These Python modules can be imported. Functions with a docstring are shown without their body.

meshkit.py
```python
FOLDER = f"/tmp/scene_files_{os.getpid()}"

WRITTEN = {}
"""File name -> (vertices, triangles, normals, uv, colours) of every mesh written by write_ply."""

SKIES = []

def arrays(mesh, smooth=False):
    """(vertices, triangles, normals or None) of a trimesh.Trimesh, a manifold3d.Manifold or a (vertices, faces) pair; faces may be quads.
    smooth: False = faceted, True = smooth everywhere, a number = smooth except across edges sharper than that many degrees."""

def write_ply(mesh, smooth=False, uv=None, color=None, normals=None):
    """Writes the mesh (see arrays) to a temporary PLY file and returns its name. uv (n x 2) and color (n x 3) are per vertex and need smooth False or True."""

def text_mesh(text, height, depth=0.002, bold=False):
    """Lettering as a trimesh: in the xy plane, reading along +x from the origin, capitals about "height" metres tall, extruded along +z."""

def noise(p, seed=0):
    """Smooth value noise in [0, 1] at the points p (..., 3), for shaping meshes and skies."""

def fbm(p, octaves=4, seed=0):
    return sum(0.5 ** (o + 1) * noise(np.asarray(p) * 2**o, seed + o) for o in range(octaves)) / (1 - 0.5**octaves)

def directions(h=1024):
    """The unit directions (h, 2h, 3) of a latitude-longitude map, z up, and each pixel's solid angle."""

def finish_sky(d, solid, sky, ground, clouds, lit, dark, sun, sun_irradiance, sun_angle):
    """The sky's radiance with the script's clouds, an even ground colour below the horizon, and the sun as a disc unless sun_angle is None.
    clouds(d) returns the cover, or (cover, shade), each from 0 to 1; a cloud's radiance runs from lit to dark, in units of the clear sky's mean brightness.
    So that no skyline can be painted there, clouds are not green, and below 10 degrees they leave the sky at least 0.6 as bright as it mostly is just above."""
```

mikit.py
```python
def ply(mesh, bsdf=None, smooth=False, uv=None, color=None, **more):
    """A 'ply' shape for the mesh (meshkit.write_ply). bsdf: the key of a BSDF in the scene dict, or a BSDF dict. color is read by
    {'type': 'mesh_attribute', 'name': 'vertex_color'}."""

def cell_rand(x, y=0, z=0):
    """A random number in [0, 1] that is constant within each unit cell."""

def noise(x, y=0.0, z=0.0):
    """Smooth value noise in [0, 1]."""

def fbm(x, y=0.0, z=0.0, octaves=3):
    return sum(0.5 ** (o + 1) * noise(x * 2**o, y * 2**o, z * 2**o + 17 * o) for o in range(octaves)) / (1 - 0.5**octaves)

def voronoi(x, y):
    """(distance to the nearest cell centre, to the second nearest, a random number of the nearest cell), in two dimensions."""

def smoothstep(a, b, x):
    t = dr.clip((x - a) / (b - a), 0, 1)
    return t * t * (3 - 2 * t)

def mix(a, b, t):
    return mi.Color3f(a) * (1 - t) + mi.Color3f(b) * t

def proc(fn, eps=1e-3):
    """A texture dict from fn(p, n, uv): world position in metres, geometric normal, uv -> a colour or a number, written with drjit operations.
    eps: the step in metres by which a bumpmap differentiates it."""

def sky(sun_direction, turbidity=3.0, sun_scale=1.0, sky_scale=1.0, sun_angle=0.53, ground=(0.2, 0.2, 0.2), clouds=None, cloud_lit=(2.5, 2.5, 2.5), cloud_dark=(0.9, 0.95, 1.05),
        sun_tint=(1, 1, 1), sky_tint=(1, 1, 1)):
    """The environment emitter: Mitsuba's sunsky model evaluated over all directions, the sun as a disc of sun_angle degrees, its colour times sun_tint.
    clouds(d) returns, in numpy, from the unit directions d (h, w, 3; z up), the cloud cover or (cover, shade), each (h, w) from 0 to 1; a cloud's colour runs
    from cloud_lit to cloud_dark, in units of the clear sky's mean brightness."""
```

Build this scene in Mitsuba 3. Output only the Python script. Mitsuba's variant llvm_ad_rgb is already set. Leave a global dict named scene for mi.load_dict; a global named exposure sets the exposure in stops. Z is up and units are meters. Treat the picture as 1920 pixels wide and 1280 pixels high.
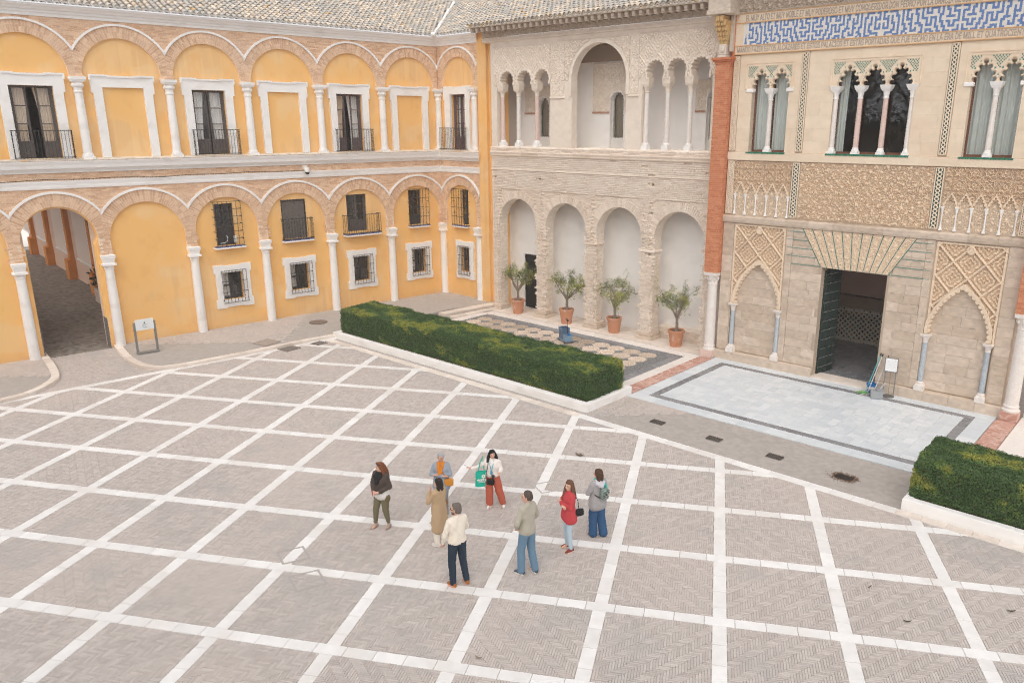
import math
import numpy as np
import trimesh, shapely, manifold3d as m3
from shapely import affinity
from shapely.geometry import Polygon, Point, box as sbox, LineString
from shapely.ops import unary_union
from scipy.spatial import cKDTree
import drjit as dr
import mitsuba as mi
import mikit, meshkit
from mikit import proc, noise, fbm, cell_rand, smoothstep, mix

T = mi.ScalarTransform4f
rng = np.random.default_rng(11)
scene, labels, _count = {}, {}, {}
exposure = 1.80

# ---------------------------------------------------------------- camera
CAM = np.array([14.76136, -27.49534, 9.12644])
FWD, UP = np.array([-0.62906, 0.72756, -0.27376]), np.array([-0.17946, 0.20673, 0.96180])
scene['camera'] = {'type': 'perspective', 'fov': 66.717, 'fov_axis': 'x', 'near_clip': 0.1, 'far_clip': 400.0,
                   'principal_point_offset_x': -0.0364, 'principal_point_offset_y': -0.0070,
                   'to_world': T().look_at(origin=CAM.tolist(), target=(CAM + FWD).tolist(), up=UP.tolist())}
# ---------------------------------------------------------------- sky: bright thin overcast, a soft high sun
scene['sky'] = mikit.sky((0.40, -0.62, 0.67), turbidity=4, sun_scale=0.46, sun_angle=60, ground=(0.3, 0.28, 0.27),
                         clouds=lambda d: 1.0, cloud_lit=(2.43, 2.47, 2.60), sun_tint=(0.90, 1.0, 1.19))


# ---------------------------------------------------------------- helpers
def numbered(key):
    n = _count.get(key, 0)
    _count[key] = n + 1
    return key if n == 0 else '%s_%03d' % (key, n)


def thing(name, label, cat, group=None):
    key = numbered(name)
    labels[key] = {'label': label, 'category': cat}
    if group:
        labels[key]['group'] = group
    return key


def mark(key, label=None, kind=None, cat=None, group=None):
    d = labels.setdefault(key, {})
    for k, v in (('label', label), ('kind', kind), ('category', cat), ('group', group)):
        if v:
            d[k] = v
    return key


I4 = np.eye(4)


def frame(origin, xdir, ydir):
    m = np.eye(4)
    m[:3, 0], m[:3, 1], m[:3, 3] = xdir, ydir, origin
    return m


A0 = np.array([-17.728, 1.135, 0.0])
aA = np.array([0.1316, 0.9913, 0.0])
nA = np.array([-0.9913, 0.1316, 0.0])          # into the yellow wing
dB = np.array([0.9992, -0.0390, 0.0])
nB = np.array([0.0390, 0.9992, 0.0])
FA, FB = frame(A0, aA, nA), frame(A0, dB, nB)


class MB:
    """Collects triangles with one tone pair (uv) or colour per vertex."""

    def __init__(self):
        self.V, self.F, self.A, self.n = [], [], [], 0

    def add(self, v, f, a=(0.5, 0.5)):
        v, f = np.asarray(v, float), np.asarray(f, int)
        if f.shape[1] == 4:
            f = np.vstack([f[:, [0, 1, 2]], f[:, [0, 2, 3]]])
        self.V.append(v)
        self.F.append(f + self.n)
        a = np.asarray(a, float)
        self.A.append(np.broadcast_to(a, (len(v), a.shape[-1])))
        self.n += len(v)
        return self

    def tm(self, m, a=(0.5, 0.5)):
        if hasattr(m, 'to_mesh'):
            q = m.to_mesh()
            return self.add(q.vert_properties[:, :3], q.tri_verts, a)
        return self.add(m.vertices, m.faces, a)

    def box(self, x0, x1, y0, y1, z0, z1, a=(0.5, 0.5), c=0.0):
        if c <= 0:
            v = np.array([[x, y, z] for x in (x0, x1) for y in (y0, y1) for z in (z0, z1)])
            return self.add(v, BOXF, a)
        v = []
        for z, k in ((z0, c), (z0 + c, 0), (z1 - c, 0), (z1, c)):
            v += [[x0 + k, y0 + k, z], [x1 - k, y0 + k, z], [x1 - k, y1 - k, z], [x0 + k, y1 - k, z]]
        return self.add(v, BEVF, a)

    def prism(self, poly, y0, y1, a=(0.5, 0.5)):
        """shapely polygon in the xz plane, pushed from y0 to y1"""
        for g in getattr(poly, 'geoms', [poly]):
            if g.geom_type != 'Polygon' or g.area < 1e-6:
                continue
            m = trimesh.creation.extrude_polygon(g, y1 - y0, engine='earcut')
            v = np.stack([m.vertices[:, 0], m.vertices[:, 2] + y0, m.vertices[:, 1]], 1)
            self.add(v, m.faces[:, ::-1], a)
        return self

    def flat(self, poly, z0, z1, a=(0.5, 0.5)):
        """shapely polygon in the xy plane, pushed from z0 to z1"""
        for g in getattr(poly, 'geoms', [poly]):
            if g.geom_type != 'Polygon' or g.area < 1e-6:
                continue
            m = trimesh.creation.extrude_polygon(g, z1 - z0, engine='earcut')
            self.add(m.vertices + [0, 0, z0], m.faces, a)
        return self

    def convex(self, p, z0, z1, a=(0.5, 0.5), c=0.0):
        """convex polygon slab without an underside, top edge bevelled by c"""
        p = np.asarray(p, float)
        n = len(p)
        i = np.arange(n)
        j = (i + 1) % n
        rings = [np.c_[p, np.full(n, z0)], np.c_[p, np.full(n, z1 - c)]]
        if c > 0:
            q = p.mean(0)
            d = p - q
            rings.append(np.c_[q + d * (1 - c / np.maximum(np.linalg.norm(d, axis=1, keepdims=True), 1e-6) * 1.3), np.full(n, z1)])
        f = []
        for k in range(len(rings) - 1):
            f += [np.c_[i + k * n, j + k * n, j + (k + 1) * n], np.c_[i + k * n, j + (k + 1) * n, i + (k + 1) * n]]
        o = (len(rings) - 1) * n
        f.append(np.c_[np.zeros(n - 2, int) + o, i[1:-1] + o, i[2:] + o])
        return self.add(np.vstack(rings), np.vstack(f), a)

    def lathe(self, prof, at=(0, 0, 0), n=16, a=(0.5, 0.5), arc=None, sx=1, sy=1):
        prof = np.asarray(prof, float)
        k = len(prof)
        t = np.linspace(0, 2 * np.pi, n, endpoint=False)
        v = np.stack([np.outer(prof[:, 0], np.cos(t)) * sx, np.outer(prof[:, 0], np.sin(t)) * sy, np.repeat(prof[:, 1:2], n, 1)], -1).reshape(-1, 3) + np.asarray(at)
        f = []
        for r in range(k - 1):
            i = np.arange(n)
            j = (i + 1) % n
            f.append(np.c_[r * n + i, r * n + j, (r + 1) * n + j, (r + 1) * n + i])
        return self.add(v, np.vstack(f), a)

    def tube(self, pts, r, n=6, a=(0.5, 0.5)):
        pts = np.asarray(pts, float)
        r = np.broadcast_to(r, (len(pts),))
        t = np.gradient(pts, axis=0)
        t /= np.linalg.norm(t, axis=1, keepdims=True) + 1e-9
        u = np.cross(t, np.where(np.abs(t[:, 2:]) < 0.9, [0, 0, 1.0], [1.0, 0, 0]))
        u /= np.linalg.norm(u, axis=1, keepdims=True) + 1e-9
        w = np.cross(t, u)
        g = np.arange(n) * 2 * np.pi / n
        v = pts[:, None] + r[:, None, None] * (np.cos(g)[None, :, None] * u[:, None] + np.sin(g)[None, :, None] * w[:, None])
        k = len(pts)
        f = []
        i = np.arange(n)
        j = (i + 1) % n
        for q in range(k - 1):
            f.append(np.c_[q * n + i, q * n + j, (q + 1) * n + j, (q + 1) * n + i])
        v = np.vstack([v.reshape(-1, 3), pts[:1], pts[-1:]])
        F = np.vstack(f)
        F = np.vstack([F[:, [0, 1, 2]], F[:, [0, 2, 3]], np.c_[j, i, 0 * i + k * n], np.c_[i + (k - 1) * n, j + (k - 1) * n, 0 * i + k * n + 1]])
        return self.add(v, F, a)

    def sweep(self, prof, s0, s1, a=(0.5, 0.5)):
        """closed profile of (outward, z) swept along x from s0(outward) to s1(outward); outward is -y"""
        p = np.asarray(prof, float)
        n = len(p)
        g = lambda s: np.array([s(o) for o in p[:, 0]]) if callable(s) else np.full(n, s)
        v = np.vstack([np.c_[g(s0), -p[:, 0], p[:, 1]], np.c_[g(s1), -p[:, 0], p[:, 1]]])
        i = np.arange(n)
        j = (i + 1) % n
        f = np.vstack([np.c_[i, j, j + n], np.c_[i, j + n, i + n]])
        tri = trimesh.creation.triangulate_polygon(Polygon(p), engine='earcut')[1]
        if len(tri):
            f = np.vstack([f, tri[:, ::-1], tri + n])
        return self.add(v, f, a)

    def build(self, name, bsdf, parent=None, M=None, smooth=False, kind=None, label=None):
        if not self.V:
            return None
        v, f = np.vstack(self.V), np.vstack(self.F)
        k = max(x.shape[1] for x in self.A)
        a = np.vstack([x if x.shape[1] == k else np.repeat(x[:, :1], k, 1) for x in self.A])
        if M is not None:
            v = v @ M[:3, :3].T + M[:3, 3]
            if np.linalg.det(M[:3, :3]) < 0:
                f = f[:, ::-1]
        key = numbered((parent + '__' if parent else '') + name)
        if smooth is not False and smooth is not True:
            t = trimesh.Trimesh(v, f, process=False)
            t2 = trimesh.graph.smooth_shade(t, angle=math.radians(smooth), facet_minarea=None)
            if len(np.unique(a, axis=0)) == 1:
                a = np.repeat(a[:1], len(t2.vertices), 0)
            else:
                a = a[cKDTree(v).query(t2.vertices)[1]]
            v, f, smooth = np.array(t2.vertices), np.array(t2.faces), True
        kw = {'color': a} if k == 3 else {'uv': a}
        scene[key] = mikit.ply((v, f), bsdf, smooth=smooth, **kw)
        if kind or label:
            mark(key, label, kind)
        return key


BOXF = np.array([[0, 1, 3], [0, 3, 2], [4, 6, 7], [4, 7, 5], [0, 4, 5], [0, 5, 1], [2, 3, 7], [2, 7, 6], [0, 2, 6], [0, 6, 4], [1, 5, 7], [1, 7, 3]])
_b = [[0, 3, 2, 1], [12, 13, 14, 15]]
for _k in range(3):
    for _i in range(4):
        _b.append([_k * 4 + _i, _k * 4 + (_i + 1) % 4, (_k + 1) * 4 + (_i + 1) % 4, (_k + 1) * 4 + _i])
BEVF = np.array(_b)


def tone(lo=0.0, hi=1.0):
    return (rng.uniform(lo, hi), rng.uniform())


def clipc(p, planes):
    """convex polygon cut by half planes (nx, ny, d): keeps nx*x + ny*y <= d"""
    p = [tuple(q) for q in p]
    for nx, ny, d in planes:
        out = []
        for i in range(len(p)):
            a, b = p[i], p[(i + 1) % len(p)]
            da, db = nx * a[0] + ny * a[1] - d, nx * b[0] + ny * b[1] - d
            if da <= 0:
                out.append(a)
            if da * db < 0:
                t = da / (da - db)
                out.append((a[0] + (b[0] - a[0]) * t, a[1] + (b[1] - a[1]) * t))
        p = out
        if len(p) < 3:
            return None
    return np.array(p)


# ---------------------------------------------------------------- materials
def mat(key, fn, rough=0.85, spec=0.3, bump=None, bscale=0.004, eps=0.004, **kw):
    d = {'type': 'principled', 'base_color': proc(fn) if callable(fn) else ({'type': 'rgb', 'value': list(fn)} if isinstance(fn, (tuple, list)) else fn),
         'roughness': rough, 'specular': spec, **kw}
    if bump:
        d = {'type': 'bumpmap', 'arbitrary': {**proc(bump, eps)}, 'scale': bscale, 'bsdf': d}
    scene[key] = {'type': 'twosided', 'bsdf': d}


VC = {'type': 'mesh_attribute', 'name': 'vertex_color'}
mat('vc', VC, 0.85)
mat('vc_gloss', VC, 0.35, 0.5)
mat('iron', (0.035, 0.033, 0.034), 0.5, 0.4)
mat('white_paint', lambda p, n, uv: mix((0.82, 0.815, 0.81), (0.72, 0.70, 0.675), smoothstep(0.5, 0.85, fbm(p.x * 1.3, p.y * 1.3, p.z * 2.2, 4))), 0.8)
mat('white_wall', lambda p, n, uv: mix((0.84, 0.84, 0.84), (0.76, 0.76, 0.755), smoothstep(0.45, 0.9, fbm(p.x * 0.8, p.y * 0.8, p.z * 1.4, 4))), 0.9)


def yellow(p, n, uv):
    big = fbm(p.x * 0.35, p.y * 0.35, p.z * 0.5, 3)
    fine = fbm(p.x * 2.5, p.y * 2.5, p.z * 1.6, 4)
    c = mix((0.83, 0.50, 0.19), (0.82, 0.54, 0.26), smoothstep(0.35, 0.7, big))
    c = mix(c, (0.76, 0.43, 0.155), smoothstep(0.52, 0.8, fine) * 0.5)
    streak = fbm(p.x * 5.0, p.y * 5.0, p.z * 0.22, 3) * smoothstep(0.3, 0.6, big)
    c = mix(c, (0.70, 0.44, 0.21), smoothstep(0.42, 0.62, streak) * 0.38)
    c = mix(c, (0.84, 0.62, 0.36), smoothstep(0.60, 0.72, fbm(p.x * 1.1 + 31, p.y * 1.1, p.z * 0.9, 2)) * 0.35)
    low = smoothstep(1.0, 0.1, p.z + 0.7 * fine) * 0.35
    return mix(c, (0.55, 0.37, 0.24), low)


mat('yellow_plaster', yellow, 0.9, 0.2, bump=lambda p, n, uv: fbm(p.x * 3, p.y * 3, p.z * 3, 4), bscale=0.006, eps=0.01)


def piece(c0, c1, grain=0.25, gs=14.0, dirt=None, ds=1.2):
    def fn(p, n, uv):
        c = mix(c0, c1, uv.x) * (1 - grain / 2 + grain * fbm(p.x * gs, p.y * gs, p.z * gs, 3))
        if dirt is not None:
            c = mix(c, dirt, smoothstep(0.5, 0.8, fbm(p.x * ds, p.y * ds, p.z * ds, 4)) * 0.5)
        return c
    return fn


mat('tan_brick', piece((0.60, 0.385, 0.245), (0.79, 0.58, 0.41), 0.25, 20, (0.68, 0.52, 0.40), 1.0), 0.9)
mat('tan_mortar', piece((0.76, 0.66, 0.55), (0.76, 0.66, 0.55), 0.2, 9), 0.9)
mat('pale_brick', piece((0.65, 0.555, 0.47), (0.80, 0.715, 0.63), 0.22, 16, (0.76, 0.70, 0.63), 0.9), 0.92)
mat('pale_mortar', piece((0.68, 0.61, 0.53), (0.68, 0.61, 0.53), 0.3, 9), 0.92)
mat('red_brick', piece((0.50, 0.17, 0.085), (0.60, 0.26, 0.14), 0.3, 20), 0.9)
mat('red_mortar', piece((0.56, 0.40, 0.30), (0.56, 0.40, 0.30), 0.3, 9), 0.9)
mat('ashlar', piece((0.49, 0.40, 0.32), (0.61, 0.515, 0.43), 0.4, 7, (0.55, 0.46, 0.37), 1.1), 0.9, 0.25,
    bump=lambda p, n, uv: fbm(p.x * 9, p.y * 9, p.z * 16, 4), bscale=0.012, eps=0.006)
mat('ashlar_joint', piece((0.52, 0.43, 0.34), (0.52, 0.43, 0.34), 0.3, 6), 0.95)
mat('cream_stone', piece((0.70, 0.585, 0.455), (0.75, 0.64, 0.51), 0.15, 5, (0.68, 0.54, 0.40), 0.9), 0.9)
mat('carved_stone', piece((0.64, 0.515, 0.39), (0.74, 0.615, 0.475), 0.25, 12, (0.62, 0.50, 0.39), 1.3), 0.92)
mat('carved_grey', piece((0.50, 0.43, 0.36), (0.62, 0.54, 0.46), 0.4, 10), 0.92)
mat('gallery_plaster', piece((0.70, 0.62, 0.54), (0.76, 0.69, 0.61), 0.2, 5, (0.66, 0.58, 0.50), 1.0), 0.92)


def paverfn(p, n, uv):
    c = mix((0.435, 0.39, 0.362), (0.525, 0.477, 0.447), uv.x) * (0.93 + 0.14 * fbm(p.x * 18, p.y * 18, 0.0, 2))
    c = mix(c, (0.525, 0.465, 0.425), smoothstep(0.45, 0.75, fbm(p.x * 0.35, p.y * 0.35, 3.0, 3)) * 0.5)
    return mix(c, (0.40, 0.385, 0.37), smoothstep(0.56, 0.8, fbm(p.x * 1.1 + 9, p.y * 1.1, 1.0, 4)) * 0.45)


mat('paver', paverfn, 0.9)
mat('paver_joint', piece((0.37, 0.34, 0.315), (0.37, 0.34, 0.315), 0.3, 8), 0.95)
mat('slab', piece((0.69, 0.675, 0.66), (0.76, 0.75, 0.74), 0.12, 6, (0.64, 0.60, 0.56), 1.4), 0.75)
mat('kerb_stone', piece((0.62, 0.55, 0.49), (0.72, 0.66, 0.60), 0.25, 6, (0.52, 0.44, 0.38), 1.2), 0.85)


def veined(c0, c1, vein, f=2.0, amount=0.5):
    def fn(p, n, uv):
        q = uv.y * 40.0
        w = fbm(p.x * f + q, p.y * f * 2.2 + q, p.z * f + q, 4)
        v = 1 - smoothstep(0.0, 0.09, dr.abs(w - 0.5))
        return mix(mix(c0, c1, uv.x), vein, v * amount + 0.25 * smoothstep(0.55, 0.8, w))
    return fn


mat('marble', veined((0.55, 0.60, 0.645), (0.65, 0.69, 0.72), (0.50, 0.54, 0.58), 2.0, 0.45), 0.45, 0.5)
mat('dark_marble', veined((0.15, 0.155, 0.17), (0.22, 0.225, 0.24), (0.36, 0.37, 0.39), 2.5, 0.4), 0.45, 0.5)
mat('red_marble', veined((0.40, 0.20, 0.155), (0.52, 0.29, 0.23), (0.66, 0.52, 0.46), 3.0, 0.6), 0.5, 0.5)
mat('pale_marble', veined((0.70, 0.67, 0.64), (0.76, 0.73, 0.70), (0.62, 0.52, 0.48), 5.0, 0.35), 0.5, 0.4)
mat('pink_marble', veined((0.60, 0.44, 0.39), (0.66, 0.50, 0.45), (0.72, 0.62, 0.57), 7.0, 0.5), 0.5, 0.4)
mat('blue_marble', veined((0.34, 0.40, 0.46), (0.42, 0.47, 0.52), (0.58, 0.61, 0.64), 8.0, 0.5), 0.45, 0.5)
mat('pebble', lambda p, n, uv: mix((0.36, 0.29, 0.23), (0.62, 0.52, 0.43), uv.x) * (0.6 + 0.8 * noise(p.x * 34, p.y * 34, 0.0)), 0.9,
    bump=lambda p, n, uv: noise(p.x * 26, p.y * 26, 0.0), bscale=0.03, eps=0.006)
mat('dark_pebble', lambda p, n, uv: mix((0.10, 0.105, 0.11), (0.26, 0.26, 0.26), uv.x) * (0.6 + 0.8 * noise(p.x * 34, p.y * 34, 0.0)), 0.85)


def tilefn(p, n, uv):
    c = mix((0.52, 0.45, 0.38), (0.72, 0.62, 0.51), uv.x)
    c = mix(c, (0.45, 0.435, 0.41), smoothstep(0.42, 0.62, uv.y) * 0.85)
    g = fbm(p.x * 6, p.y * 6, p.z * 6, 3)
    c = mix(c, (0.30, 0.30, 0.27), smoothstep(0.5, 0.7, g) * 0.6)
    return mix(c, (0.62, 0.36, 0.10), smoothstep(0.66, 0.8, fbm(p.x * 4 + 7, p.y * 4, p.z * 4, 3)) * 0.8)


mat('roof_tile', tilefn, 0.92)
mat('soil', piece((0.10, 0.07, 0.05), (0.16, 0.11, 0.08), 0.6, 20), 0.95)
mat('cobble', lambda p, n, uv: mix((0.16, 0.135, 0.115), (0.30, 0.26, 0.22), noise(p.x * 7, p.y * 7, 0.0)), 0.85,
    bump=lambda p, n, uv: noise(p.x * 7, p.y * 7, 0.0), bscale=0.02, eps=0.01)
scene['leaf'] = {'type': 'twosided', 'bsdf': {'type': 'principled', 'base_color': VC, 'roughness': 0.55, 'specular': 0.35}}
scene['glass'] = {'type': 'thindielectric'}


def dadofn(p, n, uv):
    x, z = p.x / 0.11, p.z / 0.11
    a, b = (x + z) * 0.5, (x - z) * 0.5
    fa, fb = dr.abs(a - dr.floor(a) - 0.5), dr.abs(b - dr.floor(b) - 0.5)
    star = smoothstep(0.30, 0.26, dr.maximum(fa, fb))
    r = cell_rand(dr.floor(a), dr.floor(b), 0)
    dark = mix(mix((0.02, 0.02, 0.025), (0.03, 0.12, 0.07), smoothstep(0.6, 0.65, r)), (0.25, 0.12, 0.03), smoothstep(0.86, 0.9, r))
    return mix((0.55, 0.50, 0.42), dark, star)


mat('dado_tile', dadofn, 0.35, 0.5)


# ================================================================ GROUND
b = MB()
b.flat(sbox(-90, -90, 90, 70), -0.6, -0.12)
mark(b.build('ground', 'paver_joint'), 'brown earth bed under the paved courtyard', 'structure')

GO = np.array([7.702, -13.622])
G1, G2 = np.array([0.8754, 0.4834]), np.array([-0.4834, 0.8754])
MOD, SW = 2.3, 0.262
XL, YT = -14.72, -8.95                       # edges of the diagonal paving


def edge_x(y):
    return -14.2 - 0.0 * y


# left edge of the lattice is slightly skewed: from (-14.1,-8.2) to (-15.5,-19.5)
LN = np.array([-1.0, 0.118])
LD = LN @ np.array([-14.12, -8.2])
PLANES = [(0.0, 1.0, YT), (LN[0], LN[1], LD), (1, 0, 17.0), (0, -1, 27.5)]


def inside(c, m=0.0):
    return all(a * c[0] + d * c[1] <= e + m for a, d, e in PLANES)


court = mark(numbered('courtyard_paving'), 'grey herringbone brick paving crossed by a diagonal lattice of white stone strips', 'structure')
b = MB()
b.flat(Polygon([(-24, -40), (30, -40), (30, -6.2), (-0.4, -6.2), (-0.4, -8.3), (-14.4, -8.3), (-24, -8.3)]), -0.1, -0.014)
b.build('joint_bed', 'paver_joint', court)

BL, BW, BG = 0.25, 0.05, 0.008


def herring(mb, x0, x1, y0, y1, to, planes, flip, rot=0.0, bevel=0.004):
    """herringbone bricks over the local rectangle; to(points) gives world xy"""
    n = int(round(BL / BW))
    nx0, nx1, ny0, ny1 = int(x0 / BW) - n - 1, int(x1 / BW) + n + 1, int(y0 / BW) - n - 1, int(y1 / BW) + n + 1
    for iy in range(ny0, ny1):
        for ix in range(nx0, nx1):
            t = (ix - iy) % (2 * n)
            if t == 0:
                r = (ix, ix + n, iy, iy + 1)
            elif t == 2 * n - 1:
                r = (ix, ix + 1, iy, iy + n)
            else:
                continue
            g = BG / 2
            a0, a1, c0, c1 = r[0] * BW + g, r[1] * BW - g, r[2] * BW + g, r[3] * BW - g
            if rot == 0.0:
                a0, a1, c0, c1 = max(a0, x0), min(a1, x1), max(c0, y0), min(c1, y1)
            if a1 - a0 < 0.02 or c1 - c0 < 0.02:
                continue
            q = np.array([[a0, c0], [a1, c0], [a1, c1], [a0, c1]])
            if flip:
                q = np.stack([x0 + x1 - q[:, 0], q[:, 1]], 1)[::-1]
            if rot:
                cc, ss = math.cos(rot), math.sin(rot)
                q = q @ np.array([[cc, ss], [-ss, cc]])
                q = clipc(q, [(-1, 0, -x0), (1, 0, x1), (0, -1, -y0), (0, 1, y1)])
                if q is None:
                    continue
            w = to(q)
            if planes:
                d = [[nx * p[0] + ny * p[1] - e for p in w] for nx, ny, e in planes]
                if any(min(k) > 0 for k in d):
                    continue
                if any(max(k) > 0 for k in d):
                    w = clipc(w, planes)
                    if w is None:
                        continue
            z = rng.normal(0, 0.0018)
            mb.convex(w, -0.014, z, tone())


def lat(i, j):
    return GO + MOD * (i * G1 + j * G2)


slabs = []
for j in range(-7, 9):
    for i in range(-14, 12):
        c = lat(i + 0.5, j + 0.5)
        if not inside(c, 1.7) or c[1] < -25.5:
            continue
        # leave out the panels that lie behind or wide of the viewpoint
        v = c - CAM[:2]
        ang = math.degrees(math.atan2(v[0] * FWD[1] - v[1] * FWD[0], v @ FWD[:2]))
        if abs(ang) > 47 and np.linalg.norm(v) > 7:
            continue
        h = SW / 2
        mb = MB()
        o = lat(i, j)
        pl = PLANES if not inside(c, -1.7) else None
        herring(mb, h, MOD - h, h, MOD - h, lambda q: o + q[:, :1] * G1 + q[:, 1:] * G2, pl, bool((i * 3 + j * 5) % 4 == 0))
        mb.build('brick_panel', 'paver', court, kind='stuff')
        L = MOD / 4
        st = [(L / 2 + k * L + 0.006, L / 2 + (k + 1) * L - 0.006, -h, h) for k in range(4)]     # strip along G1, running through the crossings
        k, cuts = h, [h]
        while k < MOD - h - 0.02:
            k = min(k + L, MOD - h)
            cuts.append(k)
        if rng.uniform() < 0.5:
            cuts = [MOD - x for x in cuts][::-1]
        st2 = [(-h, h, a + 0.006, e - 0.006) for a, e in zip(cuts[:-1], cuts[1:])]
        for a0, a1, c0, c1 in st + st2:
            w = np.array([[a0, c0], [a1, c0], [a1, c1], [a0, c1]])
            w = o + w[:, :1] * G1 + w[:, 1:] * G2
            w = clipc(w, PLANES)
            if w is not None and Polygon(w).area > 0.004:
                slabs.append(w)
slabs.sort(key=lambda w: np.linalg.norm(w.mean(0) - np.array([8.0, -20.5])))
rest = MB()
for k, w in enumerate(slabs):
    mb = MB() if k < 300 else rest
    mb.convex(w, -0.014, 0.004 + rng.normal(0, 0.0012), tone(), c=0.004)
    if k < 300:
        mb.build('white_slab', 'slab', court)
rest.build('far_white_slab', 'slab', court, kind='stuff')

# border line along the front walk and along the left pavement
walk = mark(numbered('front_walk'), 'brick walk with white edging between the lattice and the hedges', 'structure')
x = -14.2
while x < 15.5:
    L = 0.56 * rng.uniform(0.95, 1.05)
    mb = MB()
    mb.convex([[x + 0.004, -9.0], [x + L - 0.004, -9.0], [x + L - 0.004, -8.69], [x + 0.004, -8.69]], -0.014, 0.009, tone(), c=0.005)
    mb.build('edge_slab', 'slab' if -0.4 < x < 9.6 else 'kerb_stone', walk)
    x += L
mb = MB()
herring(mb, 0, 10.4, 0, 2.44, lambda q: np.array([-0.2, -8.68]) + q, None, False, rot=math.pi / 4)
mb.build('brick_field', 'paver', walk, kind='stuff')

# left line
ld = np.array([LN[1], -LN[0]])               # along the line
ld = ld / np.linalg.norm(ld)
ln = LN / np.linalg.norm(LN)
p0 = np.array([-14.12, -8.2])
t = -0.6
side = mark(numbered('side_pavement'), 'raised brick pavement with pale kerbs in front of the yellow building', 'structure')
while t < 14.0:
    L = 0.75
    a, c = p0 - ld * t, p0 - ld * (t + L - 0.008)
    mb = MB()
    mb.convex([a - ln * 0.04, c - ln * 0.04, c + ln * 0.25, a + ln * 0.25][::-1] if False else [a + ln * 0.25, c + ln * 0.25, c - ln * 0.04, a - ln * 0.04], -0.014, 0.008, tone(), c=0.004)
    mb.build('edge_slab', 'slab', side)
    t += L


def smooth_line(pts, n=6):
    pts = np.asarray(pts, float)
    for _ in range(3):
        q = [pts[0]]
        for a, c in zip(pts[:-1], pts[1:]):
            q += [a * 0.75 + c * 0.25, a * 0.25 + c * 0.75]
        pts = np.array(q + [pts[-1]])
    return pts


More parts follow.
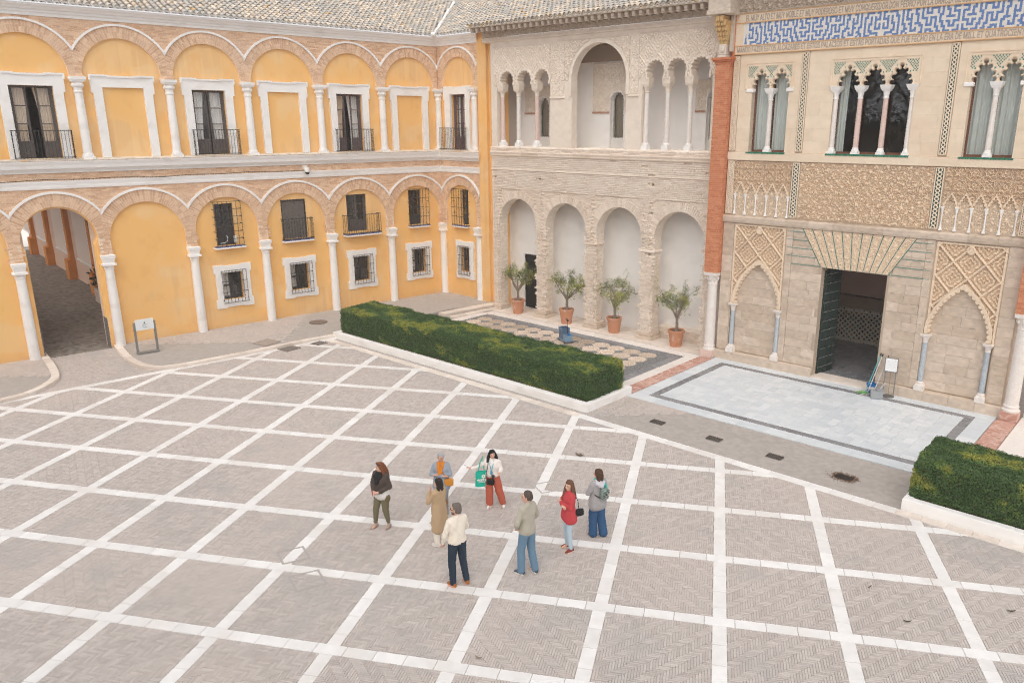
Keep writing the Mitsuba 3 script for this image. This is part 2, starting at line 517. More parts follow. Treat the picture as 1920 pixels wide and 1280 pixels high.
KR = smooth_line([(-20.75, -15.25), (-18.0, -15.85), (-16.4, -16.0), (-15.45, -15.75), (-15.06, -14.9), (-14.78, -12.05), (-14.66, -10.0), (-14.36, -8.1)])
KL = smooth_line([(-15.72, -24.0), (-15.73, -20.9), (-15.78, -19.95), (-16.6, -18.95), (-17.6, -18.5), (-21.3, -17.9)])
for line in (KR, KL):
    ls = LineString(line)
    for s in np.arange(0, ls.length, 0.8):
        seg = shapely.ops.substring(ls, s + 0.004, min(s + 0.796, ls.length))
        if seg.length < 0.05:
            continue
        mb = MB()
        mb.flat(seg.buffer(0.13, cap_style='flat'), -0.05, 0.125 + rng.normal(0, 0.002), tone())
        mb.build('kerb_stone', 'kerb_stone', side)
wallR = [(-17.73, 1.2), (-20.9, -15.1)]
padR = Polygon([tuple(q) for q in KR] + [(-14.36, -1.4), (-13.6, 0.7), (-13.6, 1.3), (-17.7, 1.4), (-21.2, -15.2)])
padL = Polygon([tuple(q) for q in KL] + [(-24, -17.9), (-24, -24)])
mb = MB()
mb.flat(padR, -0.1, 0.085)
mb.flat(padL, -0.1, 0.085)
mb.build('joint_bed', 'paver_joint', side)
for pad, x0, x1, y0, y1, nm in ((padR, -21, -13.3, -16.0, 1.4, 'brick_field'), (padL, -23, -15.6, -24, -17.8, 'brick_field')):
    mb, tmp = MB(), MB()
    herring(tmp, 0, x1 - x0, 0, y1 - y0, lambda q: np.array([x0, y0]) + q, None, False, rot=math.pi / 4)
    sp = shapely.prepared.prep(pad)
    for v, f, a in zip(tmp.V, tmp.F, tmp.A):
        if sp.contains(Point(v[:, :2].mean(0))):
            v = v.copy()
            v[:, 2] += 0.099
            mb.add(v, f - f.min(), a)
    mb.build(nm, 'paver', side, kind='stuff')
# ramp in front of the passage
mb = MB()
ramp = Polygon([tuple(q) for q in KR[:40]] + [(-14.9, -16.2), (-15.6, -19.6)] + [tuple(q) for q in KL[14:]])
ramp = Polygon([(-21.6, -15.2), (-18.0, -15.85), (-16.4, -16.05), (-15.4, -15.75), (-15.0, -15.0), (-15.75, -21.2), (-16.0, -19.6), (-17.6, -18.45), (-21.7, -17.9)])
mb.flat(ramp.buffer(0.02), -0.1, -0.013)
mb.build('joint_bed', 'paver_joint', side)
tmp, mb = MB(), MB()
herring(tmp, 0, 7.5, 0, 6.6, lambda q: np.array([-22.0, -21.4]) + q, None, False)
sp = shapely.prepared.prep(ramp)
for v, f, a in zip(tmp.V, tmp.F, tmp.A):
    if sp.contains(Point(v[:, :2].mean(0))):
        mb.add(v + [0, 0, 0.001], f - f.min(), a)
mb.build('ramp_brick', 'paver', side, kind='stuff')
# corner terrace steps down to the arcade floor
for k, (a, c, z) in enumerate((((-13.75, -2.5), (-13.3, 0.9), 0.1), ((-13.15, -2.45), (-12.85, 0.5), 0.03))):
    d = (np.array(c) - a)
    d = d / np.linalg.norm(d)
    n = np.array([d[1], -d[0]])
    L = np.linalg.norm(np.array(c) - a)
    for s in np.arange(0, L, 0.85):
        e = min(s + 0.845, L)
        p, q = np.array(a) + d * s, np.array(a) + d * e
        mb = MB()
        w = 0.5 if k == 0 else 0.28
        mb.convex(np.array([p - n * w, q - n * w, q + n * 0.02, p + n * 0.02])[::-1], -0.1, z + rng.uniform(-0.004, 0.006), tone(0, 0.6), c=0.012)
        mb.build('step_stone', 'kerb_stone', side)

# ---------------------------------------------------------------- marble platform in front of the stone palace
plat = mark(numbered('marble_platform'), 'white marble platform with a dark inlaid border before the palace door', 'structure')
PX0, PX1, PY0, PY1 = 0.02, 10.28, -6.26, -0.02


def slab_row(mb_name, bsdf, x0, x1, y0, y1, along, L, z, parent, jitter=0.15, c=0.003):
    s, e = (x0, x1) if along == 'x' else (y0, y1)
    n = max(1, int(round((e - s) / L)))
    cuts = np.linspace(s, e, n + 1)
    for a, d in zip(cuts[:-1], cuts[1:]):
        mb = MB()
        q = [(a, y0), (d, y0), (d, y1), (a, y1)] if along == 'x' else [(x0, a), (x1, a), (x1, d), (x0, d)]
        q = np.array(q, float)
        m = q.mean(0)
        q = m + (q - m) * (1 - 0.006 / np.maximum(np.abs(q - m).max(0) * 2, 1e-3))
        mb.convex(q, -0.1, z + rng.normal(0, 0.0008), tone(), c=c)
        mb.build(mb_name, bsdf, parent)


mb = MB()
mb.box(PX0 + 0.01, PX1 - 0.01, PY0 + 0.01, PY1, -0.11, 0.002)
mb.build('joint_bed', 'carved_grey', plat)
ZP = 0.012
ins = [0.0, 0.52, 0.80]
for k, (bs, nm, LL) in enumerate((('marble', 'rim_slab', 1.0), ('dark_marble', 'border_slab', 0.95))):
    a, c = ins[k], ins[k + 1]
    slab_row(nm, bs, PX0 + a, PX1 - a, PY0 + a, PY0 + c, 'x', LL, ZP, plat)
    slab_row(nm, bs, PX0 + a, PX1 - a, PY1 - c, PY1 - a, 'x', LL, ZP, plat)
    slab_row(nm, bs, PX0 + a, PX0 + c, PY0 + c, PY1 - c, 'y', LL, ZP, plat)
    slab_row(nm, bs, PX1 - c, PX1 - a, PY0 + c, PY1 - c, 'y', LL, ZP, plat)
# basket-weave field: blocks of two slabs, turned alternately
fx0, fx1, fy0, fy1 = PX0 + 0.80, PX1 - 0.80, PY0 + 0.80, PY1 - 0.80
nx, ny = 15, 8
bw, bh = (fx1 - fx0) / nx, (fy1 - fy0) / ny
for i in range(nx):
    for j in range(ny):
        xa, ya = fx0 + i * bw, fy0 + j * bh
        slab_row('field_slab', 'marble', xa, xa + bw, ya, ya + bh, 'x' if (i + j) % 2 else 'y', bw / 2, ZP, plat)
# red marble strips at both ends of the platform
for xa, xb in ((-0.56, 0.0), (10.30, 10.88)):
    slab_row('red_strip', 'red_marble', xa, xb, -5.95, -0.35, 'y', 0.9, 0.016, plat)

# ---------------------------------------------------------------- arcade floor with pebble rosettes
arc = mark(numbered('arcade_floor'), 'floor of pebble rosettes in a white and slate border before the arcade', 'structure')
ZC = -0.06
mb = MB()
mb.box(-13.2, -0.57, -6.3, 2.4, -0.115, ZC - 0.03)
mb.build('bed', 'dark_pebble', arc)
slab_row('white_border', 'pale_marble', -12.85, -0.58, -0.58, -0.06, 'x', 1.4, ZC + 0.005, arc)
slab_row('white_border', 'pale_marble', -1.12, -0.58, -5.6, -0.58, 'y', 1.4, ZC + 0.005, arc)
slab_row('white_border', 'pale_marble', -13.1, -12.6, -5.6, -0.58, 'y', 1.4, ZC + 0.005, arc)
slab_row('slate_border', 'dark_marble', -12.6, -1.12, -0.98, -0.585, 'x', 1.6, ZC, arc)
slab_row('slate_border', 'dark_marble', -1.5, -1.125, -5.0, -0.985, 'y', 1.6, ZC, arc)
mb = MB()
mb.box(-12.6, -1.51, -6.3, -0.99, -0.11, ZC - 0.012)
mb.build('dark_pebble_field', 'dark_pebble', arc)
pitch = 0.80
for j in range(6):
    for i in range(14):
        cx, cy = -12.0 + i * pitch, -1.42 - j * 0.74
        if cx > -1.75 or cy < -5.2:
            continue
        ang = np.arange(8) * math.pi / 4 + math.pi / 8
        mb = MB()
        mb.convex(np.c_[cx + 0.41 * np.cos(ang), cy + 0.385 * np.sin(ang)], -0.1, ZC + rng.uniform(-0.002, 0.003), tone(), c=0.008)
        mb.build('pebble_rosette', 'pebble', arc)
for x in np.arange(-13.0, -0.6, 1.55):
    for ya, yb in ((-0.05, 0.82), (0.83, 1.72)):
        mb = MB()
        mb.box(x + 0.004, min(x + 1.546, -0.57), ya, yb, -0.11, -0.02 + rng.normal(0, 0.002), tone(0, 0.6), c=0.006)
        mb.build('floor_slab', 'kerb_stone', arc)


# ================================================================ YELLOW WING
def corner(o):
    m = np.stack([aA[:2], -dB[:2]], 1)
    return np.linalg.solve(m, (nA[:2] - nB[:2]) * o)


sA_end, tB_start = (lambda o: corner(o)[0]), (lambda o: corner(o)[1])


def brick_rows(mb, x0, x1, z0, z1, keep, y0, y1, L=0.27, H=0.066, gap=0.013, jit=0.004, lo=0.0, hi=1.0):
    n = max(1, int(round((z1 - z0) / H)))
    h = (z1 - z0) / n
    for r in range(n):
        x = x0 - (L / 2 if r % 2 else 0)
        za, zb = z0 + r * h + gap / 2, z0 + (r + 1) * h - gap / 2
        while x < x1:
            a, c = max(x + gap / 2, x0), min(x + L * rng.uniform(0.94, 1.06) - gap / 2, x1)
            x = c + gap / 2 if c < x1 else x1
            if c - a > 0.03 and keep((a + c) / 2, (za + zb) / 2):
                mb.box(a, c, y0 - rng.uniform(0, jit), y1, za, zb, tone(lo, hi))


def ring(mb, cx, cz, r0, r1, a0, a1, n, y0, y1, rows=((0.0, 0.48), (0.5, 1.0)), gap=0.10, jit=0.004, lo=0.0, hi=1.0):
    for q, (f0, f1) in enumerate(rows):
        ra, rb = r0 + (r1 - r0) * f0, r0 + (r1 - r0) * f1
        for k in range(n):
            da = (a1 - a0) / n
            a, c = a0 + da * (k + gap), a0 + da * (k + 1 - gap)
            v = []
            yy = y0 - rng.uniform(0, jit)
            for r in (ra, rb):
                for y in (yy, y1):
                    for t in (a, c):
                        v.append([cx + r * math.cos(t), y, cz + r * math.sin(t)])
            mb.add(v, BOXF, tone(lo, hi))


def arc_poly(cx, cz, r, a0=0.0, a1=math.pi, n=40):
    t = np.linspace(a0, a1, n)
    return [(cx + r * math.cos(q), cz + r * math.sin(q)) for q in t]


wing = thing('yellow_wing', 'yellow plastered two storey wing with brick arches, white columns and a tiled roof', 'building')
LOWS = [-26.2, -22.95, -19.70, -16.58, -13.18, -9.97, -6.60, -3.24, 0.08]
UPS = [-26.7, -23.37, -20.04, -16.70, -13.35, -10.09, -6.69, -3.36, -0.02]
YW = 0.12                                     # plane of the plaster behind the arcade

# window openings of the long side: (s0, s1, z0, z1)
UP_WIN = [(-18.98, -17.53), (-12.44, -11.05), (-5.81, -4.43)]
UP_BLIND = [(-15.84, -14.32), (-9.17, -7.67), (-2.48, -0.98)]
LOW_HI = [(-12.06, -11.22, 3.84, 5.72), (-8.99, -7.77, 3.86, 5.71), (-5.62, -4.51, 3.92, 5.76), (-2.03, -1.25, 3.97, 5.81)]
LOW_SQ = [(-12.05, -11.12, 1.36, 2.63), (-8.81, -7.88, 1.36, 2.63), (-5.45, -4.55, 1.37, 2.64), (-2.0, -1.12, 1.38, 2.67)]
PAS = Polygon([(-19.35, -0.2), (-16.93, -0.2)] + arc_poly(-18.14, 4.58, 1.36, 0, math.pi)[0:] + [(-19.35, 4.58)])
PAS = Polygon([(-19.35, -0.2), (-16.93, -0.2), (-16.93, 4.4)] + arc_poly(-18.14, 4.58, 1.36)[1:-1] + [(-19.35, 4.4)])


def holes(rects):
    return unary_union([sbox(a, z0, c, z1) for a, c, z0, z1 in rects])


wallA = Polygon([(-26.5, -0.1), (0.13, -0.1), (0.13, 13.4), (-26.5, 13.4)])
wallA = wallA.difference(holes([(a, c, 7.86, 10.54) for a, c in UP_WIN] + LOW_HI + LOW_SQ)).difference(PAS)
mb = MB()
mb.prism(wallA, YW, YW + 0.42)
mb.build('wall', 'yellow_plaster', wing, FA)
B_UP, B_LOW = (0.93, 2.1, 7.88, 10.62), [(1.40, 2.03, 3.97, 5.81), (1.36, 2.07, 1.42, 2.76)]
wallB = sbox(-0.13, -0.1, 4.75, 13.4).difference(holes([B_UP] + B_LOW))
mb = MB()
mb.prism(wallB, YW, YW + 0.42)
mb.build('wall', 'yellow_plaster', wing, FB)
mb = MB()
mb.box(3.16, 3.80, -0.05, YW + 0.02, -0.1, 13.42)
mb.build('corner_pilaster', 'yellow_plaster', wing, FB)


def arcade(M, xs, zcap, crown, rin_gap, ring_t, ztop, hood, low):
    """brick arcade skin over the bays xs"""
    x0, x1 = xs[0], xs[-1]
    face = sbox(x0, zcap, x1, ztop)
    rings = []
    for a, c in zip(xs[:-1], xs[1:]):
        w, m = c - a, (a + c) / 2
        r = (w - rin_gap) / 2
        cz = crown - r
        hole = Polygon([(m - r, zcap - 0.5), (m + r, zcap - 0.5), (m + r, cz)] + arc_poly(m, cz, r)[1:-1] + [(m - r, cz)])
        face = face.difference(hole)
        rings.append((a, c, m, r, cz))
    back = MB().prism(face, 0.016, YW + 0.002)
    back.build('arch_mortar', 'tan_mortar', wing, M)
    bricks = MB()
    fp = shapely.prepared.prep(face)

    def keep(x, z):
        if not fp.contains(Point(x, z)):
            return False
        for a, c, m, r, cz in rings:
            if z > cz and a <= x <= c and math.hypot(x - m, z - cz) < r + ring_t + 0.02:
                return False
        return True
    brick_rows(bricks, x0, x1, zcap, ztop, keep, 0.0, 0.03)
    bricks.build('wall_brick', 'tan_brick', wing, M, kind='stuff')
    for a, c, m, r, cz in rings:
        lim = math.acos(min(1, ((c - a) / 2 - 0.01) / (r + ring_t)))
        rb = MB()
        n = int(math.pi * r / 0.084)
        da = math.pi / n
        for k in range(n):
            mid = (k + 0.5) * da
            rmax = min(ring_t, ((c - a) / 2 - 0.008) / max(abs(math.cos(mid)), 1e-3) - r)
            if rmax < 0.06:
                continue
            if rmax > 0.3:
                ring(rb, m, cz, r, r + rmax, k * da, (k + 1) * da, 1, -0.004, 0.06, gap=0.13)
            else:
                ring(rb, m, cz, r, r + rmax, k * da, (k + 1) * da, 1, -0.004, 0.06, rows=((0, 1),))
        rb.build('arch_ring', 'tan_brick', wing, M, kind='stuff')
        rr = r + ring_t
        outer = Point(m, cz).buffer(rr + hood, 64).difference(Point(m, cz).buffer(rr, 64))
        outer = outer.intersection(sbox(a + 0.004, cz + rr * 0.42, c - 0.004, cz + 9))
        hb = MB().prism(outer, -0.075, 0.02)
        hb.build('hood_mould', 'white_paint', wing, M)


arcade(FA, LOWS, 3.95, 6.02, 0.42, 0.50, 6.72, 0.085, True)
arcade(FA, UPS, 10.90, 12.40, 0.46, 0.44, 13.06, 0.075, False)
arcade(FB, [0.0, 3.12], 3.95, 6.05, 0.62, 0.46, 6.72, 0.085, True)
arcade(FB, [0.0, 3.12], 10.90, 12.43, 0.62, 0.42, 13.06, 0.075, False)


# string courses, cornices, the tiled ledge and the frieze of brick between them
def bands(M, s0, s1):
    def sw(name, prof, bs, y=0.0):
        MB().sweep([(o, z) for o, z in prof], s0, s1).build(name, bs, wing, M)
    sw('string_course', [(-0.1, 6.70), (0.05, 6.70), (0.07, 6.80), (0.055, 6.81), (0.10, 6.97), (0.10, 7.0), (-0.1, 7.0)], 'white_paint')
    sw('frieze_mortar', [(-0.1, 7.0), (-0.012, 7.0), (-0.012, 7.31), (-0.1, 7.31)], 'tan_mortar')
    sw('cornice', [(-0.1, 7.305), (0.06, 7.305), (0.08, 7.39), (0.13, 7.40), (0.16, 7.47), (0.24, 7.48), (0.27, 7.60), (0.33, 7.72), (0.33, 7.76), (-0.1, 7.76)], 'white_paint')
    sw('ledge', [(-0.12, 7.76), (0.345, 7.76), (0.345, 7.79), (-0.12, 7.855)], 'roof_tile')
    sw('eaves_cornice', [(-0.1, 13.0), (0.05, 13.0), (0.07, 13.12), (0.13, 13.13), (0.15, 13.22), (0.22, 13.23), (0.28, 13.33), (0.34, 13.34), (0.36, 13.41), (-0.1, 13.41)], 'white_paint')


bands(FA, -26.5, sA_end)
bands(FB, tB_start, lambda o: 3.12 + max(o, 0) * 0.9)
fr = MB()
brick_rows(fr, -26.5, -0.02, 7.005, 7.30, lambda x, z: True, 0.0, 0.03)
fr.build('frieze_brick', 'tan_brick', wing, FA, kind='stuff')
fr = MB()
brick_rows(fr, 0.02, 3.1, 7.005, 7.30, lambda x, z: True, 0.0, 0.03)
fr.build('frieze_brick', 'tan_brick', wing, FB, kind='stuff')


def square(mb, x, y, z0, z1, w0, w1, a=(0.5, 0.5)):
    v = []
    for z, w in ((z0, w0), (z1, w1)):
        v += [[x - w, y - w, z], [x + w, y - w, z], [x + w, y + w, z], [x - w, y + w, z]]
    mb.add(v, np.array([[0, 3, 2, 1], [4, 5, 6, 7], [0, 1, 5, 4], [1, 2, 6, 5], [2, 3, 7, 6], [3, 0, 4, 7]]), a)


def low_column(M, x, z0):
    mb = MB()
    y = 0.0
    mb.lathe([(0.0, z0), (0.225, z0), (0.225, z0 + 0.06), (0.195, z0 + 0.1), (0.185, 2.0), (0.165, 3.36), (0.195, 3.38), (0.195, 3.43), (0.165, 3.45), (0.22, 3.53)], (x, y, 0), 18)
    square(mb, x, y, 3.53, 3.61, 0.255, 0.255)
    square(mb, x, y, 3.61, 3.82, 0.18, 0.225)
    square(mb, x, y, 3.82, 3.95, 0.24, 0.25)
    mb.build('column', 'white_paint', wing, M, smooth=35)


def up_column(M, x, sc=1.0):
    mb = MB()
    y = -0.02
    square(mb, x, y, 7.80, 7.92, 0.205 * sc, 0.205 * sc)
    mb.lathe([(0.2 * sc, 7.92), (0.205 * sc, 7.97), (0.18 * sc, 8.02), (0.165 * sc, 8.06), (0.163 * sc, 9.2), (0.145 * sc, 10.30), (0.175 * sc, 10.33), (0.175 * sc, 10.37), (0.15 * sc, 10.40), (0.16 * sc, 10.5), (0.225 * sc, 10.56), (0.225 * sc, 10.62), (0.18 * sc, 10.66), (0.2 * sc, 10.72)], (x, y, 0), 16)
    square(mb, x, y, 10.72, 10.80, 0.23 * sc, 0.265 * sc)
    square(mb, x, y, 10.80, 10.90, 0.275 * sc, 0.28 * sc)
    mb.build('column', 'white_paint', wing, M, smooth=35)


for x in LOWS[1:-1]:
    low_column(FA, x, 0.0)
low_column(FA, 0.02, 0.0)
low_column(FB, 3.0, 0.0)
for x in UPS[1:-1]:
    up_column(FA, x)
up_column(FA, -0.02)
up_column(FB, 2.88)


# ---- windows
def bars(mb, x0, x1, z0, z1, y, nx, nz, r=0.0085):
    for x in np.linspace(x0, x1, nx):
        mb.box(x - r, x + r, y - r, y + r, z0, z1)
    for z in np.linspace(z0, z1, nz):
        mb.box(x0 - 0.03, x1 + 0.03, y - r * 1.5, y + r * 1.5, z - r * 1.3, z + r * 1.3)


def rail(parent, M, x0, x1, z0, z1, depth, y):
    mb = MB()
    r = 0.0075
    n = max(3, int((x1 - x0) / 0.115))
    for x in np.linspace(x0, x1, n):
        mb.box(x - r, x + r, y - depth - r, y - depth + r, z0, z1)
    for x in (x0, x1):
        for d in np.linspace(0.1, depth, 3)[:-1]:
            mb.box(x - r, x + r, y - d - r, y - d + r, z0, z1)
        for z in (z0 + 0.04, z1):
            mb.box(x - r * 1.3, x + r * 1.3, y - depth, y, z - 0.014, z + 0.014)
    for z in (z0 + 0.04, z1):
        mb.box(x0 - 0.02, x1 + 0.02, y - depth - 0.018, y - depth + 0.018, z - 0.015, z + 0.015)
    return mb.build('balcony_rail', 'iron', parent, M)


def eared(xl, xr, z0, z1, il, ir, iz0, iz1, ear_h, both=False):
    """white surround outline with ears at the corners"""
    w = xr - xl
    e = 0.075
    p = sbox(xl + e, z0, xr - e, z1 - 0.035)
    p = p.union(sbox(xl, z1 - ear_h, xl + 0.27 * w, z1)).union(sbox(xr - 0.27 * w, z1 - ear_h, xr, z1))
    if both:
        p = p.union(sbox(xl, z0 - 0.035, xl + 0.27 * w, z0 + ear_h)).union(sbox(xr - 0.27 * w, z0 - 0.035, xr, z0 + ear_h))
    return p, p.difference(sbox(il, iz0, ir, iz1))


WOOD = (0.11, 0.095, 0.09)


def french(parent, M, x0, x1, z0, z1, open_gap=0.0, y=YW + 0.20, panel=0.62, tint=WOOD):
    """glazed double door: frame, two leaves with three panes and a lower panel"""
    fr = MB()
    f = 0.07
    fr.box(x0, x0 + f, y - 0.06, y + 0.04, z0, z1, tint).box(x1 - f, x1, y - 0.06, y + 0.04, z0, z1, tint).box(x0 + f, x1 - f, y - 0.06, y + 0.04, z1 - f, z1, tint)
    fr.build('door_frame', 'vc', parent, M)
    xm = (x0 + x1) / 2
    for k, (a, c) in enumerate(((x0 + f, xm - open_gap / 2), (xm + open_gap / 2, x1 - f))):
        lf = MB()
        q = 0.065
        lf.box(a, a + q, y - 0.03, y + 0.02, z0, z1 - f, tint).box(c - q, c, y - 0.03, y + 0.02, z0, z1 - f, tint)
        lf.box(a + q, c - q, y - 0.02, y + 0.01, z0, z0 + panel, tint)
        lf.box(a + q + 0.05, c - q - 0.05, y - 0.032, y, z0 + 0.1, z0 + panel - 0.1, tint)
        zs = np.linspace(z0 + panel, z1 - f, 4)
        for z in zs:
            lf.box(a + q, c - q, y - 0.028, y + 0.018, z - 0.022, z + 0.022, tint)
        k = lf.build('door_leaf', 'vc', parent, M)
        for za, zb in zip(zs[:-1], zs[1:]):
            g = MB()
            g.add([[a + q, y, za], [c - q, y, za], [c - q, y, zb], [a + q, y, zb]], [[0, 1, 2, 3]])
            g.build('pane', 'glass', k if k.count('__') < 2 else parent, M)


def curtain(parent, M, x0, x1, z0, z1, y, col, pull=0.0, waves=5):
    nx, nz = 24, 10
    v, f = [], []
    for j in range(nz + 1):
        t = j / nz
        z = z1 + (z0 - z1) * t
        sh = pull * math.sin(min(t * 1.4, 1.0) * math.pi / 2)
        for i in range(nx + 1):
            u = i / nx
            w = (x1 - x0) * (1 - abs(sh))
            xa = x0 if sh >= 0 else x1 - w
            v.append([xa + u * w, y + 0.035 * math.sin(u * waves * 2 * math.pi), z])
    for j in range(nz):
        for i in range(nx):
            k = j * (nx + 1) + i
            f.append([k, k + 1, k + nx + 2, k + nx + 1])
    return MB().add(v, f, col).build('curtain', 'vc', parent, M, smooth=True)


CREAM, WHITE = (0.74, 0.62, 0.47), (0.78, 0.77, 0.74)
for k, (a, c) in enumerate(UP_WIN):
    full, frm = eared(a - 0.22, c + 0.42 if k != 1 else c + 0.42, 7.85, 10.98, a, c, 7.7, 10.54, 0.66)
    full, frm = eared(a - 0.40, c + 0.40, 7.85, 10.98, a, c, 7.7, 10.54, 0.66)
    MB().prism(frm, 0.0, YW + 0.01).build('window_surround', 'white_paint', wing, FA)
    MB().prism(full.boundary.intersection(sbox(-40, 10.75, 9, 11.2)).buffer(0.035).intersection(sbox(a - 0.44, 10.8, c + 0.44, 11.05)), -0.05, 0.05).build('drip_mould', 'white_paint', wing, FA)
    w = numbered(wing + '__balcony_window')
    french(w, FA, a, c, 7.86, 10.54, open_gap=(0.32, 0.06, 0.30)[k], tint=WOOD if k < 2 else (0.12, 0.09, 0.095))
    curtain(w, FA, a + 0.05, a + 0.62, 7.9, 10.5, YW + 0.42, WHITE if k == 1 else CREAM, 0.25)
    curtain(w, FA, c - 0.62, c - 0.05, 7.9, 10.5, YW + 0.42, WHITE if k != 0 else CREAM, -0.25)
    rail(w, FA, a - 0.18, c + 0.34, 7.86, 8.90, 0.26, 0.0)
for a, c in UP_BLIND:
    full, frm = eared(a - 0.40, c + 0.40, 7.85, 10.98, a, c, 7.7, 10.54, 0.66)
    MB().prism(frm, 0.0, YW + 0.01).build('blind_surround', 'white_paint', wing, FA)
    MB().prism(full.boundary.intersection(sbox(-40, 10.75, 9, 11.2)).buffer(0.035).intersection(sbox(a - 0.44, 10.8, c + 0.44, 11.05)), -0.05, 0.05).build('drip_mould', 'white_paint', wing, FA)
# the short side's upper window
a, c, z0, z1 = B_UP
full, frm = eared(a - 0.52, c + 0.42, 7.85, 11.02, a, c, 7.7, z1, 0.66)
MB().prism(frm, 0.0, YW + 0.01).build('window_surround', 'white_paint', wing, FB)
w = numbered(wing + '__balcony_window')
french(w, FB, a, c, z0, z1, open_gap=0.05, tint=(0.13, 0.085, 0.09))
curtain(w, FB, a + 0.05, c - 0.5, 7.95, 10.5, YW + 0.45, WHITE, 0.1)
rail(w, FB, a - 0.55, c + 0.15, 7.86, 8.95, 0.30, 0.0)


def sash(parent, M, x0, x1, z0, z1, y, nz=2, panel=0.0, tint=(0.055, 0.05, 0.05)):
    fr = MB()
    f = 0.055
    xm = (x0 + x1) / 2
    fr.box(x0, x0 + f, y - 0.03, y + 0.03, z0, z1, tint).box(x1 - f, x1, y - 0.03, y + 0.03, z0, z1, tint).box(xm - 0.045, xm + 0.045, y - 0.035, y + 0.025, z0, z1, tint)
    for z in np.linspace(z0 + panel, z1, nz + 1):
        fr.box(x0 + f, x1 - f, y - 0.025, y + 0.02, max(z - 0.035, z0), min(z + 0.035, z1), tint)
    if panel:
        fr.box(x0 + f, x1 - f, y - 0.02, y + 0.015, z0, z0 + panel, tint)
    fr.build('window_frame', 'vc', parent, M)
    for p, q in ((x0 + f, xm - 0.045), (xm + 0.045, x1 - f)):
        for za, zb in zip(np.linspace(z0 + panel, z1, nz + 1)[:-1], np.linspace(z0 + panel, z1, nz + 1)[1:]):
            MB().add([[p, y, za], [q, y, za], [q, y, zb], [p, y, zb]], [[0, 1, 2, 3]]).build('pane', 'glass', parent, M)


def sill(parent, M, x0, x1, z, d=0.12):
    MB().box(x0, x1, YW - d, YW + 0.06, z - 0.09, z - 0.02).build('sill', 'white_paint', parent, M)
    n = int((x1 - x0) / 0.14)
    t = MB()
    for k in range(n):
        p = x0 + (x1 - x0) * k / n
        t.box(p + 0.006, p + (x1 - x0) / n - 0.006, YW - d - 0.004, YW + 0.03, z - 0.022, z + 0.012, (0.05, 0.065, 0.20) if k % 2 else (0.10, 0.12, 0.27))
    t.build('sill_tiles', 'vc_gloss', parent, M)


def square_window(M, x0, x1, z0, z1, cur):
    w = numbered(wing + '__grille_window')
    xl, xr = x0 - 0.36, x1 + 0.40
    full, frm = eared(xl, xr, z0 - 0.33, z1 + 0.35, x0, x1, z0, z1, 0.36, both=True)
    MB().prism(frm, YW - 0.09, YW + 0.01).build('window_surround', 'white_paint', w, M)
    sash(w, M, x0, x1, z0, z1, YW + 0.24, 2, 0.0)
    if cur:
        curtain(w, M, x0 + 0.06, x0 + 0.42, z0 + 0.1, z1 - 0.05, YW + 0.40, WHITE, 0.0, 3)
    g = MB()
    bars(g, x0 - 0.06, x1 + 0.12, z0 - 0.12, z1 + 0.09, YW - 0.20, 8, 4)
    for xx in (x0 - 0.06, x1 + 0.12):
        for z in (z0, z1):
            g.box(xx - 0.01, xx + 0.01, YW - 0.2, YW, z - 0.01, z + 0.01)
    g.build('grille', 'iron', w, M)


for k, (a, c, z0, z1) in enumerate(LOW_SQ):
    square_window(FA, a, c, z0, z1, k != 2)
square_window(FB, *B_LOW[1], False)

a, c, z0, z1 = LOW_HI[0]
w = numbered(wing + '__tall_window')
sash(w, FA, a, c, z0, z1, YW + 0.22, 3, 0.75)
sill(w, FA, a - 0.2, c + 0.32, z0 - 0.02, 0.3)
g = MB()
bars(g, a - 0.1, c + 0.26, z0 - 0.02, z1 + 0.1, YW - 0.24, 7, 7)
for xx in (a - 0.1, c + 0.26):
    for z in np.linspace(z0, z1 + 0.1, 7):
        g.box(xx - 0.01, xx + 0.01, YW - 0.24, YW, z - 0.01, z + 0.01)
g.build('grille', 'iron', w, FA)
cb = MB()
cb.tube([[a + 0.12, YW - 0.02, z0 + 0.12], [a + 0.3, YW - 0.05, z0 + 0.13], [a + 0.42, YW - 0.05, z0 + 0.2], [a + 0.46, YW - 0.05, z0 + 0.36], [a + 0.40, YW - 0.05, z0 + 0.46]], 0.016, 6, (0.8, 0.8, 0.8))
cb.box(c - 0.1, c + 0.02, YW - 0.06, YW + 0.02, z0 + 0.1, z0 + 0.42, (0.75, 0.75, 0.75), c=0.02)
cb.build('antenna_unit', 'vc', w, FA, label='white cable and small white antenna box on the sill')
a, c, z0, z1 = LOW_HI[1]
w = numbered(wing + '__blind_window')
rb = MB()
rb.box(a, a + 0.05, YW + 0.02, YW + 0.12, z0, z1, (0.05, 0.045, 0.045)).box(c - 0.05, c, YW + 0.02, YW + 0.12, z0, z1, (0.05, 0.045, 0.045)).box(a, c, YW + 0.0, YW + 0.14, z1 - 0.06, z1 + 0.0, (0.05, 0.045, 0.045))
rb.build('window_frame', 'vc', w, FA)
rb = MB()
nz = 40
for k in range(nz):
    z = z0 + (z1 - 0.06 - z0) * k / nz
    h = (z1 - 0.06 - z0) / nz
    rb.add([[a + 0.05, YW + 0.09, z], [c - 0.05, YW + 0.09, z], [c - 0.05, YW + 0.045, z + h * 0.6], [a + 0.05, YW + 0.045, z + h * 0.6], [a + 0.05, YW + 0.09, z + h], [c - 0.05, YW + 0.09, z + h]], [[0, 1, 2, 3], [3, 2, 5, 4]], (0.24, 0.215, 0.20))
rb.build('roller_blind', 'vc', w, FA)
sill(w, FA, a - 0.1, c + 0.2, z0 - 0.04, 0.3)
rail(w, FA, a - 0.06, c + 0.18, z0 - 0.02, 4.82, 0.30, YW)
a, c, z0, z1 = LOW_HI[2]
w = numbered(wing + '__balcony_window')
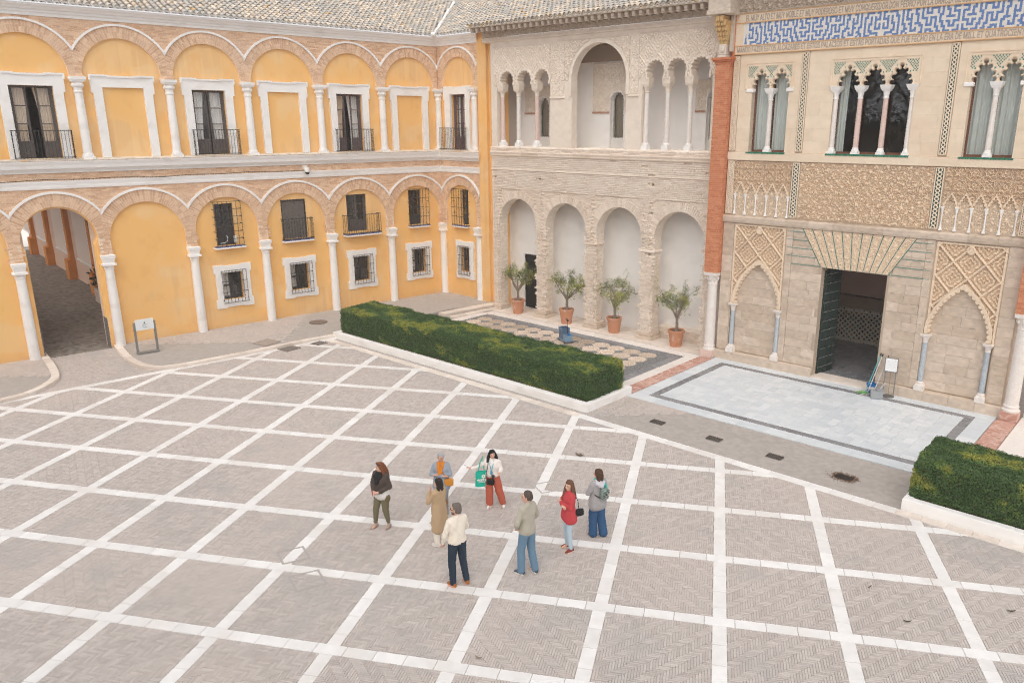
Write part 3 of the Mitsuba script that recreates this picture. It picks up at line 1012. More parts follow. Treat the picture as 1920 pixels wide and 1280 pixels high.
french(w, FA, a, c, z0, z1, 0.0, YW + 0.16, 0.55, (0.10, 0.085, 0.08))
sill(w, FA, a - 0.3, c + 0.55, z0 - 0.1, 0.45)
rail(w, FA, a - 0.28, c + 0.52, z0 - 0.08, 4.78, 0.45, YW)
for M, (a, c, z0, z1), ex in ((FA, LOW_HI[3], 0.34), (FB, B_LOW[0], 0.1)):
    w = numbered(wing + '__tall_window')
    sash(w, M, a, c, z0, z1, YW + 0.20, 3, 0.5)
    sill(w, M, a - (0.08 if M is FA else 0.4), c + ex, z0 - 0.04, 0.28)
    g = MB()
    x0, x1 = a - (0.04 if M is FA else 0.45), c + ex
    bars(g, x0, x1, z0 - 0.04, z1 + 0.06, YW - 0.24, 7, 5)
    for z in np.linspace(z0, z1, 4):
        for xx in (x0, x1):
            g.box(xx - 0.01, xx + 0.01, YW - 0.24, YW, z - 0.01, z + 0.01)
    g.build('grille', 'iron', w, M)

# dark rooms behind the windows
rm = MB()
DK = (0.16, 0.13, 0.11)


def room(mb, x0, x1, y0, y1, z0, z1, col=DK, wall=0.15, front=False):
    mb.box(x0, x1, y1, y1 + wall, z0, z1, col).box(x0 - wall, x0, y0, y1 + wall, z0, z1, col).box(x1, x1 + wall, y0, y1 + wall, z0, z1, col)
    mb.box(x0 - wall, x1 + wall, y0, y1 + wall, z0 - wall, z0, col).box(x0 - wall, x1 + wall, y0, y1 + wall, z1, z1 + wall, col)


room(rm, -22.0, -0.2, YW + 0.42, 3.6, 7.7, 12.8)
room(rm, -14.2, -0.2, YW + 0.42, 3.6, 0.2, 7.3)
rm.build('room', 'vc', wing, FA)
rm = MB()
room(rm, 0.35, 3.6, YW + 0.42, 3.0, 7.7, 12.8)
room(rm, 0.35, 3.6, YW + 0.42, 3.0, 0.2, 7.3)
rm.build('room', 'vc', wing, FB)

# ---- passage through the wing
pas = numbered(wing + '__passage')
OR = (0.60, 0.235, 0.06)
PK = (0.66, 0.47, 0.36)
mb = MB()
mb.box(-14.5, -14.1, 0.6, 34.0, -0.1, 7.3, PK)
mb.box(-16.95, -14.1, YW + 0.42, 0.75, -0.1, 7.3, (0.62, 0.5, 0.42))
mb.box(-20.2, -19.8, 0.6, 34.0, -0.1, 2.2, PK)
mb.box(-20.2, -13.9, 0.6, 34.0, 6.6, 6.9, (0.22, 0.15, 0.11))
mb.box(-20.2, -19.33, YW + 0.42, 0.75, -0.1, 6.6, (0.62, 0.5, 0.42))
mb.build('side_wall', 'vc', pas, FA)
mb = MB()
mb.box(-19.9, -14.4, YW, 34.0, -0.3, 0.03)
mb.build('cobble_floor', 'cobble', pas, FA)
for k in range(5):
    for j in range(2):
        mb = MB()
        mb.box(-18.6 + j * 0.62 + rng.uniform(-.02, .02), -18.02 + j * 0.62, 0.35 + k * 1.1, 1.4 + k * 1.1, 0.0, 0.045, tone(), c=0.01)
        mb.build('floor_slab', 'cobble', pas, FA)
for d in (5.9, 12.2, 18.4, 25.0, 31.0):
    mb = MB()
    mb.box(-14.75, -14.48, d, d + 0.55, 0.02, 6.6, OR).box(-14.95, -14.47, d - 0.14, d + 0.70, 0.0, 1.25, OR, c=0.02).box(-14.92, -14.47, d - 0.08, d + 0.65, 5.6, 5.9, OR)
    mb.build('orange_pier', 'vc', pas, FA)
    mb = MB()
    mb.box(-14.62, -14.47, d + 1.2, d + 4.6, 1.5, 5.9, (0.72, 0.60, 0.52)).box(-14.66, -14.46, d + 1.1, d + 4.7, 1.40, 1.5, (0.76, 0.74, 0.72))
    mb.build('wall_panel', 'vc', pas, FA)
    mb = MB()
    mb.box(-19.75, -19.45, d, d + 0.55, 0.02, 6.6, OR)
    mb.build('orange_pier', 'vc', pas, FA)
for x, s in ((-19.35, 1), (-16.93, -1)):
    mb = MB()
    mb.box(min(x - 0.006 * s, x + 0.035 * s), max(x - 0.006 * s, x + 0.035 * s), YW - 0.01, YW + 0.44, 0.0, 1.3, (0.14, 0.135, 0.135))
    mb.build('corner_guard', 'vc', pas, FA)
mb = MB()
mb.box(-22, -12, 36, 60, -0.1, 0.0, (0.7, 0.66, 0.6)).box(-24, -10, 52, 53, 0, 8, (0.75, 0.68, 0.6))
mb.build('far_yard', 'vc', pas, FA)
for d in (12.0, 24.0):
    lt = MB()
    lt.tube([[-14.5, d - 1.0, 4.6], [-14.75, d - 1.0, 4.75], [-14.9, d - 1.0, 4.6]], 0.02, 6, (0.03, 0.03, 0.03))
    lt.lathe([(0.0, 4.62), (0.1, 4.56), (0.14, 4.5), (0.1, 4.05), (0.05, 4.0), (0.0, 3.98)], (-14.9, d - 1.0, 0), 6, (0.03, 0.03, 0.03))
    k = lt.build('wall_lantern', 'vc', pas, FA)

# ---- roofs
TILE_SEG = np.linspace(0.12, math.pi - 0.12, 6)


def tile_mesh(mb, M, x, y, z, slope, L, r, a, tilt):
    """one barrel tile: lower end at (x, y, z), running up the slope (+y)"""
    cs, sn = math.cos(slope), math.sin(slope)
    v = []
    for d, rr, up in ((0.0, r, 0.022), (L, r * 0.82, 0.0)):
        for t in TILE_SEG:
            px, pz = rr * math.cos(t), rr * math.sin(t) + up
            v.append([x + px + tilt * d, y + d * cs - pz * sn, z + d * sn + pz * cs])
    n = len(TILE_SEG)
    f = [[i + 1, i, n + i, n + i + 1] for i in range(n - 1)]
    mb.add(np.array(v), f, a)


def roof(parent, M, x0, x1, depth, ye, ze, slope, keep, pitch=0.255, L=0.40, limit=0, white=True, origin=None):
    nx = int((x1 - x0) / pitch)
    tiles = []
    for i in range(nx):
        x = x0 + (i + 0.5) * pitch
        col = rng.uniform(0, 1)
        for j in range(int(depth / (L * 0.86 * math.cos(slope)))):
            d = j * L * 0.86
            y, z = ye + d * math.cos(slope), ze + d * math.sin(slope)
            if keep(x, y):
                tiles.append((x + rng.normal(0, 0.006), y, z + rng.normal(0, 0.006), j))
    cw = np.array([M[:3, :3] @ np.array([t[0], t[1], t[2]]) + M[:3, 3] for t in tiles])
    order = np.argsort(np.linalg.norm(cw - (CAM if origin is None else origin), axis=1))
    rest = MB()
    for q, k in enumerate(order):
        x, y, z, j = tiles[k]
        mb = MB() if q < limit else rest
        tile_mesh(mb, M, x, y, z, slope, L, 0.105, (rng.uniform(), rng.uniform()), rng.normal(0, 0.01))
        if q < limit:
            mb.build('roof_tile', 'roof_tile', parent, M)
    rest.build('roof_tile_field', 'roof_tile', parent, M, kind='stuff')
    mo = MB()
    for i in range(nx):
        x = x0 + (i + 0.5) * pitch
        if keep(x, ye + 0.02):
            mo.prism(Polygon([(x + 0.088 * math.cos(t), ze + 0.02 + 0.088 * math.sin(t)) for t in np.linspace(0, math.pi, 7)]), ye + 0.03, ye + 0.09, (0.9, 0.5))
            # the trough between two cover tiles, seen from its end
            v, f = [], []
            for yy in (ye - 0.01, ye + 0.45):
                for t in np.linspace(math.pi, 2 * math.pi, 6):
                    v.append([x + pitch / 2 + 0.085 * math.cos(t), yy, ze + 0.005 + (yy - ye) * math.tan(slope) + 0.05 * math.sin(t)])
            f = [[k, k + 1, k + 7, k + 6] for k in range(5)]
            mo.add(v, f, (0.9, 0.5))
    mo.build('eaves_mortar', 'white_paint' if white else 'roof_tile', parent, M, kind='stuff')


def yB_of(M, x, y):
    w = M[:3, :3] @ np.array([x, y, 0]) + M[:3, 3]
    return (w - A0) @ nB, (w - A0) @ nA


SL = math.atan(0.42)
rf = numbered(wing + '__roof')
keepA = lambda x, y: (lambda b, a: b <= -0.42 or (a + 0.42 >= b + 0.42))(*yB_of(FA, x, y))
keepB = lambda x, y: (lambda b, a: a <= -0.42 or (b > a))(*yB_of(FB, x, y))
roof(rf, FA, -22.0, 5.5, 7.0, -0.44, 13.47, SL, keepA, limit=300)
roof(rf, FB, -6.0, 3.95, 7.0, -0.44, 13.47, SL, keepB)
mb = MB()
mb.add([[-26, -0.42, 13.44], [sA_end(0.42), -0.42, 13.44], [8.5, 8.0, 13.44 + 0.42 * 8.42], [-26, 8.0, 13.44 + 0.42 * 8.42]], [[0, 1, 2, 3]], (0.1, 0.9))
mb.build('roof_deck', 'roof_tile', rf, FA)
mb = MB()
mb.add([[tB_start(0.42), -0.42, 13.44], [4.0, -0.42, 13.44], [4.0, 8.0, 13.44 + 0.42 * 8.42], [-8.0, 8.0, 13.44 + 0.42 * 8.42]], [[0, 1, 2, 3]], (0.1, 0.9))
mb.build('roof_deck', 'roof_tile', rf, FB)
# mortar lumps along the valley
mb = MB()
for k in range(26):
    s, t = corner(0.40 - 0.25 * k)
    p = A0 + aA * s - nA * (0.40 - 0.25 * k)
    z = 13.49 + 0.42 * 0.25 * k
    r = 0.11 if k else 0.17
    mb.lathe([(0.0, z - 0.1), (r, z - 0.05), (r * 1.1, z + 0.06), (r * 0.6, z + 0.14), (0, z + 0.17)], (p[0] + rng.normal(0, 0.02), p[1] + rng.normal(0, 0.02), 0), 7)
mb.build('valley_mortar', 'white_paint', rf, smooth=True, kind='stuff')


# ================================================================ STONE PALACE
pal = thing('stone_palace', 'carved stone palace front with a dark doorway, lobed windows and a blue tile frieze', 'building')
MX = 5.15                                     # axis of symmetry


def mir(p):
    return affinity.affine_transform(p, [-1, 0, 0, 1, 2 * MX, 0])


AL = [(0.64, 2.36), (0.62, 2.55), (0.655, 2.8), (0.73, 3.02), (0.83, 3.25), (0.98, 3.50), (1.17, 3.74), (1.37, 3.92), (1.56, 4.08)]
AL = AL + [(3.12 - x, z) for x, z in AL[::-1][1:]]
archL = Polygon([(0.64, 0.36)] + AL + [(2.48, 0.36)]).buffer(0)
archR = mir(archL)
panL = sbox(0.47, 0.36, 2.54, 5.46)
panR = mir(panL)
doorp = sbox(4.02, -0.1, 6.32, 4.16)
fan = Polygon([(3.98, 4.165), (6.34, 4.165), (7.12, 5.51), (3.18, 5.51)])


def lobed(cx, w, z0, zs, apex):
    """opening of a many-lobed pointed arch"""
    p = sbox(cx - w / 2, z0, cx + w / 2, zs)
    core = Polygon([(cx - w * 0.42, zs - 0.05), (cx + w * 0.42, zs - 0.05), (cx + w * 0.30, zs + (apex - zs) * 0.45), (cx, apex - 0.1), (cx - w * 0.30, zs + (apex - zs) * 0.45)])
    g = [p, core]
    for k, (fx, fz, r) in enumerate(((0.43, 0.10, 0.072), (0.36, 0.36, 0.070), (0.20, 0.66, 0.070))):
        for s in (-1, 1):
            g.append(Point(cx + s * fx * w * 0.98, zs + fz * (apex - zs)).buffer(r, 12))
            g.append(Polygon([(cx, zs + fz * (apex - zs) * 0.9 - 0.05), (cx + s * fx * w, zs + fz * (apex - zs) - 0.035), (cx + s * fx * w, zs + fz * (apex - zs) + 0.035), (cx, zs + fz * (apex - zs) * 0.9 + 0.05)]))
    g.append(Point(cx, apex - 0.07).buffer(0.075, 14))
    g.append(sbox(cx - 0.028, apex - 0.3, cx + 0.028, apex - 0.08))
    return unary_union(g)


WIN = [('twin_window', 0.79, 2.21, [1.12, 1.88], 0.66, 0.50, 2.40), ('triple_window', 3.82, 6.48, [4.31, 5.15, 5.99], 0.74, 3.67, 6.62), ('twin_window', 8.09, 9.51, [8.43, 9.18], 0.66, 7.90, 9.80)]
opens = unary_union([sbox(a, 8.15, c, 11.0) for _, a, c, *_ in WIN])
core = sbox(-0.02, -0.1, 10.32, 13.2).difference(doorp).difference(opens).difference(panL.buffer(-0.004)).difference(panR.buffer(-0.004))
mb = MB()
mb.prism(core, 0.035, 0.62)
mb.prism(panL.union(panR).difference(unary_union([sbox(0.3, 5.4, 2.7, 5.6)])), 0.20, 0.62)
mb.build('core_wall', 'ashlar_joint', pal)


def ashlar(region, zcuts, y0, y1, lo, hi, xcuts=None):
    x0, _, x1, _ = region.bounds
    for za, zb in zip(zcuts[:-1], zcuts[1:]):
        x = x0 - rng.uniform(0, 0.6)
        while x < x1:
            L = rng.uniform(lo, hi)
            q = sbox(x + 0.003, za + 0.003, x + L - 0.003, zb - 0.003).intersection(region)
            x += L
            for g in getattr(q, 'geoms', [q]):
                if g.geom_type == 'Polygon' and g.area > 0.006:
                    mb = MB().prism(g, y0 + rng.normal(0, 0.004), y1, tone())
                    mb.build('stone', 'ashlar', pal)


zc = np.linspace(0.40, 5.50, 17)
ashlar(sbox(-0.015, 0.36, 0.43, 5.50), zc, 0.0, 0.05, 0.9, 1.2)
ashlar(sbox(2.60, 0.36, 2.84, 5.50), zc, -0.02, 0.05, 0.9, 1.2)
ashlar(sbox(2.85, 0.36, 4.02, 5.50).difference(fan.buffer(0.02)).difference(doorp), zc, 0.0, 0.05, 0.6, 1.25)
ashlar(sbox(6.32, 0.36, 7.45, 5.50).difference(fan.buffer(0.02)).difference(doorp), zc, 0.0, 0.05, 0.6, 1.25)
ashlar(sbox(7.46, 0.36, 7.70, 5.50), zc, -0.02, 0.05, 0.9, 1.2)
ashlar(sbox(9.87, 0.36, 10.315, 5.50), zc, 0.0, 0.05, 0.9, 1.2)
ashlar(archL.buffer(-0.01), np.linspace(0.40, 4.05, 12), 0.14, 0.215, 0.7, 1.3)
ashlar(archR.buffer(-0.01), np.linspace(0.40, 4.05, 12), 0.14, 0.215, 0.7, 1.3)
# plinth stones
for x0, x1 in ((-0.1, 3.99), (6.35, 10.4)):
    n = int((x1 - x0) / 0.8)
    xs = np.linspace(x0, x1, n + 1)
    for a, c in zip(xs[:-1], xs[1:]):
        MB().box(a + 0.004, c - 0.004, -0.10 + rng.normal(0, 0.005), 0.30, -0.1, 0.36 + rng.normal(0, 0.006), tone(0.3, 1), c=0.02).build('plinth_stone', 'ashlar', pal)
# green glazed joints
GREEN = (0.10, 0.24, 0.21)
for k in range(5):
    z = 5.37 - k * 0.295
    xl = 3.18 + (5.51 - z) / (5.51 - 4.165) * 0.8
    MB().box(2.64, xl - 0.02, -0.024, 0.02, z - 0.009, z + 0.009, GREEN).build('glazed_joint', 'vc_gloss', pal)
    MB().box(2 * MX - xl + 0.02, 7.66, -0.024, 0.02, z - 0.009, z + 0.009, GREEN).build('glazed_joint', 'vc_gloss', pal)


def carve_height(x, z, kind):
    if kind == 'sebka':
        u, w = x / 0.95 + z / 1.02, x / 0.95 - z / 1.02
        fu, fw = np.abs(u - np.round(u)), np.abs(w - np.round(w))
        band = np.clip(1.25 - np.minimum(fu, fw) / (0.062 * (1 + 0.30 * np.cos((u + w) * 2 * math.pi * 4) * np.cos((u - w) * 2 * math.pi * 4))), 0, 1) ** 0.5
        cu, cw = u - np.floor(u) - 0.5, w - np.floor(w) - 0.5
        r, th = np.hypot(cu, cw), np.arctan2(cw, cu)
        fl = np.cos(4 * th)
        leaf = np.clip(np.cos(r * 34 + fl * 1.7) * 1.7 + 0.25, 0, 1) * (0.55 + 0.45 * np.clip(np.cos(12 * th + r * 9) * 2, 0, 1))
        leaf = np.maximum(leaf * (np.maximum(np.abs(cu), np.abs(cw)) < 0.40), r < 0.045)
        leaf = np.maximum(leaf, 0.75 * np.clip(1 - np.abs(np.maximum(np.abs(cu), np.abs(cw)) - 0.385 - 0.015 * np.cos(22 * th)) / 0.025, 0, 1))
        return np.maximum(band, leaf * 0.8 * (np.minimum(fu, fw) > 0.07))
    if kind == 'stars':
        a, c = x / 0.43, z / 0.43
        px, pz = np.abs(a - np.round(a)), np.abs(c - np.round(c))
        star = np.minimum(np.maximum(px, pz), (px + pz) * 0.7071)
        line = np.clip(1.2 - np.abs(star - 0.30) / 0.035, 0, 1) + 0.8 * np.clip(1.2 - np.abs(star - 0.385) / 0.03, 0, 1)
        p = np.stack([x * 12, z * 12, x * 0], -1)
        veg = np.clip(np.sin(meshkit.fbm(p, 3, 4) * 36) * 1.5, 0, 1) * 0.6
        boss = np.clip(1.3 - np.abs(np.hypot(px, pz) - 0.12) / 0.03, 0, 1) * 0.7
        return np.clip(np.maximum(np.maximum(line, veg * ((star < 0.26) | (star > 0.43))), boss), 0, 1)
    p = np.stack([x * 11.0, z * 11.0, x * 0 + 3.3], -1)
    n1, n2 = meshkit.fbm(p, 3, 9), meshkit.fbm(p * 1.0 + 11.7, 3, 5)
    curl = np.clip(np.sin(n1 * 38) * 1.5, 0, 1)
    dots = np.clip(np.cos(x * 2 * math.pi / 0.37) * np.cos(z * 2 * math.pi / 0.37) * 2.2 - 1.1, 0, 1)
    return np.clip(np.maximum(curl * (0.55 + 0.6 * n2), dots), 0, 1)


def relief(name, region, res, kind, y, depth, bsdf='carved_stone', parent=None, off=(0, 0), skip=None):
    x0, z0, x1, z1 = region.bounds
    nx, nz = int(math.ceil((x1 - x0) / res)), int(math.ceil((z1 - z0) / res))
    xs, zs = np.linspace(x0, x1, nx + 1), np.linspace(z0, z1, nz + 1)
    X, Z = np.meshgrid(xs, zs)
    H = carve_height(X - off[0], Z - off[1], kind)
    V = np.stack([X, y - depth * H, Z], -1).reshape(-1, 3)
    cx, cz = (X[:-1, :-1] + X[1:, 1:]) / 2, (Z[:-1, :-1] + Z[1:, 1:]) / 2
    on = shapely.contains_xy(region, cx.ravel(), cz.ravel())
    k = (np.arange(nz)[:, None] * (nx + 1) + np.arange(nx)[None, :]).ravel()[on]
    f = np.c_[k, k + 1, k + nx + 2, k + nx + 1]
    mb = MB().add(V, f, np.c_[np.clip(H.ravel() * 0.6 + 0.2, 0, 1), H.ravel() * 0 + 0.5])
    return mb.build(name, bsdf, parent or pal)


for reg, arch, sgn in ((panL, archL, 0), (panR, archR, 1)):
    p = numbered(pal + '__carved_panel')
    spand = reg.intersection(sbox(-9, 2.34, 20, 5.46)).difference(arch.buffer(0.07))
    cx = (reg.bounds[0] + reg.bounds[2]) / 2
    rel = relief('sebka_relief', spand.buffer(-0.02), 0.017, 'sebka', 0.10, 0.115, parent=p, off=(cx, 4.34))
    MB().prism(spand.difference(sbox(cx - 0.975, 2.2, cx + 0.975, 5.415)), 0.0, 0.15, (0.8, 0.4)).build('border', 'carved_stone', p)
    MB().prism(spand, 0.125, 0.16, (0.1, 0.4)).build('ground', 'carved_stone', p)
    # scalloped rim of the arch
    ls = LineString(AL if not sgn else [(2 * MX - x, z) for x, z in AL])
    lob = [ls.interpolate(s).buffer(0.072, 8) for s in np.arange(0.03, ls.length, 0.172)]
    rim = unary_union([ls.buffer(0.085).difference(arch)] + lob)
    MB().prism(rim.intersection(sbox(-5, 2.36, 20, 5)), -0.035, 0.15, (0.7, 0.4)).build('scalloped_rim', 'carved_stone', p)
    md = MB()
    md.lathe([(0.0, 0.0), (0.12, 0.0), (0.14, 0.04), (0.10, 0.06), (0.09, 0.04), (0.0, 0.05)], (0, 0, 0), 20)
    v = md.V[0].copy()
    md.V[0] = np.stack([v[:, 0] + cx, 0.01 - v[:, 2], v[:, 1] + 5.27], 1)
    md.build('medallion', 'carved_stone', p, smooth=40)

for cx in (0.60, 2.50, 2 * MX - 2.50, 2 * MX - 0.60):
    c = numbered(pal + '__blind_arch_column')
    s = MB()
    s.lathe([(0.085, 0.66), (0.088, 0.9), (0.078, 2.08)], (cx, 0.03, 0), 14, (rng.uniform(), rng.uniform()))
    s.build('shaft', 'blue_marble', c, smooth=30)
    q = MB()
    square(q, cx, 0.03, 0.36, 0.54, 0.15, 0.15)
    square(q, cx, 0.03, 0.54, 0.60, 0.13, 0.115)
    q.lathe([(0.115, 0.60), (0.12, 0.64), (0.09, 0.68)], (cx, 0.03, 0), 14)
    q.build('base', 'pale_marble', c, smooth=30)
    q = MB()
    q.lathe([(0.08, 2.06), (0.095, 2.08), (0.085, 2.10), (0.10, 2.2), (0.125, 2.26)], (cx, 0.03, 0), 12)
    square(q, cx, 0.03, 2.26, 2.34, 0.135, 0.16)
    q.build('capital', 'pale_marble', c, smooth=30)

# string ledge over the ground storey, then the carved band
xs = np.linspace(-0.1, 10.4, 13)
for a, c in zip(xs[:-1], xs[1:]):
    MB().sweep([(-0.1, 5.515), (0.045, 5.515), (0.075, 5.60), (0.085, 5.72), (0.07, 5.755), (-0.1, 5.80)], a + 0.003, c - 0.003, tone(0.2, 1)).build('ledge_stone', 'ashlar', pal)
# fan of carved voussoirs
n = 11
for k in range(n):
    f0, f1 = k / n, (k + 1) / n
    b0, b1, t0, t1 = 3.98 + 2.36 * f0, 3.98 + 2.36 * f1, 3.18 + 3.94 * f0, 3.18 + 3.94 * f1
    q = Polygon([(b0 + 0.012, 4.17), (b1 - 0.012, 4.17), (t1 - 0.018, 5.50), (t0 + 0.018, 5.50)])
    v = numbered(pal + '__voussoir')
    MB().prism(q, 0.0, 0.05, tone(0.5, 1)).build('block', 'carved_stone', v)
    relief('relief', q.buffer(-0.03), 0.02, 'veg', -0.002, 0.035, parent=v, off=(k * 3.1, 0))
    mb = MB()
    mb.prism(Polygon([(b0 - 0.008, 4.168), (b0 + 0.008, 4.168), (t0 + 0.009, 5.505), (t0 - 0.009, 5.505)]), -0.012, 0.045, GREEN)
    if k == n - 1:
        mb.prism(Polygon([(b1 - 0.011, 4.168), (b1 + 0.011, 4.168), (t1 + 0.013, 5.505), (t1 - 0.013, 5.505)]), -0.012, 0.045, GREEN)
    mb.build('green_joint', 'vc_gloss', v)

band = numbered(pal + '__carved_band')
relief('middle_relief', sbox(2.90, 5.84, 7.40, 7.83), 0.016, 'veg', 0.035, 0.065, parent=band)
for s in (0, 1):
    r1 = sbox(0.30, 6.80, 2.56, 7.83)
    r0 = sbox(0.30, 5.84, 2.56, 6.82)
    if s:
        r1, r0 = mir(r1), mir(r0)
    relief('star_relief', r1, 0.014, 'stars', 0.04, 0.085, parent=band, off=(MX, 7.3))
    relief('leaf_relief', r0, 0.020, 'veg', 0.055, 0.05, parent=band)
    cols = np.linspace(0.40, 2.52, 6)
    for k, x in enumerate(cols):
        xx = 2 * MX - x if s else x
        q = MB()
        q.lathe([(0.038, 5.88), (0.038, 5.95), (0.024, 5.99), (0.022, 6.40), (0.03, 6.42), (0.042, 6.50), (0.048, 6.55)], (xx, -0.01, 0), 10)
        square(q, xx, -0.01, 5.83, 5.89, 0.042, 0.042)
        square(q, xx, -0.01, 6.55, 6.60, 0.05, 0.056)
        q.build('colonnette', 'white_paint', band, smooth=30)
        if k < 5:
            xa, xb = sorted((2 * MX - x if s else x, 2 * MX - cols[k + 1] if s else cols[k + 1]))
            w = xb - xa
            outer = Polygon([(xa, 6.60), (xb, 6.60), (xb - 0.01, 6.72), (xa + w / 2, 7.06), (xa + 0.01, 6.72)])
            inner = Polygon([(xa + 0.05, 6.58), (xb - 0.05, 6.58), (xb - 0.08, 6.70), (xa + w / 2, 6.95), (xa + 0.08, 6.70)])
            sc = [Point(xa + w / 2 + dx, zz).buffer(0.035, 6) for dx, zz in ((-0.15, 6.64), (0.15, 6.64), (-0.10, 6.75), (0.10, 6.75), (-0.05, 6.85), (0.05, 6.85), (0, 6.93))]
            MB().prism(outer.difference(unary_union([inner] + sc)), -0.045, 0.05, (0.7, 0.3)).build('lobed_arch', 'carved_stone', band)


def knot_strip(x0, x1, z0, z1, green):
    """interlaced ribbon strip with a dark ground"""
    k = numbered(pal + '__knot_strip')
    MB().box(x0, x1, -0.012, 0.06, z0, z1, (0.045, 0.09, 0.085) if green else (0.12, 0.10, 0.085)).build('ground', 'vc', k)
    mb = MB()
    w = x1 - x0
    xm = (x0 + x1) / 2
    for a in (x0, x1):
        mb.box(a - 0.016, a + 0.016, -0.035, 0.02, z0, z1, (0.75, 0.4))
    for z in (z0, z1):
        mb.box(x0, x1, -0.035, 0.02, z - 0.016, z + 0.016, (0.75, 0.4))
    zz = np.linspace(z0 + 0.02, z1 - 0.02, int((z1 - z0) / 0.03))
    amp, per = w * (0.27 if green else 0.34), (0.26 if green else 0.22)
    nph = 2 if green else 3
    for q in range(nph):
        ph = q * 2 * math.pi / nph
        pts = [(xm + amp * math.sin(z * 2 * math.pi / per + ph), z) for z in zz]
        mb.prism(LineString(pts).buffer(0.017 if green else 0.016, cap_style='flat', quad_segs=1), -0.034 - 0.003 * q, 0.0, (0.75, 0.4))
    mb.build('ribbon', 'cream_stone', k)


knot_strip(0.04, 0.27, 5.86, 7.80, False)
knot_strip(2 * MX - 0.27, 2 * MX - 0.04, 5.86, 7.80, False)
knot_strip(2.62, 2.86, 5.88, 7.80, True)
knot_strip(2 * MX - 2.86, 2 * MX - 2.62, 5.88, 7.80, True)
knot_strip(0.03, 0.23, 8.20, 11.52, False)
knot_strip(2 * MX - 0.23, 2 * MX - 0.03, 8.20, 11.52, False)
knot_strip(2.66, 2.86, 8.22, 11.54, True)
knot_strip(2 * MX - 2.86, 2 * MX - 2.66, 8.22, 11.54, True)

# smooth cream band and the cream blocks round the windows
xs = np.linspace(-0.01, 10.31, 11)
for a, c in zip(xs[:-1], xs[1:]):
    MB().box(a + 0.002, c - 0.002, -0.055, 0.06, 7.845, 8.135, tone(), c=0.012).build('cream_block', 'cream_stone', pal)
reg = sbox(0.27, 8.14, 10.03, 11.58).difference(unary_union([sbox(a, 8.0, c, 10.40) for _, a, c, *_ in WIN] + [sbox(w0, 10.38, w1, 11.28) for *_, w0, w1 in WIN] + [sbox(2.62, 8.1, 2.90, 11.6), sbox(7.40, 8.1, 7.68, 11.6)]))
for za, zb in zip(np.linspace(8.14, 11.58, 9)[:-1], np.linspace(8.14, 11.58, 9)[1:]):
    x = 0.27
    while x < 10.03:
        L = rng.uniform(0.7, 1.3)
        q = sbox(x + 0.0015, za + 0.0015, min(x + L, 10.03) - 0.0015, zb - 0.0015).intersection(reg)
        x += L
        for g in getattr(q, 'geoms', [q]):
            if g.geom_type == 'Polygon' and g.area > 0.006:
                MB().prism(g, -0.002 + rng.normal(0, 0.0008), 0.05, tone()).build('cream_block', 'cream_stone', pal)
TEAL = (0.05, 0.26, 0.24)
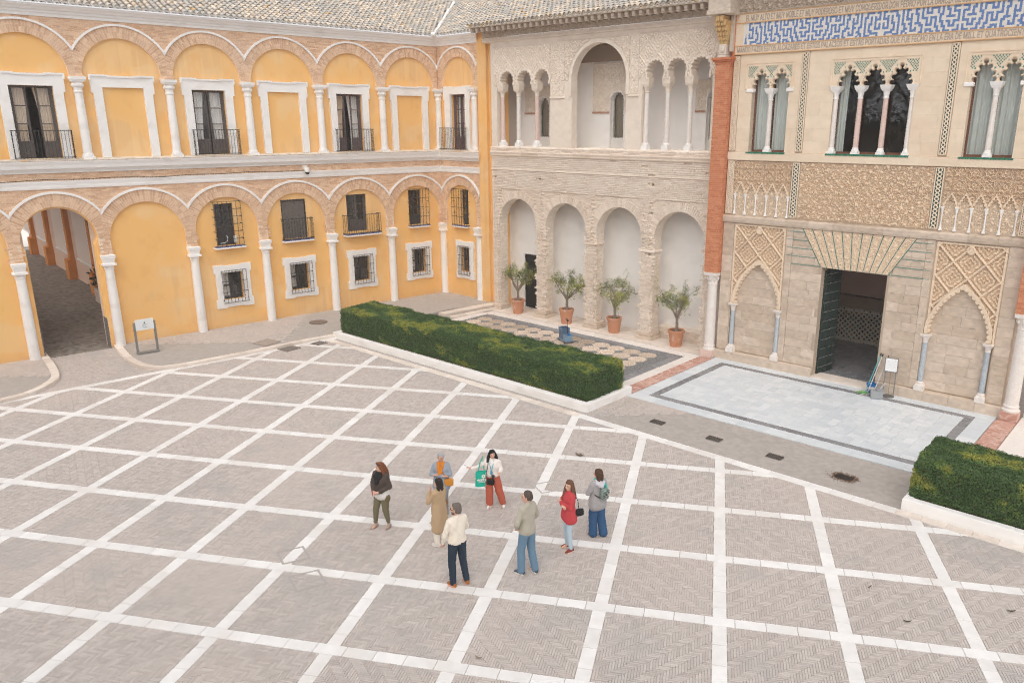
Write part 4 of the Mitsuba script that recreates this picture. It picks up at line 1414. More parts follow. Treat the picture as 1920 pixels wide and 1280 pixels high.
for nm, a, c, cs, w, s0, s1 in WIN:
    k = numbered(pal + '__' + nm)
    zs, top = 10.40, 11.28
    scr = sbox(s0, 10.385, s1, top)
    lob = unary_union([lobed(x, w, 10.2, zs, 11.04) for x in cs])
    scr_s = scr.difference(lob)
    MB().prism(scr_s, -0.005, 0.16, (0.7, 0.5)).build('lobed_screen', 'cream_stone', k)
    trim = MB()
    trim.prism(scr.difference(scr.buffer(-0.035)).difference(lob).difference(sbox(s0 + 0.1, 10.0, s1 - 0.1, 10.45)), -0.03, 0.0, (0.6, 0.5))
    trim.prism(scr.buffer(-0.09).difference(scr.buffer(-0.115)).difference(lob.buffer(0.05)), -0.022, 0.0, (0.9, 0.5))
    trim.prism(lob.buffer(0.055).difference(lob.buffer(0.025)).intersection(scr), -0.024, 0.0, (0.9, 0.5))
    trim.build('raised_trim', 'cream_stone', k)
    gl = MB()
    safe = scr_s.buffer(-0.12).difference(lob.buffer(0.09))
    for ix in range(int((s1 - s0) / 0.084) + 1):
        for iz in range(20):
            x, z = s0 + ix * 0.084 + (0.042 if iz % 2 else 0), 10.42 + iz * 0.047
            if z > 10.78 - 0.0 and safe.contains(Point(x, z)):
                gl.prism(Polygon([(x - 0.024, z), (x, z - 0.028), (x + 0.024, z), (x, z + 0.028)]), -0.012, 0.0, (0.03, 0.16, 0.13))
    for x in cs:
        for sg in (-1, 1):
            for dx, dz, r in ((0.13, 10.98, 0.03), (0.27, 10.78, 0.03), (0.345, 10.58, 0.028)):
                q = Point(x + sg * dx, dz).buffer(r).difference(lob.buffer(0.012)).intersection(scr)
                gl.prism(q, -0.014, 0.0, TEAL)
    gl.build('green_inlay', 'vc_gloss', k, kind='stuff')
    # colonnettes
    xs_ = [(p + q) / 2 for p, q in zip(cs[:-1], cs[1:])]
    if nm == 'triple_window':
        xs_ = [3.90] + xs_ + [6.40]
    for j, x in enumerate(xs_):
        edge = nm == 'triple_window' and j in (0, 3)
        m = 'pink_marble' if nm == 'triple_window' and not edge else 'pale_marble'
        q = MB()
        q.lathe([(0.085, 8.36), (0.09, 8.5), (0.075, 9.98)], (x, 0.10, 0), 14, (rng.uniform(), rng.uniform()))
        cl = numbered(k + '__colonnette')
        key = cl
        scene_key = q.build('colonnette_shaft', m, k, smooth=30)
        q = MB()
        square(q, x, 0.10, 8.16, 8.24, 0.12, 0.12)
        q.lathe([(0.12, 8.24), (0.125, 8.28), (0.10, 8.32), (0.10, 8.36), (0.08, 8.38)], (x, 0.10, 0), 14)
        q.build('colonnette_base', 'white_paint', k, smooth=30)
        q = MB()
        q.lathe([(0.08, 9.96), (0.095, 9.99), (0.08, 10.02), (0.09, 10.1), (0.12, 10.2)], (x, 0.10, 0), 12)
        square(q, x, 0.10, 10.2, 10.26, 0.12, 0.14)
        square(q, x, 0.10, 10.26, 10.385, 0.15, 0.19)
        q.build('colonnette_capital', 'white_paint', k, smooth=30)
    if nm == 'twin_window':
        for xx, d in ((a, -0.12), (c, 0.12)):
            q = MB()
            q.box(min(xx + d * 1.6, xx - d * 0.6), max(xx + d * 1.6, xx - d * 0.6), -0.05, 0.16, 10.26, 10.385, c=0.015)
            q.build('impost', 'white_paint', k)
    st = MB()
    nst = int((c - a + 0.1) / 0.16)
    for j in range(nst):
        p = a - 0.06 + (c - a + 0.12) * j / nst
        st.box(p + 0.004, p + (c - a + 0.12) / nst - 0.004, -0.075, 0.12, 8.10, 8.155, (0.03, 0.15 + 0.05 * (j % 2), 0.11))
    st.build('sill_tiles', 'vc_gloss', k)
    fr = MB()
    fr.box(a, c, 0.28, 0.34, 8.15, 8.23, (0.16, 0.075, 0.05))
    for x in [a + 0.03, c - 0.03] + xs_:
        fr.box(x - 0.03, x + 0.03, 0.28, 0.34, 8.23, 11.0, (0.15, 0.07, 0.05))
    fr.build('window_frame', 'vc', k)
    eg = [a] + [(p + q) / 2 for p, q in zip(cs[:-1], cs[1:])] + [c]
    for p, q in zip(eg[:-1], eg[1:]):
        MB().add([[p, 0.31, 8.2], [q, 0.31, 8.2], [q, 0.31, 11.0], [p, 0.31, 11.0]], [[0, 1, 2, 3]]).build('pane', 'glass', k)
    GC = (0.52, 0.57, 0.55)
    if nm == 'twin_window':
        for p, q in zip(eg[:-1], eg[1:]):
            curtain(k, I4, p + 0.02, q - 0.01, 8.2, 11.0, 0.42, GC, 0.0, 4)
    else:
        curtain(k, I4, a + 0.05, a + 0.42, 8.2, 11.0, 0.42, GC, 0.12, 3)

# blue and white tile frieze with angular lettering
fz = numbered(pal + '__tile_frieze')
MB().box(0.32, 9.98, -0.02, 0.05, 11.885, 12.645, (0.70, 0.68, 0.64)).build('white_ground', 'vc_gloss', fz)
KUF = ["##.####..#.##..##.#.#.####.#.#..###",
       "#.....#..#.#...#..#.#.#..#.#.##.#..",
       "#.#.#.##.#.#.#.##.#.###..#.#..#.###",
       "###.#..#.#.#.#..#.#.......##..#...#",
       "..#.#..#.#.###..#.###.###.#..####.#",
       "#.#.##.#.#...#..#...#.#.#.#.......#",
       "#.#..#.#.##.##.###..#.#.#.##.##.###",
       "###..#.#..#..#...##.###.#..#..#.#..",
       "....##.#..##.#.#..#.....##.##.###.#",
       ".####..#.##..###..#.###..#..#.....#",
       ".#...###.#.#.....##.#.##.##.###.###"]
CW, CH = 0.0655, 0.758 / 11
bl = MB()
cols = len(KUF[0])
for r in range(11):
    for rep in range(5):
        row = KUF[r] if rep % 2 == 0 else KUF[r][::-1]
        s = None
        for q in range(cols + 1):
            on = q < cols and row[q] == '#'
            if on and s is None:
                s = q
            if not on and s is not None:
                xa, xb = 0.52 + (rep * (cols + 1) + s) * CW, 0.52 + (rep * (cols + 1) + q) * CW
                z = 12.643 - r * CH
                if xb < 9.80:
                    bl.box(xa, xb, -0.028, 0.0, z - CH, z, (0.13, 0.215, 0.45))
                s = None
for x in (0.42, 9.88):
    bl.prism(Polygon([(x - 0.05, 11.93), (x + 0.05, 11.93), (x, 12.3)]), -0.028, 0.0, (0.13, 0.215, 0.45))
bl.build('blue_tiles', 'vc_gloss', fz)
sc_ = numbered(pal + '__inscription')
MB().prism(sbox(0.02, 11.60, 10.28, 12.97).difference(sbox(0.32, 11.885, 9.98, 12.645)), -0.045, 0.05, (0.6, 0.5)).build('inscription_band', 'cream_stone', sc_)
mb = MB()
for z in (11.595, 11.88, 12.65, 12.965):
    mb.box(0.02, 10.28, -0.075, 0.0, z - 0.014, z + 0.014, (0.62, 0.40, 0.21))
mb.build('moulding', 'vc', sc_)
TXT_T = 'EL MUY ALTO ET MUY NOBLE ET MUY PODEROSO ET MUY CONQUERIDOR DON PEDRO POR LA GRACIA DE DIOS REY DE CASTILLA ET DE LEON'
TXT_B = 'MANDO FAZER ESTOS ALCAZARES ET ESTOS PALACIOS ET ESTAS PORTADAS QUE FUE FECHO EN LA ERA DE MILL ET QUATROCIENTOS ET DOS'


def inscription(t, x0, x1, z, h):
    m = meshkit.text_mesh(t, h, 0.012, bold=True)
    v = m.vertices.copy()
    v[:, 0] = x0 + (v[:, 0] - v[:, 0].min()) / (v[:, 0].max() - v[:, 0].min()) * (x1 - x0)
    w = np.stack([v[:, 0], -0.046 - v[:, 2], z + v[:, 1]], 1)
    MB().add(w, m.faces, (0.40, 0.34, 0.29)).build('lettering', 'vc', sc_)


inscription(TXT_T, 0.40, 9.95, 12.70, 0.20)
inscription(TXT_B, 0.12, 10.1, 11.65, 0.18)
# carved timber eaves above
e = numbered(pal + '__carved_eaves')
relief('eaves_relief', sbox(-0.05, 13.0, 10.35, 13.75), 0.03, 'veg', -0.06, 0.10, bsdf='carved_grey', parent=e)
MB().sweep([(-0.2, 12.975), (0.09, 12.975), (0.12, 13.02), (-0.2, 13.02)], -0.05, 10.35, (0.1, 0.3)).build('eaves_moulding', 'carved_grey', e)
mb = MB()
mb.sweep([(0.0, 13.75), (0.25, 13.75), (0.5, 14.2), (1.4, 14.5), (1.4, 14.8), (-6.0, 16.5), (-6.0, 13.75)], -0.7, 11.0, (0.3, 0.5))
mb.build('eaves_roof', 'carved_grey', e)

# ---- door and the room behind it
d = numbered(pal + '__door')
lf = MB()
hx, hy, ex_, ey_ = 4.03, 0.32, 4.22, 1.42
dirn = np.array([ex_ - hx, ey_ - hy])
Ld = np.linalg.norm(dirn)
dirn /= Ld
ML = frame([hx, hy, 0.06], [dirn[0], dirn[1], 0], [-dirn[1], dirn[0], 0])
npl = 5
for q in range(npl):
    pl = MB().box(q * Ld / npl + 0.004, (q + 1) * Ld / npl - 0.004, -0.04, 0.04, 0.0, 3.95, (0.022 + 0.006 * rng.uniform(), 0.040, 0.036))
    pl.build('plank', 'vc', d, ML)
st = MB()
for z in np.linspace(0.25, 3.8, 11):
    st.box(0, Ld, -0.05, 0.05, z - 0.045, z + 0.045, (0.018, 0.033, 0.03))
    for x in np.linspace(0.04, Ld - 0.04, 14):
        st.lathe([(0.016, 0), (0.012, 0.010), (0.0, 0.014)], (0, 0, 0), 6, (0.33, 0.34, 0.32))
        v = st.V[-1].copy()
        st.V[-1] = np.stack([v[:, 0] + x, -0.05 - v[:, 2], v[:, 1] + z], 1)
st.build('studded_bands', 'vc_gloss', d, ML)
mb = MB()
MB().box(3.9, 4.02, 0.0, 0.7, -0.05, 4.3, (0.42, 0.34, 0.27)).build('jamb', 'vc', d)
mb.box(6.32, 6.4, 0.0, 0.7, -0.05, 4.3, (0.42, 0.34, 0.27))
mb.build('jamb', 'vc', d)
MB().box(4.0, 6.34, -0.08, 0.62, -0.05, 0.07, tone(0, 0.5), c=0.01).build('threshold', 'kerb_stone', d)
rm = numbered(pal + '__vestibule')
mb = MB()
WPK = (0.74, 0.52, 0.42)
mb.box(0.5, 8.5, 6.0, 6.2, 2.05, 6.0, WPK).box(0.3, 0.5, 0.62, 6.2, -0.1, 6.0, WPK).box(8.5, 8.7, 0.62, 6.2, -0.1, 6.0, WPK).box(0.3, 8.7, 0.62, 6.2, 6.0, 6.2, (0.2, 0.13, 0.09))
mb.build('plaster_wall', 'vc', rm)
MB().box(0.5, 8.5, 5.93, 6.05, 0.0, 1.50).build('tile_dado', 'dado_tile', rm)
mb = MB().box(0.5, 8.5, 5.95, 6.1, 1.50, 2.05, (0.36, 0.27, 0.19)).box(0.5, 8.5, 5.91, 6.0, 2.03, 2.08, (0.14, 0.08, 0.05))
mb.lathe([(0.0, 0.0), (0.14, 0.0), (0.15, 0.03), (0.0, 0.03)], (0, 0, 0), 16, (0.34, 0.26, 0.17))
v = mb.V[-1].copy()
mb.V[-1] = np.stack([v[:, 0] + 3.7, 5.95 - v[:, 2], v[:, 1] + 1.79], 1)
mb.build('painted_frieze', 'vc', rm)
tr = MB()
for x in np.arange(0.5, 8.5, 0.14):
    for z, up in ((1.36, 1), (0.02, -1)):
        tr.prism(Polygon([(x, z), (x + 0.12, z), (x + 0.12, z + 0.05), (x + 0.06, z + 0.12), (x, z + 0.05)]) if up > 0 else Polygon([(x, z + 0.12), (x + 0.12, z + 0.12), (x + 0.12, z + 0.07), (x + 0.06, z), (x, z + 0.07)]), 5.915, 5.94, (0.60, 0.56, 0.50))
tr.build('dado_edging', 'vc_gloss', rm)
for i in range(10):
    for j in range(7):
        MB().box(0.5 + i * 0.8 + 0.004, 1.3 + i * 0.8 - 0.004, 0.62 + j * 0.78, 0.62 + (j + 1) * 0.78 - 0.006, -0.1, 0.02 + rng.normal(0, 0.001), (rng.uniform(0, 0.6), rng.uniform()), c=0.003).build('floor_slab', 'dark_marble', rm)
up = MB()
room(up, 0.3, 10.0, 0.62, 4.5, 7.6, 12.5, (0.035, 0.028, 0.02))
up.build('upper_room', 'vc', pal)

# ---- corner piers: marble column on a pedestal carrying a brick pilaster, bracket above
for cx, s in ((-0.32, -1), (2 * MX + 0.32, 1)):
    k = numbered(pal + '__corner_pier')
    ped = MB()
    ped.box(cx - 0.25, cx + 0.25, -0.30, 0.2, -0.1, 0.30, c=0.015)
    ped.build('pedestal', 'pink_marble' if s < 0 else 'red_marble', k)
    c = MB()
    c.lathe([(0.25, 0.30), (0.26, 0.36), (0.22, 0.40), (0.215, 0.43), (0.235, 0.48), (0.20, 0.53), (0.205, 0.8), (0.185, 2.98), (0.20, 3.0), (0.20, 3.04), (0.185, 3.06)], (cx, -0.05, 0), 22, (0.5, 0.3))
    c.build('column', 'pale_marble', k, smooth=35)
    c = MB()
    c.lathe([(0.185, 3.05), (0.20, 3.12), (0.195, 3.22), (0.25, 3.34), (0.27, 3.38)], (cx, -0.05, 0), 16)
    for a in np.arange(8) * math.pi / 4:
        c.lathe([(0, 3.16), (0.045, 3.2), (0.05, 3.3), (0, 3.36)], (cx + 0.215 * math.cos(a), -0.05 + 0.215 * math.sin(a), 0), 6)
    square(c, cx, -0.05, 3.38, 3.50, 0.27, 0.28)
    c.build('capital', 'pale_marble', k, smooth=35)
    mb = MB().box(cx - 0.275, cx + 0.275, -0.290, 0.45, 3.50, 11.30)
    mb.build('mortar_core', 'red_mortar', k)
    br = MB()
    nrow = int((11.30 - 3.50) / 0.075)
    for r in range(nrow):
        za = 3.50 + r * 0.075
        o = 0 if r % 2 else 0.14
        xs = [cx - 0.285] + [x for x in np.arange(cx - 0.285 + 0.14 + o, cx + 0.25, 0.28)] + [cx + 0.285]
        for a, e2 in zip(xs[:-1], xs[1:]):
            br.box(a + 0.005, e2 - 0.005, -0.30, -0.2, za + 0.006, za + 0.069, tone())
        fx = cx + 0.285 * (1 if s < 0 else -1)
        ys = [-0.199] + [y for y in np.arange(-0.12 + o, 0.4, 0.28)] + [0.44]
        for a, e2 in zip(ys[:-1], ys[1:]):
            br.box(min(fx, fx - 0.06 * (1 if s < 0 else -1)), max(fx, fx - 0.06 * (1 if s < 0 else -1)), a + 0.004, e2 - 0.004, za + 0.006, za + 0.069, tone())
    br.build('pilaster_brick', 'red_brick', k, kind='stuff')
    cp = MB()
    for j, (z0, z1, o) in enumerate(((11.28, 11.36, 0.31), (11.36, 11.42, 0.36), (11.42, 11.50, 0.40))):
        cp.box(cx - o, cx + o, -0.02 - o, 0.45, z0, z1 - 0.003, tone())
    cp.build('pilaster_cap', 'red_brick', k)
    sx = MB()
    sx.box(cx - 0.17, cx + 0.17, -0.38, 0.1, 11.50, 11.58, (0.62, 0.55, 0.49), c=0.01)
    sx.box(cx - 0.15, cx + 0.15, -0.36, 0.1, 11.58, 11.96, (0.60, 0.53, 0.47), c=0.03)
    sx.lathe([(0.0, 0.0), (0.10, 0.01), (0.07, 0.045), (0, 0.06)], (0, 0, 0), 10, (0.64, 0.57, 0.5))
    v = sx.V[-1].copy()
    sx.V[-1] = np.stack([v[:, 0] + cx, -0.36 - v[:, 2], v[:, 1] * 1.2 + 11.78], 1)
    sx.build('carved_block', 'vc', k)
    mo = MB()
    tiers = [(11.96, 0.17, -0.32), (12.12, 0.20, -0.37), (12.28, 0.23, -0.44), (12.44, 0.26, -0.53), (12.60, 0.24, -0.62), (12.74, 0.16, -0.70)]
    for z, w, y in tiers:
        for j in range(4):
            x = cx - w + (j + 0.5) * w / 2
            mo.prism(Polygon([(x - w / 4.6, z + 0.16), (x - w / 4.6, z + 0.03), (x - w / 9, z - 0.04), (x + w / 9, z - 0.04), (x + w / 4.6, z + 0.03), (x + w / 4.6, z + 0.16)]), y - 0.02 * (j % 2), 0.0, (0.60 - 0.1 * rng.uniform(), 0.36, 0.17))
    mo.build('honeycomb_bracket', 'vc', k)
    bk = MB()
    for dx in (-0.27, 0.27):
        bk.prism(Polygon([(cx + dx - 0.06, 11.7), (cx + dx + 0.06, 11.7), (cx + dx + 0.06, 12.93), (cx + dx - 0.06, 12.93)]), -0.24, 0.4, (0.2, 0.5))
    bk.box(cx - 0.48, cx + 0.48, -0.80, 0.4, 12.93, 13.10, (0.3, 0.5), c=0.02).box(cx - 0.44, cx + 0.44, -0.76, 0.4, 13.10, 13.7, (0.5, 0.5))
    bk.build('side_console', 'carved_grey', k)
    MB().box(cx + 0.29 * -s - 0.05, cx + 0.29 * -s + 0.05, -0.1, 0.45, 11.5, 12.93).build('upper_brick', 'red_brick', k)
# wall past the right-hand pier
mb = MB().box(10.92, 18.0, 0.50, 1.0, -0.1, 13.5)
mb.build('side_wall_mortar', 'pale_mortar', pal)
br = MB()
brick_rows(br, 10.92, 13.0, 0.0, 9.0, lambda x, z: True, 0.46, 0.51, L=0.29, H=0.072)
br.build('side_wall_brick', 'pale_brick', pal, kind='stuff')
MB().box(10.9, 16.0, -5.6, 0.46, -0.1, 0.0).build('side_floor', 'pale_marble', pal)


# ================================================================ BRICK GALLERY
gal = thing('brick_gallery', 'weathered pale brick arcade with white back wall and open carved gallery on top', 'building')
YG = 0.42
ARC = [(-12.70, -10.22, 5.67), (-9.66, -7.22, 5.64), (-6.61, -4.16, 5.66), (-3.52, -1.09, 5.68)]
ALF = [(-12.62, -10.29), (-9.82, -7.14), (-6.82, -4.08), (-3.66, -1.02)]
HOLES = [(-12.94, 6.66), (-10.03, 6.67), (-7.04, 6.68), (-3.68, 6.70), (-6.32, 3.62), (-3.75, 3.75), (-3.72, 5.52)]


def arch_open(a, c, crown, z0=-0.2):
    r, m = (c - a) / 2, (a + c) / 2
    return Polygon([(a, z0), (c, z0), (c, crown - r)] + arc_poly(m, crown - r, r)[1:-1] + [(a, crown - r)])


opn = unary_union([arch_open(*t) for t in ARC])
hol = unary_union([sbox(x - 0.06, z - 0.05, x + 0.07, z + 0.05) for x, z in HOLES])
face = sbox(-13.12, -0.1, -0.62, 8.02)
mb = MB().prism(face.difference(opn).difference(hol), YG + 0.075, YG + 0.60)
mb.build('mortar_core', 'pale_mortar', gal)
MB().box(-13.0, -0.8, YG + 0.60, YG + 0.63, 3.4, 8.0, (0.08, 0.06, 0.05)).build('inner_face', 'vc', gal) if False else None
alf = unary_union([sbox(a, 4.0, c, 6.15) for a, c in ALF])
fp, ap = shapely.prepared.prep(face.difference(opn).difference(hol).buffer(-0.01)), shapely.prepared.prep(alf)


def in_ring(x, z):
    for a, c, crown in ARC:
        r, m = (c - a) / 2, (a + c) / 2
        if z > crown - r and math.hypot(x - m, z - crown + r) < r + 0.40:
            return True
    return False


br = MB()
brick_rows(br, -13.12, -0.62, 0.0, 7.0, lambda x, z: fp.contains(Point(x, z)) and not ap.contains(Point(x, z)), YG, YG + 0.09, L=0.29, H=0.074, gap=0.014, jit=0.006)
br.build('wall_brick', 'pale_brick', gal, kind='stuff')
br = MB()
brick_rows(br, -13.12, -0.62, 4.0, 6.15, lambda x, z: fp.contains(Point(x, z)) and ap.contains(Point(x, z)) and not in_ring(x, z), YG + 0.045, YG + 0.09, L=0.29, H=0.074, gap=0.014, jit=0.005)
br.build('recessed_brick', 'pale_brick', gal, kind='stuff')
br = MB()
brick_rows(br, -13.12, -0.62, 7.06, 7.66, lambda x, z: rng.uniform() > 0.03, YG - 0.01, YG + 0.09, L=0.34, H=0.085, gap=0.018, jit=0.018, lo=0.3)
br.build('rough_masonry', 'pale_brick', gal, kind='stuff')
for a, c, crown in ARC:
    r, m = (c - a) / 2, (a + c) / 2
    rb = MB()
    n = int(math.pi * r / 0.085)
    for k in range(n):
        mid = (k + 0.5) * math.pi / n
        rmax = min(0.38, ((c - a) / 2 + 0.26) / max(abs(math.cos(mid)), 1e-3) - r)
        ring(rb, m, crown - r, r, r + max(0.12, rmax), k * math.pi / n, (k + 1) * math.pi / n, 1, YG + 0.035, YG + 0.62, rows=((0, 1),), jit=0.012)
    rb.build('arch_ring', 'pale_brick', gal, kind='stuff')
    sb = MB()
    for x, s in ((a, 1), (c, -1)):
        nr = int((crown - r) / 0.074)
        for q in range(nr):
            z = q * 0.074
            ys = [YG + 0.09, YG + 0.25 + 0.1 * (q % 2), YG + 0.5, YG + 0.61] if q % 2 else [YG + 0.09, YG + 0.36, YG + 0.61]
            for ya, yb in zip(ys[:-1], ys[1:]):
                j = rng.uniform(0, 0.01)
                sb.box(x - 0.05 if s > 0 else x - 0.004 - j, x + 0.004 + j if s > 0 else x + 0.05, ya + 0.006, yb - 0.006, z + 0.008, z + 0.066, tone())
    sb.build('jamb_brick', 'pale_brick', gal, kind='stuff')
for x0, x1, h in ((-10.32, -9.56, 0.42), (-7.26, -6.42, 0.36), (-4.24, -3.42, 0.40), (-13.12, -12.62, 0.3)):
    for q in range(2):
        MB().box(x0 + 0.03 * q, x1 - 0.03 * q, YG - 0.07 + 0.03 * q, YG + 0.66 - 0.02 * q, -0.06 + q * h / 2, -0.06 + (q + 1) * h / 2 - 0.008, tone(0.3, 1), c=0.025).build('pier_foot', 'ashlar', gal)
for x0, x1, z in ((-7.30, -6.54, 3.88), (-4.22, -3.44, 3.86)):
    MB().box(x0, x1, YG - 0.03, YG + 0.64, z, z + 0.075, tone(), c=0.01).build('impost', 'pale_brick', gal)
# mouldings and the sill course of the gallery
for nm, prof in (('moulding', [(0.0, 7.0), (0.03, 7.0), (0.05, 7.03), (0.03, 7.06), (0.0, 7.06)]), ('ledge', [(0.0, 7.66), (0.05, 7.66), (0.10, 7.72), (0.075, 7.74), (0.13, 7.84), (0.12, 7.88), (-0.05, 7.90), (-0.05, 7.66)]),
                 ('sill_course', [(0.0, 7.89), (0.04, 7.89), (0.03, 8.07), (0.0, 8.10), (-0.62, 8.10), (-0.62, 7.9)])):
    xs = np.linspace(-13.15, -0.62, 13)
    for a, c in zip(xs[:-1], xs[1:]):
        o = rng.uniform(-0.008, 0.008)
        MB().sweep([(p + o - YG, z + rng.uniform(-0.004, 0.004)) for p, z in prof], a + 0.003, c - 0.003, tone(0.1, 0.9)).build(nm, 'pale_brick', gal)
br = MB()
brick_rows(br, -13.1, -0.64, 7.90, 8.07, lambda x, z: True, YG - 0.055, YG - 0.02, L=0.26, H=0.06, gap=0.012, jit=0.01)
br.build('sill_brick', 'pale_brick', gal, kind='stuff')

# white wall, dark door and bench behind the arches
mb = MB().prism(sbox(-13.4, -0.1, -0.5, 8.0).difference(sbox(-12.2, -0.1, -11.38, 2.76)), 1.75, 2.1)
mb.box(-13.4, -13.13, YG + 0.5, 1.75, -0.1, 8.0).box(-0.62, -0.4, YG + 0.5, 1.75, -0.1, 8.0).box(-13.4, -0.4, YG + 0.6, 2.0, 7.0, 7.2)
mb.build('back_wall', 'white_wall', gal)
d = numbered(gal + '__door')
for k in range(4):
    MB().box(-12.2 + k * 0.205 + 0.004, -12.2 + (k + 1) * 0.205 - 0.004, 1.80, 1.86, 0.0, 2.76, (0.020, 0.019, 0.018)).build('plank', 'vc', d)
for z in (0.25, 0.9, 1.5, 2.1, 2.6):
    MB().box(-12.2, -11.38, 1.775, 1.82, z - 0.05, z + 0.05, (0.018, 0.017, 0.016)).build('cross_rail', 'vc', d)
bn = numbered(gal + '__bench')
MB().box(-3.62, -1.3, 1.28, 1.75, -0.1, 0.40).build('core', 'pale_mortar', bn)
MB().box(-3.64, -1.28, 1.25, 1.76, 0.40, 0.48, tone(), c=0.015).build('top', 'gallery_plaster', bn)
br = MB()
brick_rows(br, -3.62, -1.3, 0.0, 0.40, lambda x, z: True, 1.26, 1.30, L=0.28, H=0.072)
br.build('brick', 'pale_brick', bn, kind='stuff')

# ---- upper gallery
TL = [(-12.03, 11.49), (-10.92, 11.49), (-9.83, 11.50)]
TR = [(-3.72, 11.60), (-2.70, 11.62), (-1.64, 11.62)]


def small_arch(cx, crown, w=0.78):
    r = w / 2
    g = [Point(cx, crown - r).buffer(r, 20), sbox(cx - r, 10.6, cx + r, crown - r)]
    for t in np.linspace(0.0, math.pi, 9):
        g.append(Point(cx + (r + 0.0) * math.cos(t), crown - r + r * math.sin(t)).buffer(0.055, 6))
    return unary_union(g)


big = arch_open(-8.10, -5.16, 12.47, 8.0)
shell = sbox(-13.12, 8.08, -0.75, 12.86)
left_o, right_o = sbox(-12.74, 8.0, -9.36, 10.90), sbox(-4.37, 8.0, -1.12, 10.98)
smalls = unary_union([small_arch(*t) for t in TL + TR])
solid = shell.difference(big).difference(left_o).difference(right_o).difference(smalls)
MB().prism(solid, YG + 0.04, YG + 0.42, (0.5, 0.5)).build('gallery_wall', 'gallery_plaster', gal)
cp = numbered(gal + '__carved_panel')
relief('lozenge_relief', sbox(-12.90, 10.92, -9.36, 12.58).difference(smalls.buffer(0.05)), 0.025, 'sebka', YG + 0.035, 0.045, 'gallery_plaster', cp, off=(-11, 11.9))
MB().prism(unary_union([small_arch(*t) for t in TL]).buffer(0.07).difference(smalls).intersection(sbox(-14, 10.9, 0, 13)), YG - 0.02, YG + 0.1, (0.9, 0.5)).build('arch_edging', 'gallery_plaster', cp)
cp = numbered(gal + '__carved_panel')
relief('lozenge_relief', sbox(-4.52, 10.98, -1.0, 12.64).difference(smalls.buffer(0.05)), 0.025, 'sebka', YG + 0.035, 0.055, 'gallery_plaster', cp, off=(-2.7, 11.9))
MB().prism(unary_union([small_arch(*t) for t in TR]).buffer(0.07).difference(smalls).intersection(sbox(-14, 10.9, 0, 13)), YG - 0.02, YG + 0.1, (0.9, 0.5)).build('arch_edging', 'gallery_plaster', cp)
cp = numbered(gal + '__carved_panel')
relief('spandrel_relief', sbox(-8.50, 11.0, -5.02, 12.60).difference(Point(-6.63, 11.0).buffer(1.66, 40)), 0.025, 'veg', YG + 0.035, 0.04, 'gallery_plaster', cp)
MB().prism(big.buffer(0.15, join_style='mitre').difference(big).intersection(sbox(-9, 10.35, -4, 13)), YG - 0.015, YG + 0.1, (0.9, 0.5)).build('arch_edging', 'gallery_plaster', cp)
for x0, x1 in ((-9.30, -8.54), (-5.00, -4.56)):
    relief('pier_relief', sbox(x0, 10.36, x1, 12.58), 0.025, 'stars', YG + 0.036, 0.03, 'gallery_plaster', cp)
    MB().box(x0 - 0.05, x1 + 0.05, YG - 0.02, YG + 0.1, 10.24, 10.34, (0.8, 0.5), c=0.02).build('corbel', 'gallery_plaster', cp)
for a, c, z in ((-13.1, -12.8, 12.62), (-8.95, -4.9, 12.66), (-4.6, -0.9, 12.7)):
    MB().box(a, c, YG + 0.0, YG + 0.06, z, z + 0.05, (0.2, 0.5)).build('fillet', 'gallery_plaster', cp)
for x in (-12.52, -11.48, -10.32, -4.24, -3.22, -2.16):
    k = numbered(gal + '__gallery_column')
    m = 'pink_marble' if x in (-12.52, -10.32) else 'pale_marble'
    q = MB()
    q.lathe([(0.105, 8.40), (0.11, 8.6), (0.092, 10.40)], (x, YG + 0.22, 0), 14, (rng.uniform(), rng.uniform()))
    q.build('shaft', m, k, smooth=30)
    q = MB()
    square(q, x, YG + 0.22, 8.10, 8.30, 0.15, 0.14)
    q.lathe([(0.14, 8.30), (0.145, 8.35), (0.11, 8.41)], (x, YG + 0.22, 0), 14)
    q.build('base', 'white_paint', k, smooth=30)
    q = MB()
    q.lathe([(0.095, 10.38), (0.115, 10.41), (0.10, 10.44), (0.12, 10.55), (0.16, 10.62)], (x, YG + 0.22, 0), 12)
    square(q, x, YG + 0.22, 10.62, 10.72, 0.15, 0.19)
    square(q, x, YG + 0.22, 10.72, 10.98, 0.17, 0.21)
    q.build('capital', 'gallery_plaster', k, smooth=30)
mb = MB()
mb.box(-13.3, -0.5, YG + 0.3, 2.6, 7.9, 8.09)
mb.build('gallery_floor', 'gallery_plaster', gal)
YB = 2.2


def lob_door(cx, w, z1):
    g = [sbox(cx - w / 2, 8.05, cx + w / 2, z1 - w * 0.55)]
    for t in np.linspace(0, math.pi, 7):
        g.append(Point(cx + w * 0.36 * math.cos(t), z1 - w * 0.5 + w * 0.36 * math.sin(t)).buffer(w * 0.15, 8))
    g.append(Point(cx, z1 - w * 0.5).buffer(w * 0.4, 16))
    return unary_union(g)


